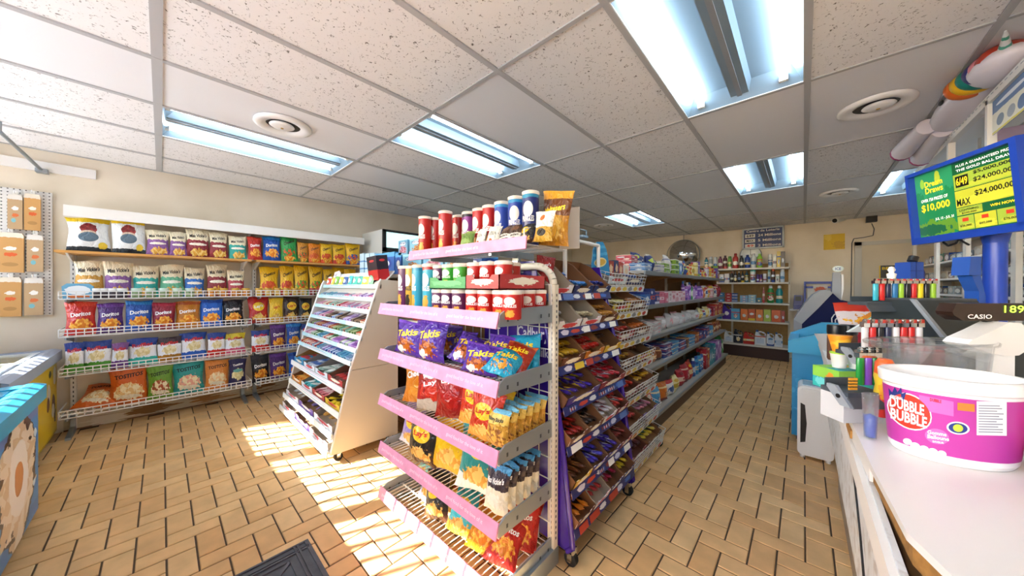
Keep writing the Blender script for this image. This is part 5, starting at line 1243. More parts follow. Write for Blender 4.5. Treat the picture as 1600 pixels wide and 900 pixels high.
goods(0, 2.86, 6.4, 1, {3.0: [('bag', C_ORG+C_BLU, 'bread bag', (.16, .22), (.15, .2), .1)], 3.6: [('bag', C_ORG+C_YEL, 'bun bag', (.16, .22), (.15, .2), .1)], 4.1: [('bag', C_RED+C_PINK, 'bag', (.14, .2), (.16, .22), .1)], 4.7: [('shampoo', C_BLU, 'jug', (.1, .14), (.22, .26), .1)], 5.1: [('box', C_RED, 'tall box', (.08, .12), (.24, .28), .12)], 5.4: [('box', C_TEA, 'tall box', (.08, .1), (.25, .28), .12)], 5.9: [('box', C_PUR, 'paper pack', (.12, .16), (.24, .3), .14)], 6.3: [('bag', C_GRN, 'green bag', (.16, .2), (.26, .3), .1)]}, 'goods on the long shelving', 'bottom')

# ================================================================== BACK WALL SHELVES
BX0, BX1, BYF = -1.9, -.19, 7.3
t = thing('back_shelving', 'cream shelving with a tan pegboard back along the back wall', 'shelving', (0, 0, 0))
LZ = [.235, .675, 1.01, 1.385, 1.65]
tan = mat('tan_pegboard', 'B08A50', .6, vary=(30, .12))
obj('back_board', MB().b2(BX0, BX1, Y1-.03, Y1-.005, .0, 1.74), tan, t)
obj('plinth', MB().b2(BX0, BX1, BYF+.02, Y1-.03, 0, .2), mat('dark_plinth', '3A1E14', .5), t)
for x in (BX0, -1.05, BX1): obj('upright', MB().b2(x-.015, x+.015, Y1-.07, Y1-.03, 0, 1.78), CREAM, t)
obj('side_post', MB().b2(BX1-.012, BX1+.012, BYF+.03, BYF+.055, 0, .235), mat('dark_plinth', '3A1E14', .5), t)
for z in LZ: obj('shelf_board', MB().b2(BX0, BX1+.005, BYF, Y1-.03, z-.03, z), mat('shelf_white', 'DCD6C8', .45), t)
cc = lambda n, c: mat('bk_'+n, c, .3)
def bk(u0, u1, vt, level, kind, col, cap, desc, y=7.38, word=None, lv=None):
    u = lambda q: 1100+q/3.4625
    yy = y
    a, b_ = at(u(u0), 400, y=yy), at(u(u1), 400, y=yy)
    z = LZ[level]; zt = at(u((u0+u1)/2), 330+vt/3.4625, y=yy).z
    w, h = b_.x-a.x, max(.05, zt-z); c = ((a.x+b_.x)/2, yy+.03, z+.001)
    lb = desc+' on the %s back wall shelf' % ['bottom', 'fourth', 'third', 'second', 'top'][level]
    g = 'goods on the back wall shelving'
    dk = lin(col)[1] < .5
    a1, a2 = R.choice([('E8E4DC', 'E8C83A'), ('F0E8D8', 'C83A3A'), ('E0E8F0', '2A4A9A'), ('F0D890', 'E8E4DC')]) if dk else R.choice([('3A6AA8', 'D8603A'), ('5A8AB8', '2A4A8A'), ('8A4A6A', '3A8A8A')])
    i_ = R.randrange(4)
    D_ = [((), [(.5, .42, .26, .14, a1, .3)]), ([(.3, .5, a1)], [(.5, .4, .2, .06, a2, .4)]), ([(.62, .7, a2)], [(.5, .35, .22, .18, a1, .5, a2)]), ([(-.1, .2, a2)], [(.5, .58, .3, .1, a1, .2)])][i_]
    m = packmat('bk_%s_%d%s' % (col, i_, a1), col, D_[0], D_[1], .3)
    if kind == 'box': carton(m, lb, 'box', g, c, w*.95, .1, h)
    elif kind == 'stack':
        n = 3
        for q in range(n): carton(m, lb+(', %s of its pile' % ('bottom', 'middle', 'top')[q]), 'box', g, (c[0], c[1], z+.001+q*h/n), w*.95, .1, h/n*.96)
    elif kind == 'jug': jug(m, cc('cap'+cap, cap), lb, g, c, w, h, 0, mat('jug_label', 'C8D4E0', .4) if col.startswith('E') else None)
    else: bottle(kind, m, cc('cap'+cap, cap), lb, g, c, w*.46, h)
T1 = [(0, 22, 250, 'shampoo', '2A7A8A', '20304A', 'teal bottle'), (23, 47, 246, 'spray', 'A8B0B4', 'D8DCE0', 'grey spray can'), (49, 71, 248, 'spray', 'DADCDC', 'C8CCD0', 'white spray can'), (75, 99, 245, 'shampoo', '7A2A4A', '5A1A34', 'plum shampoo bottle'), (101, 126, 240, 'shampoo', '5A1A24', '3A1018', 'dark maroon shampoo bottle'),
      (127, 149, 244, 'spray', '6AB03A', '4A8A2A', 'green can'), (152, 187, 228, 'curvy', 'C02824', '9A1A18', 'red pump bottle'), (190, 214, 240, 'shampoo', '20242C', '101418', 'black bottle'), (218, 250, 236, 'shampoo', '1E3E8E', '142A6A', 'blue shampoo bottle'), (252, 283, 230, 'shampoo', 'DDE2E0', 'C8D0D0', 'white shampoo bottle'), (284, 317, 230, 'shampoo', '8AC82A', '7AB828', 'lime green bottle'),
      (345, 372, 232, 'spray', 'E0E0DC', 'F0F0EE', 'white canister'), (374, 392, 236, 'box', 'D8D8D0', '', 'white narrow box'), (394, 415, 218, 'box', 'D0B02A', '', 'yellow and black box'), (416, 438, 218, 'box', '2A2024', '', 'dark tall box')]
T2 = [(84, 110, 342, 'box', 'E0DCD6', '', 'white box'), (112, 139, 338, 'box', 'D8CCC8', '', 'pale pink box'), (141, 159, 326, 'round', '221E22', 'B83A2A', 'first black bottle'), (160, 178, 325, 'round', '261A1E', '1A1A1A', 'second black bottle'), (180, 198, 325, 'round', '20222A', 'D8D8D8', 'third black bottle'), (200, 217, 325, 'round', '1E2A34', '2A2A2A', 'fourth dark bottle'), (219, 241, 322, 'round', '2A5A6A', '1A3A4A', 'dark teal bottle'),
      (248, 280, 318, 'tub', 'DCE4E0', '4AA6A0', 'white tub with teal lid'), (283, 299, 342, 'jar', '5A2A8A', '3A1A6A', 'left purple jar'), (300, 316, 342, 'jar', '4E2480', '3A1A6A', 'right purple jar'), (318, 340, 338, 'jar', 'D8D4DC', 'E8E8E8', 'white jar'), (344, 360, 315, 'spray', 'D0DCD8', '8AC0B0', 'pale green spray can'), (363, 385, 310, 'spray', '4A2A1E', 'D85A24', 'brown can with orange cap'), (388, 408, 342, 'box', 'D0CCC8', '', 'small grey box'), (410, 438, 312, 'spray', 'C8D8E8', 'E8ECF0', 'white and blue spray can'), (30, 80, 330, 'box', 'D8C8B8', '', 'cream box with red print')]
T3 = [(55, 78, 440, 'stack', 'A83A4A', '', 'red and blue soap box'), (80, 110, 440, 'stack', '4A8AB8', '', 'light blue soap box'), (118, 151, 442, 'stack', 'B03038', '', 'red soap box'), (153, 182, 443, 'stack', '3A5A9A', '', 'blue soap box'), (196, 240, 455, 'stack', '6AA8C8', '', 'blue cloth pack'), (241, 283, 453, 'stack', '8ABAD0', '', 'pale blue cloth pack'), (286, 312, 470, 'box', '2A6A7A', '', 'small teal box'), (316, 330, 410, 'round', 'C87A7A', 'D8A0A0', 'thin pink bottle'), (340, 382, 402, 'curvy', '2A8A3A', 'E8ECEC', 'green mouthwash bottle'), (387, 430, 402, 'curvy', '1E8A8E', 'E8ECEC', 'turquoise mouthwash bottle')]
T4 = [(50, 98, 540, 'box', '4A8ABA', '', 'blue pouch box'), (103, 148, 498, 'jug', '4A2A8A', '3A2070', 'purple detergent jug'), (149, 197, 527, 'box', '5AA6C8', '', 'light blue box'), (199, 240, 530, 'box', 'D86A1E', '', 'orange box with a white patch'), (241, 280, 530, 'box', 'C8501E', '', 'red orange box'), (282, 323, 532, 'box', 'DC7A2A', '', 'bright orange box'), (325, 365, 532, 'box', 'A8B83A', '', 'yellow green box'), (367, 418, 535, 'box', 'DA5A1A', '', 'wide deep orange box'), (420, 440, 540, 'box', 'A8281A', '', 'narrow red box')]
T5 = [(112, 160, 648, 'jug', 'E4E4E0', 'D8D8D8', 'leftmost white jug'), (163, 212, 640, 'jug', '1E2230', '2A2A2A', 'dark navy jug'), (216, 275, 655, 'jug', 'C42A20', 'A82018', 'red detergent jug'), (278, 338, 645, 'jug', 'E6E8E8', '3A6AB0', 'large white bleach jug'), (342, 383, 657, 'jug', 'E2E4E6', '2A5AA0', 'middle white bleach jug'), (386, 428, 658, 'jug', 'E0E4E8', '2A5AA0', 'rightmost white bleach jug')]
for lv, T_ in ((4, T1), (3, T2), (2, T3), (1, T4), (0, T5)):
    for a in T_: bk(a[0], a[1], a[2], lv, a[3], a[4], a[5], a[6])
p = at(1173, 397, y=Y1)
c = thing('wall_clock', 'grey round clock disc half hidden behind the bottles on the top back shelf', 'clock', (p.x, Y1-.002, p.z-.02))
obj('case', MB().lathe([(.17, 0), (.175, .02), (.165, .035), (.15, .028), (.001, .028)], 28), GREYM, c, rot=(PI/2, 0, 0))
obj('hands', MB().b2(-.004, .004, -.034, -.03, 0, .11).b2(0, .07, -.034, -.03, -.004, .004), BLACK, c)
# ================================================================== FREEZERS, MAT, PURIFIER, MACHINES
def dp(u, v, d):
    p = ray(u, v)*d; p.z += EYE
    return p
def freezer(name, lab, x0, x1, y0, y1, z, body, rim, rimr):
    t = thing(name, lab, 'freezer', (0, 0, 0))
    obj('cabinet', MB().prism([(x0, .06), (x1, .06), (x1, z-.08), (x0, z-.08)], 'y', y0, y1), body, t)
    obj('base', MB().b2(x0+.03, x1-.03, y0+.03, y1-.03, 0, .06), BLACK, t)
    m = MB()
    for (ya, yb) in ((y0-.02, y0+.07), (y1-.07, y1+.025)):
        m.prism([(ya, z-.09), (yb, z-.09), (yb, z-.015), ((ya+yb)/2+.01, z), ((ya+yb)/2-.01, z), (ya, z-.015)], 'x', x0-.02, x1+.02)
    m.b2(x0-.02, x0+.07, y0, y1, z-.09, z-.005); m.b2(x1-.07, x1+.02, y0, y1, z-.09, z-.005)
    obj('rim', m, rim, t)
    for k in range(2):
        xa, xb = (x0+.07, (x0+x1)/2+.03) if k == 0 else ((x0+x1)/2-.03, x1-.07)
        ld = obj('sliding_lid', MB().b2(xa, xb, y0+.07, y0+.1, z-.03+k*.012, z-.01+k*.012).b2(xa, xb, y1-.1, y1-.07, z-.03+k*.012, z-.01+k*.012).b2(xa, xa+.025, y0+.1, y1-.1, z-.03+k*.012, z-.01+k*.012).b2(xb-.025, xb, y0+.1, y1-.1, z-.03+k*.012, z-.01+k*.012), rimr, t)
        obj('glass_pane', MB().b2(xa+.02, xb-.02, y0+.1, y1-.1, z-.024+k*.012, z-.018+k*.012), GLASS, ld)
    obj('liner', MB().b2(x0+.07, x1-.07, y0+.07, y1-.07, z-.3, z-.29), mat('freezer_liner', 'B8C4CC', .5), t)
    return t
ym = packmat('freezer_yellow', 'E8C420', [(.0, .03, 'C8A01A')], [(.06, .78, .035, .14, 'F2EEE2', .3), (.09, .42, .045, .13, '5A2E1C', .2), (.10, .33, .035, .09, 'E8DCC8', .2), (.05, .25, .02, .1, '2A2A2A', .8), (.2, .6, .04, .13, 'F0EADC', .4), (.22, .48, .03, .1, '6A3A20', .2), (.16, .85, .03, .05, '2A2A2A', .9)], .35)
fz = freezer('ice_cream_freezer', 'yellow ice cream chest freezer with grey blue rim beside the pegboard', -4.68, -3.3, -1.22, -.6, .75, ym, mat('rim_grey_blue', '9AA8BC', .35), mat('lid_white', 'DDE4E8', .3))
bm = packmat('freezer_blue', '2E86C4', [(.86, 1.1, '5A7AB8'), (.0, .12, '2A78B4')], [(.30, .5, .26, .52, '3A2414', .12), (.30, .5, .24, .48, 'D8BC94', .35, 'E8D8C0'), (.30, .5, .13, .3, 'F0E8DC', .1), (.30, .5, .06, .13, 'C8844A', .1), (.07, .3, .02, .03, 'D8ECF4', .8), (.05, .7, .02, .04, 'D8ECF4', .8)], .3)
freezer('ice_cream_freezer', 'bright blue ice cream chest freezer with a nut cone picture, left edge', -3.12, -1.95, -1.15, -.46, .75, bm, mat('rim_blue', '2AA0C8', .3), mat('lid_blue', '2A98C0', .3))

# entrance mat
t = thing('entrance_mat', 'dark rubber entrance mat with cross pattern at the bottom edge', 'mat', (-1.855, .5, 0), (0, 0, 0))
MT = mat('mat_rubber', '54565C', .55, vary=(20, .25))
obj('base', MB().b2(0, 1.2, -1.1, 0, 0, .006), MT, t)
m = MB()
for y in (-.012, -.045, -.06, -1.09): m.b2(.01, 1.19, y-.008, y, .006, .013)
for x in (.012, .045, .06, 1.17): m.b2(x, x+.008, -1.09, -.01, .006, .013)
obj('border_rib', m, MT, t, kind='stuff')
m = MB()
for i in range(6):
    for j in range(5):
        cx, cy = .17+i*.175, -.17-j*.19
        m.b2(cx-.078, cx+.078, cy+.07, cy+.08, .006, .013).b2(cx-.078, cx+.078, cy-.08, cy-.07, .006, .013).b2(cx-.08, cx-.07, cy-.08, cy+.08, .006, .013).b2(cx+.07, cx+.08, cy-.08, cy+.08, .006, .013)
        for s_ in (-1, 1): m.box((cx, cy, .0095), (.19, .014, .007), M=Matrix.Rotation(s_*.8, 3, 'Z'))
obj('raised_pattern', m, MT, t, kind='stuff')

# air purifier
t = thing('air_purifier', 'white air purifier standing on the floor by the counter end', 'appliance', (-.03, 3.27, 0))
def rr(w, h, r, n=5):
    out = []
    for cx, cy, a0 in ((w-r, r, -PI/2), (w-r, h-r, 0), (r, h-r, PI/2), (r, r, PI)):
        for k in range(n+1): a = a0+PI/2*k/n; out.append((cx+r*math.cos(a), cy+r*math.sin(a)))
    return out
obj('shell', MB().prism([(x, y+.025) for x, y in rr(.2, .52, .035)], 'y', 0, .24), mat('purifier_white', 'F3F2F0', .3), t)
obj('front_cover', MB().prism([(x+.012, y+.04) for x, y in rr(.176, .49, .03)], 'y', -.012, 0), mat('purifier_white', 'F3F2F0', .3), t)
obj('front_slot', MB().prism([(x*.035+.018, z*.30+.12) for x, z in ((0, 0), (.8, .04), (1, .5), (.7, .96), (0, 1))], 'y', -.0135, -.011), BLACK, t)
obj('top_grille', MB().b2(.03, .17, .04, .2, .543, .549), mat('grille_blue_grey', 'A8C4D0', .4), t)
for x in (.03, .17):
    for y in (.03, .21): obj('foot', MB().cyl((x, y, 0), (x, y, .028), .015, n=8), WPL, t)

# blue open chest
t = thing('blue_chest_cooler', 'light blue open chest cooler behind the white air purifier', 'cooler', (-.07, 3.62, 0))
CB_ = mat('chest_blue', '3AB0E0', .35)
obj('body', MB().prism([(.0, .04), (.6, .04), (.6, .76), (-.0, .76)], 'y', 0, .62, 0), packmat('chest_body', '2E9CD4', [(.0, .3, '2A90C6')], [(.5, .5, .5, .2, '44B0E0', .6)], .4), t)
m = MB().b2(-.025, .04, .03, .58, .74, .84).b2(.58, .62, .03, .58, .74, .9)
m.prism([(-.025, .74), (.62, .74), (.62, .93), (.2, .92), (-.025, .84)], 'y', -.025, .03).prism([(-.025, .74), (.62, .74), (.62, .97), (.2, .96), (-.025, .84)], 'y', .58, .64)
obj('rim', m, CB_, t)
obj('inner_well', MB().b2(.04, .58, .04, .58, .70, .78), mat('well_grey', '6A8A9A', .5), t)
g = MB()
for k in range(9): g.b2(.06+k*.06, .066+k*.06, .05, .57, .80, .806)
obj('grille', g, GREYM, t)
obj('plinth', MB().b2(.03, .57, .03, .59, 0, .04), BLACK, t)

# navy and grey dispenser behind it
yM = 4.32
def mp_(pts, y=yM): return [(q.x, q.z) for q in [at(u, v, y=y) for u, v in pts]]
t = thing('drink_dispenser', 'grey and navy curved dispenser cabinet with a white outlined logo and tall sign post', 'dispenser', (0, 0, 0))
hood = mp_([(1240, 499), (1253, 506), (1278, 482), (1301, 458), (1296, 453), (1282, 454), (1270, 461), (1258, 474)])
navy = mp_([(1253, 506), (1278, 482), (1301, 458), (1313, 469), (1344, 476), (1330, 500), (1326, 515), (1253, 515)])
low = mp_([(1240, 499), (1253, 506), (1253, 515), (1326, 515)])+[(mp_([(1326, 515)])[0][0], .05), (mp_([(1240, 500)])[0][0], .05)]
obj('hood', MB().prism(hood, 'y', yM-.02, yM+.6), mat('hood_grey', '9A9C9E', .45), t)
obj('side_panel', MB().prism(navy, 'y', yM, yM+.58), mat('navy_panel', '141B48', .65, spec=.2), t)
obj('lower_body', MB().prism(low, 'y', yM, yM+.58), mat('body_grey', '8A8C90', .45), t)
obj('foot', MB().b2(low[-1][0]+.02, low[-2][0]-.02, yM+.02, yM+.56, 0, .05), BLACK, t)
post = mp_([(1301, 458), (1303, 425), (1315, 425), (1316, 470)])
obj('sign_post', MB().prism(post, 'y', yM+.1, yM+.2), mat('post_grey', '9EA4AA', .45), t)
obj('post_strip', MB().prism(mp_([(1316, 470), (1316, 428), (1320, 428), (1320, 452)]), 'y', yM+.1, yM+.16), WPL, t)
pc, pe = at(1309.5, 420, y=yM+.09), at(1318.5, 424.5, y=yM+.09)
sg = obj('round_sign', MB().prism([(pc.x+(pe.x-pc.x)*math.cos(a), pc.z+(pc.z-pe.z)*math.sin(a)) for a in [k*PI/10 for k in range(20)]], 'y', yM+.08, yM+.1), mat('sign_pale', 'DCE8E4', .4), t)
lettering(sg, 'ICE', (pc.x, yM+.079, pc.z), (1, 0, 0), (0, 0, 1), (pe.x-pc.x)*1.0, (pc.z-pe.z)*.9, mat('blue_ink', '1A4A9A', .5))
lg = [(1300, 506), (1299.5, 497), (1304, 491), (1311, 490.5), (1317, 495), (1318, 501), (1313, 504), (1311.5, 499), (1308, 497), (1305, 500), (1305.5, 507)]
obj('outline_logo', MB().tube([at(u, v, y=yM-.004) for u, v in lg], .0045, 6), INKW, t)

# wall shelf, terminal, newspaper rack at the back
p = at(1236, 483, y=7.6)
t = thing('wall_shelf', 'small white wall shelf right of the back shelving', 'shelf', (p.x-.02, Y1-.002, p.z))
obj('board', MB().b2(0, .22, -.25, 0, -.025, 0), WPL, t)
obj('bracket', MB().prism([(-.2, -.025), (0, -.025), (0, -.16)], 'x', .1, .115), GREYM, t)
t = thing('card_terminal', 'small navy blue ticket terminal on the white wall shelf', 'terminal', (p.x+.03, Y1-.2, p.z+.001))
obj('base', MB().b2(0, .13, 0, .12, 0, .09), mat('navy_plastic', '1E2A7A', .3), t)
obj('head', MB().prism([(0, .09), (.13, .09), (.12, .25), (.01, .25)], 'y', .03, .12), mat('navy_plastic', '1E2A7A', .3), t)
obj('screen', MB().b2(.025, .105, .026, .03, .15, .23), BLACK, t)
a, b_ = at(1256, 440, y=7.68), at(1302, 478, y=7.68)
t = thing('paper_rack', 'blue wire rack holding papers on the back wall behind the dispenser', 'rack', (a.x, Y1-.002, b_.z))
w, h = b_.x-a.x, a.z-b_.z
BL = mat('rack_blue', '2040A8', .35)
obj('frame', MB().b2(0, .03, -.1, 0, -.2, h).b2(w-.03, w, -.1, 0, -.2, h).b2(0, w, -.1, -.06, h*.72, h*.8).b2(0, w, -.1, 0, -.2, -.17).b2(0, w, -.02, 0, h*.9, h), BL, t)
obj('paper', MB().b2(.05, w*.45, -.07, -.05, -.15, h*.7), TAG, t)
obj('paper', MB().b2(w*.5, w-.05, -.07, -.05, -.15, h*.66), mat('paper_blue', 'A8BCE0', .6), t)
obj('pamphlet', MB().b2(.12, .3, -.11, -.1, h*.4, h*.85), packmat('pamphlet', 'E8E0D8', (), [(.5, .6, .4, .25, 'D8603A', .4), (.5, .25, .3, .15, '6AB08A', .4)], .5), t)
# ================================================================== COUNTER
ZC = .95
t = thing('service_counter', 'white topped sales counter with a marbled front and chipped edge on the right', 'counter', (0, 0, 0))
wm = mat('counter_white', 'E9E6E2', .3, vary=(3, .03))
top = [(.075, 2.95), (.085, 1.45), (.098, .9), (.108, .70), (.135, .62), (.72, .60), (.72, 2.95)]
obj('worktop', MB().prism(top, 'z', ZC-.012, ZC), wm, t)
obj('core_edge', MB().prism([(.098+.006, .95), (.114, .704), (.141, .624), (.72, .604), (.72, .95)], 'z', ZC-.045, ZC-.012), mat('chipboard', 'A8793A', .85, vary=(60, .3)), t)
obj('edge_band', MB().prism([(.075, 2.95), (.085, 1.45), (.099, .95), (.72, .95), (.72, 2.95)], 'z', ZC-.045, ZC-.012), WHITE, t)
obj('edge_chip', MB().box((.0905, 1.22, ZC-.03), (.004, .1, .02)), mat('chipboard', 'A8793A', .85, vary=(60, .3)), t)
marm, nt, b = _new('marble_laminate')
geo = nt.nodes.new('ShaderNodeNewGeometry')
wv = nt.nodes.new('ShaderNodeTexNoise'); wv.inputs['Scale'].default_value = 14; wv.inputs['Detail'].default_value = 6; wv.inputs['Distortion'].default_value = 1.5
nt.links.new(geo.outputs['Position'], wv.inputs['Vector'])
cr = nt.nodes.new('ShaderNodeValToRGB')
cr.color_ramp.elements[0].position = .35; cr.color_ramp.elements[0].color = lin('B8B4B0')
cr.color_ramp.elements[1].position = .5; cr.color_ramp.elements[1].color = lin('DEE2E4')
nt.links.new(wv.outputs['Fac'], cr.inputs[0]); nt.links.new(cr.outputs[0], b.inputs['Base Color']); b.inputs['Roughness'].default_value = .35
MATS['marble_laminate'] = marm
obj('front_apron', MB().b2(.098, .106, .66, 2.93, .60, ZC-.045), marm, t)
obj('apron_strip', MB().b2(.088, .098, .66, 2.93, ZC-.10, ZC-.05), WHITE, t)
obj('split_seam', MB().tube([(.0965, 1.25, .90), (.0965, 1.18, .82), (.0965, 1.05, .74), (.0965, .96, .66), (.0965, .9, .6)], .003, 4), BLACK, t)
obj('front_panel', MB().b2(.17, .185, .66, 2.9, 0, .62), mat('grey_panel', '8E8B88', .3, .3, vary=(3, .25)), t)
obj('carcass', MB().b2(.185, .70, .64, 2.9, 0, ZC-.045), mat('carcass_brown', '6A5440', .6), t)
seam_ = obj('worktop_joint', MB().box((.42, 1.02, ZC+.0003), (.24, .003, .0012), M=Matrix.Rotation(-.75, 3, 'Z')), BLACK, t)

# ---- bubble gum bucket (oval tub)
CX, CYB, BA, BB, BT_, BZ0, BZ1 = .222, 1.085, .1, .075, math.radians(30), ZC+.001, 1.112
def bs(z): return .88+.12*(z-BZ0)/(BZ1-BZ0)
def bwall(al, z, off=0):
    s = bs(z); x, y = (BA*s+off)*math.cos(al), (BB*s+off)*math.sin(al)
    return Vector((CX+x*math.cos(BT_)-y*math.sin(BT_), CYB+x*math.sin(BT_)+y*math.cos(BT_), z))
def bpix(u, v, off=.0012):
    d = ray(u, v); z = 1.03
    ct, st = math.cos(BT_), math.sin(BT_)
    for _ in range(12):
        s = bs(z); a, c = BA*s+off, BB*s+off
        ox, oy = (-CX)*ct+(-CYB)*st, CX*st-CYB*ct
        dx, dy = d.x*ct+d.y*st, -d.x*st+d.y*ct
        A = (dx/a)**2+(dy/c)**2; Bq = 2*(ox*dx/a**2+oy*dy/c**2); C_ = (ox/a)**2+(oy/c)**2-1
        disc = Bq*Bq-4*A*C_
        tt = (-Bq-math.sqrt(max(0, disc)))/(2*A)
        z = EYE+d.z*tt
    return Vector((d.x*tt, d.y*tt, z))
N = 40
def bshell(z0, z1, o0, o1, mi=0):
    vs = [bwall(2*PI*k/N, z0, o0) for k in range(N)]+[bwall(2*PI*k/N, z1, o1) for k in range(N)]
    return vs, [(k, (k+1) % N, N+(k+1) % N, N+k) for k in range(N)]
t = thing('gum_bucket', 'pink and white oval bubble gum tub on the counter', 'tub', (0, 0, 0))
GP = mat('gum_pink', 'BC3C9A', .35)
m = MB()
m.add(*bshell(BZ0, BZ0+.008, -.004, 0), smooth=True); m.add(*bshell(BZ0+.008, BZ1, 0, 0), smooth=True)
m.add([bwall(2*PI*k/N, BZ0, -.004) for k in range(N)], [tuple(reversed(range(N)))])
obj('shell', m, mat('tub_white', 'F2EFEC', .3), t)
m = MB().add(*bshell(BZ0+.018, BZ1-.028, .0006, .0006), smooth=True)
obj('printed_wrap', m, GP, t)
m = MB()
for z0, z1, a_, b__ in ((BZ1-.022, BZ1-.018, .001, .006), (BZ1-.018, BZ1+.002, .006, .006), (BZ1+.002, BZ1+.004, .006, .003), (BZ1+.004, BZ1+.0041, .003, -.004), (BZ1+.004, BZ1-.03, -.004, -.006)):
    m.add(*bshell(z0, z1, a_, b__), smooth=True)
obj('rim', m, mat('tub_white', 'F2EFEC', .3), t)
m = MB(); vs = [bwall(2*PI*k/N, BZ0+.03, -.006) for k in range(N)]
m.add(vs, [tuple(range(N))]); m.add(*bshell(BZ1-.02, BZ0+.03, -.006, -.006))
obj('inside', m, mat('tub_white', 'F2EFEC', .3), t)
def bquad(u0, v0, u1, v1, off=.0014, sl=0):
    vs, fs = [], []
    for j in range(5):
        for i in range(7):
            uu = u0+(u1-u0)*i/6; vs.append(bpix(uu, v0+(v1-v0)*j/4+sl*(uu-u0), off))
    for j in range(4):
        for i in range(6): a = j*7+i; fs.append((a, a+7, a+8, a+1))
    return MB().add(vs, fs)
def boval(cu, cv, ru, rv, sl, off=.0014, n=24):
    vs = [bpix(cu, cv, off)]
    for rk in (.5, 1):
        for k in range(n):
            a = 2*PI*k/n; x = ru*rk*math.cos(a); vs.append(bpix(cu+x, cv+sl*x-rv*rk*math.sin(a), off))
    fs = [(0, 1+k, 1+(k+1) % n) for k in range(n)]+[(1+k, 1+n+k, 1+n+(k+1) % n, 1+(k+1) % n) for k in range(n)]
    return MB().add(vs, fs)
def btext(s_, cu, cv, w, h, sl, off=.0024):
    vs, fs, _ = text_geo(s_, .03)
    return MB().add([bpix(cu+x*w, cv+sl*x*w-y*h, off) for x, y in vs], fs)
navy_ink = mat('navy_ink', '22347C', .4)
obj('logo_oval', boval(1421, 643, 35, 28, .28, .0012), INKW, t); obj('logo_oval', boval(1421, 643, 33, 26, .28, .0016), mat('logo_red', 'CC3826', .35), t)
obj('lettering', btext('DUBBLE', 1417, 634, 54, 17, .28), INKW, t); obj('lettering', btext('BUBBLE', 1420, 653, 57, 17, .28), INKW, t)
vs = [bpix(u, v, .0018) for u, v in ((1390, 625), (1388, 606), (1394, 613), (1398, 604), (1402, 613), (1408, 605), (1409, 615), (1416, 613), (1411, 630))]
obj('crown', MB().add(vs, [(0, 1, 2), (0, 2, 4), (2, 3, 4), (0, 4, 6), (4, 5, 6), (0, 6, 8), (6, 7, 8)]), navy_ink, t)
obj('lettering', btext('ORIGINAL', 1401, 621, 20, 5, .25), INKW, t)
obj('orange_sticker', bquad(1496, 629, 1523, 641, .0016, .1), mat('sticker_orange', 'EE7A2A', .5), t)
obj('gum_picture', bquad(1436, 617, 1490, 640, .0013, .2), mat('gum_light', 'D468B4', .4), t); obj('lettering', btext('DUBBLE', 1462, 626, 18, 5, .2), INKR, t)
nl = obj('nutrition_label', bquad(1526, 627, 1573, 680, .0016, .02), TAG, t)
m = MB()
for k in range(11):
    q = bquad(1529, 633+k*4.1, 1529+R.uniform(28, 40), 634.6+k*4.1, .0022, .02); m.add(q.v, q.f)
obj('fine_print', m, mat('grey_ink', '8A8A96', .6), t, kind='stuff')
obj('seal', boval(1497, 669, 18, 10, .1, .0014), INKW, t); obj('seal', boval(1497, 669, 15, 8, .1, .0018), navy_ink, t); obj('seal', boval(1497, 669, 8, 6, .1, .0022), mat('seal_lime', 'B8C83A', .5), t)
obj('speech_bubble', boval(1464, 682, 19, 12, .15, .0014), mat('gum_light', 'D468B4', .4), t)
obj('lettering', btext('Gomme', 1464, 677, 30, 6, .15), INKW, t); obj('lettering', btext('Balloune', 1466, 684, 34, 6, .15), INKW, t); obj('lettering', btext('SAVEUR', 1466, 691, 18, 3, .15), INKW, t)
for k, (u, v, r) in enumerate(((1418, 690, 7), (1430, 697, 8), (1444, 702, 8), (1458, 706, 8), (1472, 709, 7))): obj('bubble_print', boval(u, v, r, r*.7, .2, .0014), INKW, t)

# ---- camera-facing display helpers
def face(p): return Matrix.Translation(p) @ Matrix.Rotation(YAW, 4, 'Z')
# clear plastic tub behind the bucket
p = dp(1452, 570, .86)
TX = Matrix.Translation((p.x, p.y, 0)) @ Matrix.Rotation(YAW, 4, 'Z')
t = thing('clear_tub', 'clear plastic oval tub behind the pink bucket', 'tub', (p.x, p.y, ZC+.001), (0, 0, YAW))
zt = dp(1462, 532, .88).z-ZC
prof = [(.123, 0), (.13, .004), (.15, zt-.01), (.163, zt-.008), (.165, zt), (.158, zt+.003), (.145, zt-.004), (.126, .006), (.001, .006)]
obj('vessel', MB().lathe(prof, 36, sy=.42, caps=False), CLEAR, t)
o = obj('candy_toy', MB().lathe([(.012, 0), (.016, .03), (.013, .08), (.017, .1), (.017, .135), (.012, .145), (.001, .145)], 14), packmat('toy_yellow', 'E8C83A', [(-.1, .4, 'D8342A'), (.75, 1.1, 'E0622A')], [(.5, .5, .2, .2, 'E8A82A', .4)], .3), None, dp(1374, 640, .80).xy.to_3d()+Vector((0, 0, ZC+.02)), (.08, 0, YAW))
tag(o, 'yellow and red candy toy standing inside the left end of the clear tub', 'candy toy')

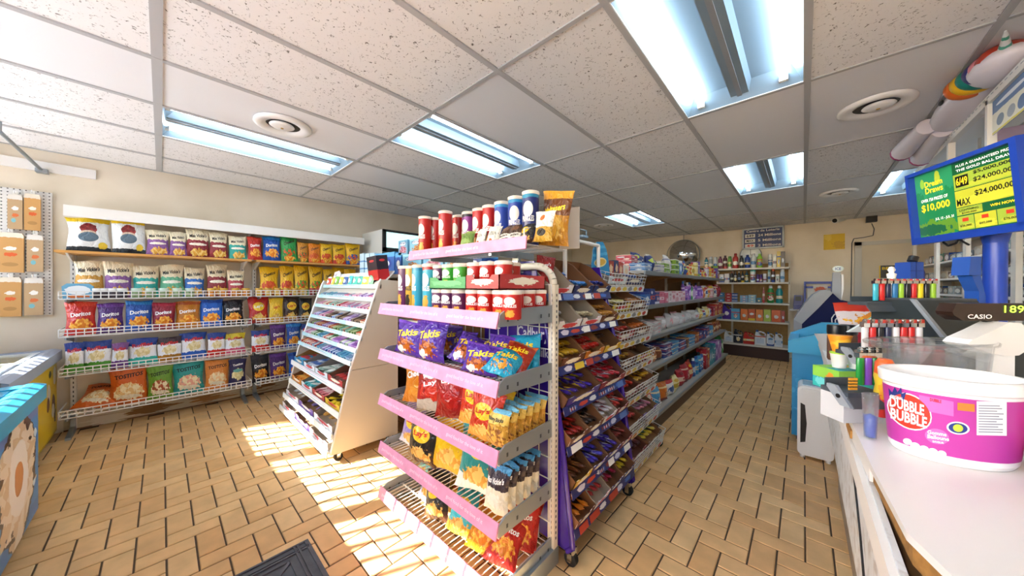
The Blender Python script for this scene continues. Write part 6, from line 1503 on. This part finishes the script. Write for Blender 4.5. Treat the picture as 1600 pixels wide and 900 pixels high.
# ---- three tier lighter display
LT = [('red', 'D02626'), ('black', '1A1C22'), ('white', 'D8D4D4'), ('blue', '2A7AB8'), ('turquoise', '3AB0C8'), ('lime', '9AC83A'), ('yellow', 'E8D42A'), ('navy', '20284A'), ('green', '1E8A3A'), ('violet', '7A4AB8')]
LC = dict(LT)
lb_me = MB().lathe([(.0088, 0), (.0096, .002), (.0096, .054), (.008, .058)], 12, sy=.62, caps=True).mesh('lighter_body')
lh_me = MB().b2(-.0095, .0095, -.0065, .0065, .058, .068).cyl((-.004, 0, .071), (.006, 0, .071), .0045, n=8).mesh('wind_guard')
lt_me = MB().b2(.003, .0105, -.005, .005, .066, .074).mesh('thumb_button')
def lighter(c, lb, loc, rz, tall=1.0, grp='lighters in the counter display'):
    o = obj('lighter', lb_me, mat('lighter_'+c, LC[c], .25), None, loc, (0, 0, rz), (1, 1, tall))
    tag(o, lb, 'lighter', grp)
    obj('wind_guard', lh_me, CHROME, o); obj('thumb_button', lt_me, mat('button_red', 'C83A2A', .4) if c not in ('green', 'violet') else BLACK, o)
SLATE = mat('slate_plastic', '444B52', .35)
SLATL = mat('slate_plastic_light', '8A929A', .35)
t = thing('lighter_display', 'dark grey three tier lighter display stand on the counter', 'display stand', (0, 0, 0))
tiers = [(1306, 1378, 612, .80, .06), (1326, 1462, 551, .98, .06), (1342, 1470, 472, 1.22, .06)]
for k, (u0, u1, v, d, dep) in enumerate(tiers):
    a, b_ = dp(u0, v, d), dp(u1, v, d)
    w = (b_-a).xy.length
    M = Matrix.Translation((a.x, a.y, a.z)) @ Matrix.Rotation(YAW, 4, 'Z')
    ty = obj('tier_tray', MB().b2(.02, w, -.01, dep, -.012, 0).prism([(-.010, -.012), (-.026, -.034), (-.022, -.036), (-.006, -.014)], 'x', .02, w), SLATE, t, M=M)
    if k < 2: obj('end_plate', MB().prism([(-.024, -.034), (.002, -.034), (.036, .004), (.036, .012), (.014, .012)], 'x', .012, .02), SLATL, t, M=M)
    if k < 2: obj('end_hole', MB().cyl((.0105, .006, -.012), (.012, .006, -.012), .0055, n=12), BLACK, t, M=M)
    zb = ZC-a.z
    obj('tier_back', MB().b2(.03, w-.01, dep-.004, dep, -.012, .02), SLATE, t, M=M)
    if k == 0: obj('base_box', MB().b2(.02, w, 0, dep, zb+.001, -.012), mat('base_grey', 'C4C6C8', .4), t, M=M)
    for xx in ((w*.6, w-.02) if k else ()): obj('tier_leg', MB().b2(xx, xx+.008, dep-.02, dep-.006, zb+.001, -.012), SLATE, t, M=M)
def lrow(u0, u1, v, d, cols, words, tall=1.0):
    n = len(cols)
    for i, c in enumerate(cols):
        u = u0+(u1-u0)*(i+.5)/n
        for r in range(2):
            p = dp(u, v, d+.012+.03*r); p.z = dp(u, v, d).z+.001
            cc_ = c if r == 0 else cols[(i*3+2) % n]
            lighter(cc_, ('%s lighter, %s from left in the front row of the %s tier' if r == 0 else '%s lighter, %s from left in the back row of the %s tier') % (cc_, nth(i), words), p, YAW, tall)
lrow(1363, 1463, 470, 1.22, ['turquoise', 'red', 'navy', 'blue', 'lime', 'black', 'red', 'yellow', 'black', 'lime'], 'top', 1.12)
lrow(1345, 1442, 549, .98, ['white', 'red', 'black', 'navy', 'white', 'red', 'red', 'white'], 'middle', 1.25)
lrow(1338, 1374, 604, .80, ['green', 'violet', 'green'], 'bottom', 1.2)
# cash register with customer display
a = dp(1455, 470, 1.12)
M = Matrix.Translation((a.x, a.y, ZC+.001)) @ Matrix.Rotation(YAW, 4, 'Z')
t = thing('cash_register', 'dark grey cash register with a brown digit display on the counter', 'cash register', (a.x, a.y, ZC+.001), (0, 0, YAW))
h = a.z-ZC
obj('housing', MB().prism([(-.10, 0), (.16, 0), (.16, h), (.02, h), (-.10, h*.42)], 'x', -.03, .19), mat('register_slate', '2C3438', .35), t)
obj('edge_trim', MB().prism([(-.105, h*.40), (.018, h+.004), (.03, h+.004), (-.10, h*.36)], 'x', -.04, -.028), SLATL, t)
obj('top_plate', MB().b2(-.03, .19, .02, .16, h, h+.006), SLATE, t)
a2, b2_, c2 = dp(1488, 474, .86), dp(1625, 474, .86), dp(1488, 501, .86)
w2, h2 = (b2_-a2).xy.length, a2.z-c2.z
Minv = (Matrix.Translation((a.x, a.y, ZC+.001)) @ Matrix.Rotation(YAW, 4, 'Z')).inverted()
def reg(p): return Minv @ p
q = reg(Vector((a2.x, a2.y, c2.z)))
dsp = obj('customer_display', MB().prism([(.0, h2*.5), (.012, h2), (w2, h2), (w2, 0), (.03, 0), (.006, h2*.3)], 'y', 0, .035), mat('display_brown', '2E1E18', .2), t, M=Matrix.Translation(q))
lettering(dsp, 'CASIO', (w2*.31, -.001, h2*.24), (1, 0, 0), (0, 0, 1), w2*.28, h2*.26, INKW)
lettering(dsp, '189.', (w2*.72, -.001, h2*.68), (1, 0, 0), (0, 0, 1), w2*.26, h2*.42, mat('digit_green', 'A8E83A', .4, emit=2.5), .0)
obj('display_pole', MB().cyl((w2*.55, .02, -q.z), (w2*.55, .02, 0.002), .014), BLACK, dsp)
# white rounded paper dispenser
a = dp(1512, 548, .84); a.z = 0
t = thing('white_keypad_hood', 'white rounded plastic hood standing in front of the cash register', 'appliance', (a.x, a.y, ZC+.001), (0, 0, YAW))
hz = dp(1560, 504, .84).z-ZC; hb_ = dp(1560, 557, .84).z-ZC
hp = [(0, .35), (.008, .28), (.06, .08), (.1, .0), (.135, .02), (.16, .2), (.16, .8), (.14, .97), (.11, 1), (.06, .72), (.012, .48)]
obj('hood', MB().prism([(x, hb_+(hz-hb_)*q) for x, q in hp], 'y', 0, .05), mat('hood_white', 'ECE9E4', .3), t)
obj('foot', MB().b2(.08, .14, .01, .04, 0, hb_+.012), WPL, t)

# ---- small goods on the counter's front edge
def cup(u, v, d, c1, c2, lb, r=.028, h=.055):
    p = dp(u, v, d); p.z = ZC+.001
    return p
def stackcup(u, v0, v1, d, cols, lb, r):
    p = at(u, v1, z=ZC); p = dp(u, v1, d)
    z = max(p.z, ZC+.002)
    t_ = thing('candy_cup', lb, 'candy cup', (p.x, p.y, z), (0, 0, YAW), None)
    hh = dp(u, v0, d).z-z
    obj('cup', MB().lathe([(r*.75, 0), (r, hh*.85), (r*1.05, hh*.86), (r*1.05, hh*.92)], 16), cols[0], t_)
    obj('lid', MB().lathe([(r*1.06, hh*.9), (r*1.06, hh), (.001, hh)], 16), cols[1], t_)
    return t_
org = packmat('cup_orange', 'E8962A', (), [(.5, .5, .3, .25, 'F0B83A', .6)], .4)
lim = mat('lid_lime', 'A8D43A', .35); whi = mat('cup_white', 'EDEFEA', .35)
p0 = dp(1311, 590, 1.08)
boxh = MB().b2(-.05, .14, -.03, .05, 0, .001)
c0_ = dp(1322, 585, 1.06)
tag(obj('cup_shelf', MB().b2(-.05, .1, -.03, .06, 0, dp(1311, 575, 1.06).z-ZC-.004), packmat('cupbox', '2EA8A8', [(.5, 1.1, '8AC84A')], [(.3, .3, .2, .2, '6AC8C8', .4), (.7, .6, .15, .2, 'D88A2A', .5)], .5), None, (dp(1320, 590, 1.06).x, dp(1320, 590, 1.06).y, ZC+.001), (0, 0, YAW)), 'teal and green flat box under the candy cups on the counter', 'box')
stackcup(1311, 550, 574, 1.06, (whi, lim), 'white candy cup with a lime lid below the orange cups', .022)
stackcup(1337, 556, 576, 1.05, (whi, lim), 'second white candy cup with lime lid beside the first', .02)
o = obj('orange_cups', MB().lathe([(.018, 0), (.03, .052), (.031, .054), (.001, .054)], 18), org, None, dp(1312, 549, 1.07), (0, 0, YAW))
tag(o, 'stack of orange candy cups standing on the lime lid', 'candy cup')
for k, (u, v) in enumerate(((1306, 519), (1326, 520))):
    p = dp(u, v, 1.5)
    bottle('jar', mat('jar_clear_brown', '6A4A3A', .2), BLACK, '%s small black lidded jar behind the candy cups' % ('left', 'right')[k], 'black lidded jars', (p.x, p.y, ZC+.001), .03, max(.12, dp(u, 508, 1.5).z-ZC), YAW, 'jar', 'small_jar')
t_ = dp(1360, 510, 1.75)
hb = dp(1360, 474, 1.75).z-ZC
o = obj('snack_bag', bag_mesh(2), packmat('cornbag', 'D8D0D4', [(-.1, .38, 'B02438'), (.82, 1.1, 'C83A2A')], [(.55, .62, .4, .18, 'E8B02A', .7, 'D88A2A'), (.5, .2, .3, .14, 'C83048', .4)], .3), None, (t_.x, t_.y, ZC+.001), (-.1, 0, YAW), (.36, .1, hb))
tag(o, 'wide white and red corn snack bag behind the lighters', 'snack bag')
a = dp(1272, 521, 1.9); b_ = dp(1308, 522, 1.5); c_ = dp(1312, 598, 1.5); d_ = dp(1292, 560, 1.75)
m = MB().add([a, b_, c_, d_], [(0, 1, 2, 3)]).add([p_+Vector((.002, .003, 0)) for p_ in (a, b_, c_, d_)], [(3, 2, 1, 0)])
tag(obj('paper_sheet', m, mat('paper_white', 'E4E6E4', .5)), 'curled white paper sheet leaning at the counter end', 'paper')
tag(obj('paper_cone', MB().prism([(0, 0), (.16, .0), (.19, .075), (.15, .09)], 'y', 0, .01), packmat('green_card', 'E8ECE8', (), [(.8, .6, .2, .4, '4AA07A', .4)], .5), None, (dp(1325, 520, 1.45).x, dp(1325, 520, 1.45).y, dp(1325, 519, 1.45).z), (0, 0, YAW)), 'white and green folded card above the black lidded jars', 'card')
p = dp(1352, 612, .78)
tag(obj('price_ticket', MB().b2(0, .022, -.002, 0, 0, .03), packmat('ticket', 'E8A82A', [(.2, .3, '3A2A1A'), (.45, .55, '3A2A1A'), (.7, .8, '3A2A1A')], (), .5), None, dp(1325, 609, .805), (0, 0, YAW)), 'orange barcode ticket on the bottom lighter tier', 'ticket')
p = dp(1360, 640, .72)
t = thing('small_clear_cup', 'small clear cup with blue inside beside the candy toy', 'cup', (p.x, p.y, ZC+.001), (0, 0, YAW))
hc = dp(1360, 616, .72).z-ZC
obj('cup', MB().lathe([(.010, 0), (.014, hc), (.013, hc), (.009, .003), (.001, .003)], 16, caps=False), CLEAR, t)
obj('blue_filling', MB().lathe([(.008, .004), (.010, hc*.5), (.001, hc*.55)], 12), mat('filling_blue', '2A5AC8', .3), t)
# goods at the right picture edge
p = at(1597, 742, z=ZC)
tag(obj('red_canister', MB().lathe([(.04, 0), (.044, .01), (.044, .06), (.041, .064), (.044, .07), (.044, .13), (.04, .14), (.001, .14)], 20), packmat('red_can', 'C01E22', [(.45, .5, '8A1214')], (), .25), None, (p.x+.075, p.y+.06, ZC+.001)), 'red canister at the right picture edge beside the pink tub', 'canister')
carton(packmat('blue_edge_box', '2A5AB0', (), [(.4, .5, .3, .25, 'E8ECF0', .2)], .4), 'blue box at the right picture edge in front of the red canister', 'box', None, (p.x+.045, p.y-.03, ZC+.001), .05, .05, .055, YAW)

# ---- lottery screen on a blue pole
BLU = mat('lotto_blue', '1E46B4', .35)
pl = Vector(dp(1425, 385, 1.55)); pr = Vector(dp(1603, 357, 1.13))
zt_l, zt_r = dp(1412, 279, 1.58).z, dp(1597, 212, 1.15).z
z0_ = (pl.z+pr.z)/2; hS = ((zt_l-pl.z)+(zt_r-pr.z))/2
rt = Vector((pr.x-pl.x, pr.y-pl.y, 0)); wS = rt.length; rt.normalize()
ang = math.atan2(rt.y, rt.x)
t = thing('lottery_screen', 'lottery screen in a thick blue frame on a blue pole above the counter', 'screen', (pl.x, pl.y, z0_), (0, 0, ang))
TL = Matrix.Rotation(.09, 4, 'X')
bz = .02
obj('frame', MB().b2(0, wS, 0, .05, 0, bz*1.5).b2(0, wS, 0, .05, hS-bz*.8, hS).b2(0, bz*.7, 0, .05, bz, hS-bz*.5).b2(wS-bz*1.1, wS, 0, .05, bz, hS-bz*.5).b2(0, wS, .03, .06, 0, hS), BLU, t, M=TL)
sx0, sx1, sz0, sz1 = bz*.7, wS-bz*1.1, bz*1.5, hS-bz*.8
def sq(x0, x1, y0, y1, lay): 
    X = lambda q: sx0+(sx1-sx0)*q; Z = lambda q: sz0+(sz1-sz0)*q; yy = .026-.0006*lay
    return MB().add([(X(x0), yy, Z(y0)), (X(x1), yy, Z(y0)), (X(x1), yy, Z(y1)), (X(x0), yy, Z(y1))], [(0, 1, 2, 3)], 0, [[(0, 0), (1, 0), (1, 1), (0, 1)]])
def scrmat(name, base, blobs=(), e=.38):
    m = packmat(name, base, (), blobs, .2)
    nt = m.node_tree; b = nt.nodes['Principled BSDF']
    L_ = b.inputs['Base Color'].links
    if L_: nt.links.new(L_[0].from_socket, b.inputs['Emission Color'])
    else: b.inputs['Emission Color'].default_value = lin(base)
    b.inputs['Emission Strength'].default_value = e
    return m
scr = obj('display_panel', sq(0, 1, 0, 1, 0), scrmat('scr_dark', '1A5A34'), t, M=TL)
obj('left_advert', sq(0, .425, 0, 1, 1), scrmat('scr_green', '1E7A48', [(.5, .9, .6, .3, '2A8A5A', .3), (.5, .12, .7, .13, '5A8A2A', .4), (.2, .85, .06, .08, '8AB83A', .2), (.62, .88, .07, .1, 'A8B83A', .2), (.3, .1, .5, .08, '1E5A3A', .5)]), t, M=TL)
LIM = scrmat('scr_lime', '98AE3A', [(.6, .25, .5, .2, 'B4BA3A', .3)])
YEL = scrmat('scr_yellow', 'B8B834', [(.5, .3, .5, .3, 'C6C43A', .3)])
for k, (x0, x1, y0, y1, m_) in enumerate([(.43, 1, .60, .83, LIM), (.43, 1, .35, .59, YEL), (.43, .67, .235, .34, LIM), (.43, .585, .02, .22, LIM), (.592, .78, .02, .22, YEL), (.787, 1, .02, .22, LIM)]):
    obj('price_panel', sq(x0, x1, y0, y1, 2), m_, t, M=TL)
def st(s_, cx, cy, w, h, m_, lay=4):
    X = sx0+(sx1-sx0)*cx; Z = sz0+(sz1-sz0)*cy
    o = obj('lettering', MB().text(s_, (X, .026-.0006*lay, Z), (1, 0, 0), (0, 0, 1), (sx1-sx0)*w, (sz1-sz0)*h), m_, t, M=TL)
EW = mat('screen_white', 'F0F0E8', .4, emit=.6); EY_ = mat('screen_gold', 'F0C81E', .4, emit=.7); ED = mat('screen_black', '10140E', .4); ER = mat('screen_red', 'C83A1E', .4, emit=.4)
st('Dream', .22, .82, .2, .09, EY_); st('Draws', .22, .72, .2, .09, EY_)
st('OVER 750 PRIZES OF', .21, .575, .3, .05, EW); st('$10,000', .215, .45, .32, .13, EY_)
st('JUL 15 - JUL 31', .3, .25, .2, .05, EW)
st('PLUS A GUARANTEED PRIZE', .72, .945, .5, .035, EW); st('THE GOLD BALL DRAW', .72, .88, .5, .035, EW)
obj('badge', sq(.45, .575, .64, .8, 3), ED, t, M=TL); st('6/49', .513, .72, .11, .11, EY_)
st('$5,000,000', .79, .79, .33, .055, ED); st('$24,000,000', .8, .69, .36, .07, ED)
st('$24,000,000', .8, .50, .36, .085, ED); st('MAX', .51, .42, .13, .10, ED)
st('LIGHTNING', .55, .305, .18, .03, ED); st('$200,000', .55, .26, .14, .03, ED)
st('WIN NOW', .84, .29, .2, .035, EY_)
for x, a_ in ((.507, '$25,000'), (.686, '$60,000'), (.89, '$75,000')): st(a_, x, .08, .11, .035, ED); obj('badge', sq(x-.03, x+.03, .14, .19, 3), ER, t, M=TL)
cp = dp(1555, 380, 1.32)
lc = Matrix.Rotation(-ang, 3, 'Z') @ Vector((cp.x-pl.x, cp.y-pl.y, 0))
obj('pole', MB().cyl((lc.x, lc.y, ZC-z0_+.001), (lc.x, lc.y, .12), .03, n=24), BLU, t)
obj('neck', MB().cyl((lc.x, lc.y, -.02), (lc.x, lc.y, .04), .031, .042, n=20).b2(lc.x-.08, lc.x+.08, .04, lc.y+.03, .02, .1), BLU, t)
obj('base_plate', MB().cyl((lc.x, lc.y, ZC-z0_), (lc.x, lc.y, ZC-z0_+.02), .085, n=24), BLU, t)
obj('power_cord', MB().tube([(wS*.25, .03, .0), (wS*.3, .03, -.02), (wS*.36, .035, -.012), (wS*.4, .03, .004), (lc.x-.05, lc.y-.04, -.02)], .004, 6), BLACK, t)
# ticket checker arm
a = dp(1510, 418, 1.22)
t = thing('ticket_checker', 'blue angled ticket checker arm beside the lottery pole', 'terminal', (a.x, a.y, a.z), (0, 0, YAW))
obj('head', MB().prism([(-.018, -.03), (.028, -.03), (.028, .04), (-.012, .04)], 'y', -.02, .03), mat('checker_blue', '2050A8', .35), t)
obj('arm', MB().prism([(.014, -.03), (.03, .04), (.048, .036), (.045, -.02), (.055, -.06), (.068, -.11), (.068, ZC-a.z), (.045, ZC-a.z), (.042, -.09), (.022, -.05)], 'y', -.005, .035), mat('checker_blue', '2050A8', .35), t)
a = dp(1425, 423, 1.72)
t = thing('lottery_terminal', 'blue lottery terminal box behind the upper lighters', 'terminal', (a.x, a.y, a.z), (0, 0, YAW))
obj('head', MB().b2(-.045, .024, -.03, .04, -.05, .045), mat('terminal_blue', '2A52B0', .35), t)
obj('head_seam', MB().b2(-.046, .025, -.032, -.029, -.004, .0).b2(-.018, -.015, -.032, -.029, -.05, .045), mat('seam_blue', '1A3884', .4), t)
obj('rear_hinge', MB().prism([(.024, .04), (.045, -.01), (.045, -.06), (.024, -.05)], 'y', -.02, .04), mat('navy_plastic', '1E2A7A', .3), t)
obj('pedestal', MB().b2(-.035, .022, 0, .04, ZC-a.z, -.05), mat('terminal_blue', '2A52B0', .35), t)
obj('scanner_knob', MB().cyl((.0, 0, .05), (.01, 0, .075), .02, n=10), BLACK, t)
p = dp(1393, 430, 1.36)
tag(obj('white_trinket', MB().cyl((0, 0, ZC-dp(1393, 436, 1.36).z), (0, 0, 0), .006, n=8).lathe([(.012, 0), (.015, .02), (.007, .026), (.012, .038), (.007, .05), (.001, .052)], 12), WPL, None, (p.x, p.y, dp(1393, 436, 1.36).z+.001)), 'tiny white figurine on a stick behind the top lighters', 'ornament')
# ================================================================== OVERHEAD RACK AND BACK CABINET ON THE RIGHT
XR = .70
za, zb = 2.27, 1.93
t = thing('overhead_rack', 'white framed overhead cigarette cabinet hanging from the ceiling at top right', 'cabinet', (0, 0, 0))
ya, yb = 1.9, 4.35
m = MB().b2(XR, XR+.03, ya, yb, za-.025, za+.02).b2(XR, XR+.03, ya, yb, zb-.02, zb+.02).b2(XR+.27, XR+.3, ya, yb, za-.025, za+.02)
obj('rail', m, WMET, t)
sl = MB()
for k in range(48): sl.b2(XR-.0008, XR, ya+.02+k*.05, ya+.045+k*.05, za+.005, za+.009)
obj('rail_slots', sl, GREYM, t, kind='stuff')
for y in (ya, 2.40, 2.89, 3.5, yb-.03): obj('post', MB().b2(XR, XR+.03, y, y+.03, zb, za), WMET, t)
obj('back_panel', MB().b2(XR+.27, XR+.28, ya, yb, zb, za), mat('cab_back', 'D8D6DC', .5), t)
obj('deck', MB().b2(XR, XR+.28, ya, yb, zb-.02, zb), WMET, t)
for y in (2.0, 3.1, 4.2):
    obj('hanger_rod', MB().cyl((XR+.285, y, za), (XR+.285, y, HC-.006), .008), WMET, t)
pst = packmat('price_poster', 'E8E4D0', [(.6, 1.1, '5A7AA8'), (.0, .06, 'D8C83A')], [(.25, .28, .1, .18, '4A6A9A'), (.5, .28, .1, .16, '9AA0A8'), (.78, .3, .1, .16, '7A8898'), (.5, .8, .4, .06, 'E8ECF0')], .4)
obj('poster', MB().prism([(2.46, za-.20), (2.86, za-.20), (2.86, za-.03), (2.46, za-.03)], 'x', XR+.008, XR+.012), pst, t)
obj('poster', MB().prism([(1.98, za-.24), (2.36, za-.24), (2.36, za-.04), (1.98, za-.04)], 'x', XR+.008, XR+.012), pst, t)
obj('display_pack', MB().b2(XR+.05, XR+.15, 2.98, 3.12, zb+.001, zb+.2), mat('mauve_pack', 'C8B0C8', .4), t)
obj('display_pack', MB().b2(XR+.06, XR+.16, 3.2, 3.4, zb+.001, zb+.12), mat('rose_pack', 'B87A98', .4), t)
# inflatable unicorn lying on the rack, against the ceiling
t = thing('unicorn_inflatable', 'white inflatable pony with a rainbow mane lying on the overhead cabinet', 'toy', (0, 0, 0))
WV = mat('white_vinyl', 'DED8E0', .3)
def blob(c, r, n=14):
    m = MB(); vs = []; fs = []
    for j in range(n+1):
        for i in range(n):
            a, b_ = PI*j/n, 2*PI*i/n
            vs.append((c[0]+r[0]*math.sin(a)*math.cos(b_), c[1]+r[1]*math.sin(a)*math.sin(b_), c[2]+r[2]*math.cos(a)))
    for j in range(n):
        for i in range(n): fs.append((j*n+i, (j+1)*n+i, (j+1)*n+(i+1) % n, j*n+(i+1) % n))
    return m.add(vs, fs, smooth=True)
obj('body', blob((XR+.0, 3.16, 2.352), (.12, .38, .07)), WV, t)
lg_ = [((XR-.03, 3.45, 2.33), (XR-.03, 3.95, 2.30)), ((XR-.10, 3.42, 2.36), (XR-.14, 3.85, 2.34))]
for a, b_ in lg_:
    obj('leg', MB().cyl(a, b_, .05, .062, n=14), WV, t)
    dd = (Vector(b_)-Vector(a)).normalized()
    obj('hoof', MB().cyl(b_, Vector(b_)+dd*.02, .063, .064, n=14), mat('magenta', 'A8246E', .35), t)
obj('orange_sticker', MB().box((XR-.088, 3.72, 2.315), (.004, .06, .012)), mat('sticker_orange', 'EE7A2A', .5), t)
obj('head', blob((XR-.0, 2.74, 2.36), (.10, .17, .065)), WV, t)
cols = ['D0641E', 'E0B01E', '1E7A70', '2A2A6A', 'D88A98', 'A83A2A']
for k, c in enumerate(cols):
    obj('mane_stripe', blob((XR-.055+.010*k, 2.90-.045*k, 2.368+.002*k), (.085, .06, .066)), mat('mane_'+c, c, .35), t)
obj('horn', MB().cyl((XR-.02, 2.62, 2.39), (XR-.05, 2.5, 2.42), .022, .004, n=10), packmat('horn', 'DDE0E0', [(.2, .35, '4AA08A'), (.6, .75, '4AA08A')]), t)
obj('eye', blob((XR-.118, 3.04, 2.36), (.008, .03, .012)), INKB, t)
t = thing('foil_packets', 'yellow and white foil packets lying beside the pony on the cabinet', 'packet', (XR+.12, 2.4, 2.292))
obj('packet', blob((0, .0, .03), (.05, .16, .03)), packmat('foily', 'D8C02A', [(.3, .5, 'E8E8E0')], (), .3), t)
obj('packet', blob((.0, .3, .03), (.05, .12, .03)), WV, t)

# back corner cabinet
XB = 1.2
t = thing('corner_cabinet', 'white glass fronted cabinet with plastic boxes in the back right corner', 'cabinet', (0, 0, 0))
y0c, y1c = 3.3, 7.4
m = MB()
for z in (.86, 1.08, 1.22, 1.40, 1.60, 1.92): obj('shelf_board', MB().b2(XB, X1-.02, y0c, y1c, z-.02, z), WPL, t)
for y in (y0c, 4.3, 5.3, 6.25, y1c-.08): obj('post', MB().b2(XB-.03, XB, y, y+.08, 0, 1.94), WMET, t)
obj('back_panel', MB().b2(X1-.03, X1-.01, y0c, y1c, 0, 1.94), mat('cab_back', 'D8D6DC', .5), t)
obj('base_panel', MB().b2(XB, XB+.02, y0c, y1c, 0, .84), WHITE, t)
k = 0
cl = [('5A6A78', 'slate'), ('8AB0C0', 'pale blue'), ('2A4A5A', 'dark teal'), ('C8C0B8', 'beige'), ('3A8A80', 'teal'), ('A8B8C0', 'silver'), ('7A5A6A', 'mauve'), ('2A4A8A', 'blue')]
for li, (z, nm) in enumerate(((1.08, 'lower'), (1.22, 'middle'), (1.40, 'upper'), (1.60, 'top'))):
    y = y0c+.12; i = 0
    while y < y1c-.3:
        w = R.uniform(.16, .32); c = cl[(k*5+li) % 8]; k += 1
        carton(packmat('pl_'+c[0], c[0], (), [(.5, .5, .35, .3, 'D8DEE0', .4)], .2), '%s plastic box, %s along the %s cabinet shelf' % (c[1], nth(i), nm), 'box', 'plastic boxes in the corner cabinet', (XB+.16, y+w/2, z+.001), w*.92, .22, R.uniform(.07, .115), PI/2)
        y += w; i += 1
p = at(1478, 466, x=1.14)
tag(obj('pink_bag', MB().lathe([(.16, 0), (.17, .03), (.16, .09), (.1, .15), (.001, .17)], 20, sy=.5), packmat('pink_hood', 'C83A8A', [(.2, .45, 'E08AB8')], (), .35), None, (1.04, 5.6, .90), (0, 0, PI/2)), 'pink and magenta domed bag on the ledge before the corner cabinet', 'bag')
obj('ledge', MB().b2(.9, XB-.03, 5.2, 6.1, .86, .895), WPL, [o for o in sc.objects if o.name.startswith('corner_cabinet')][0])
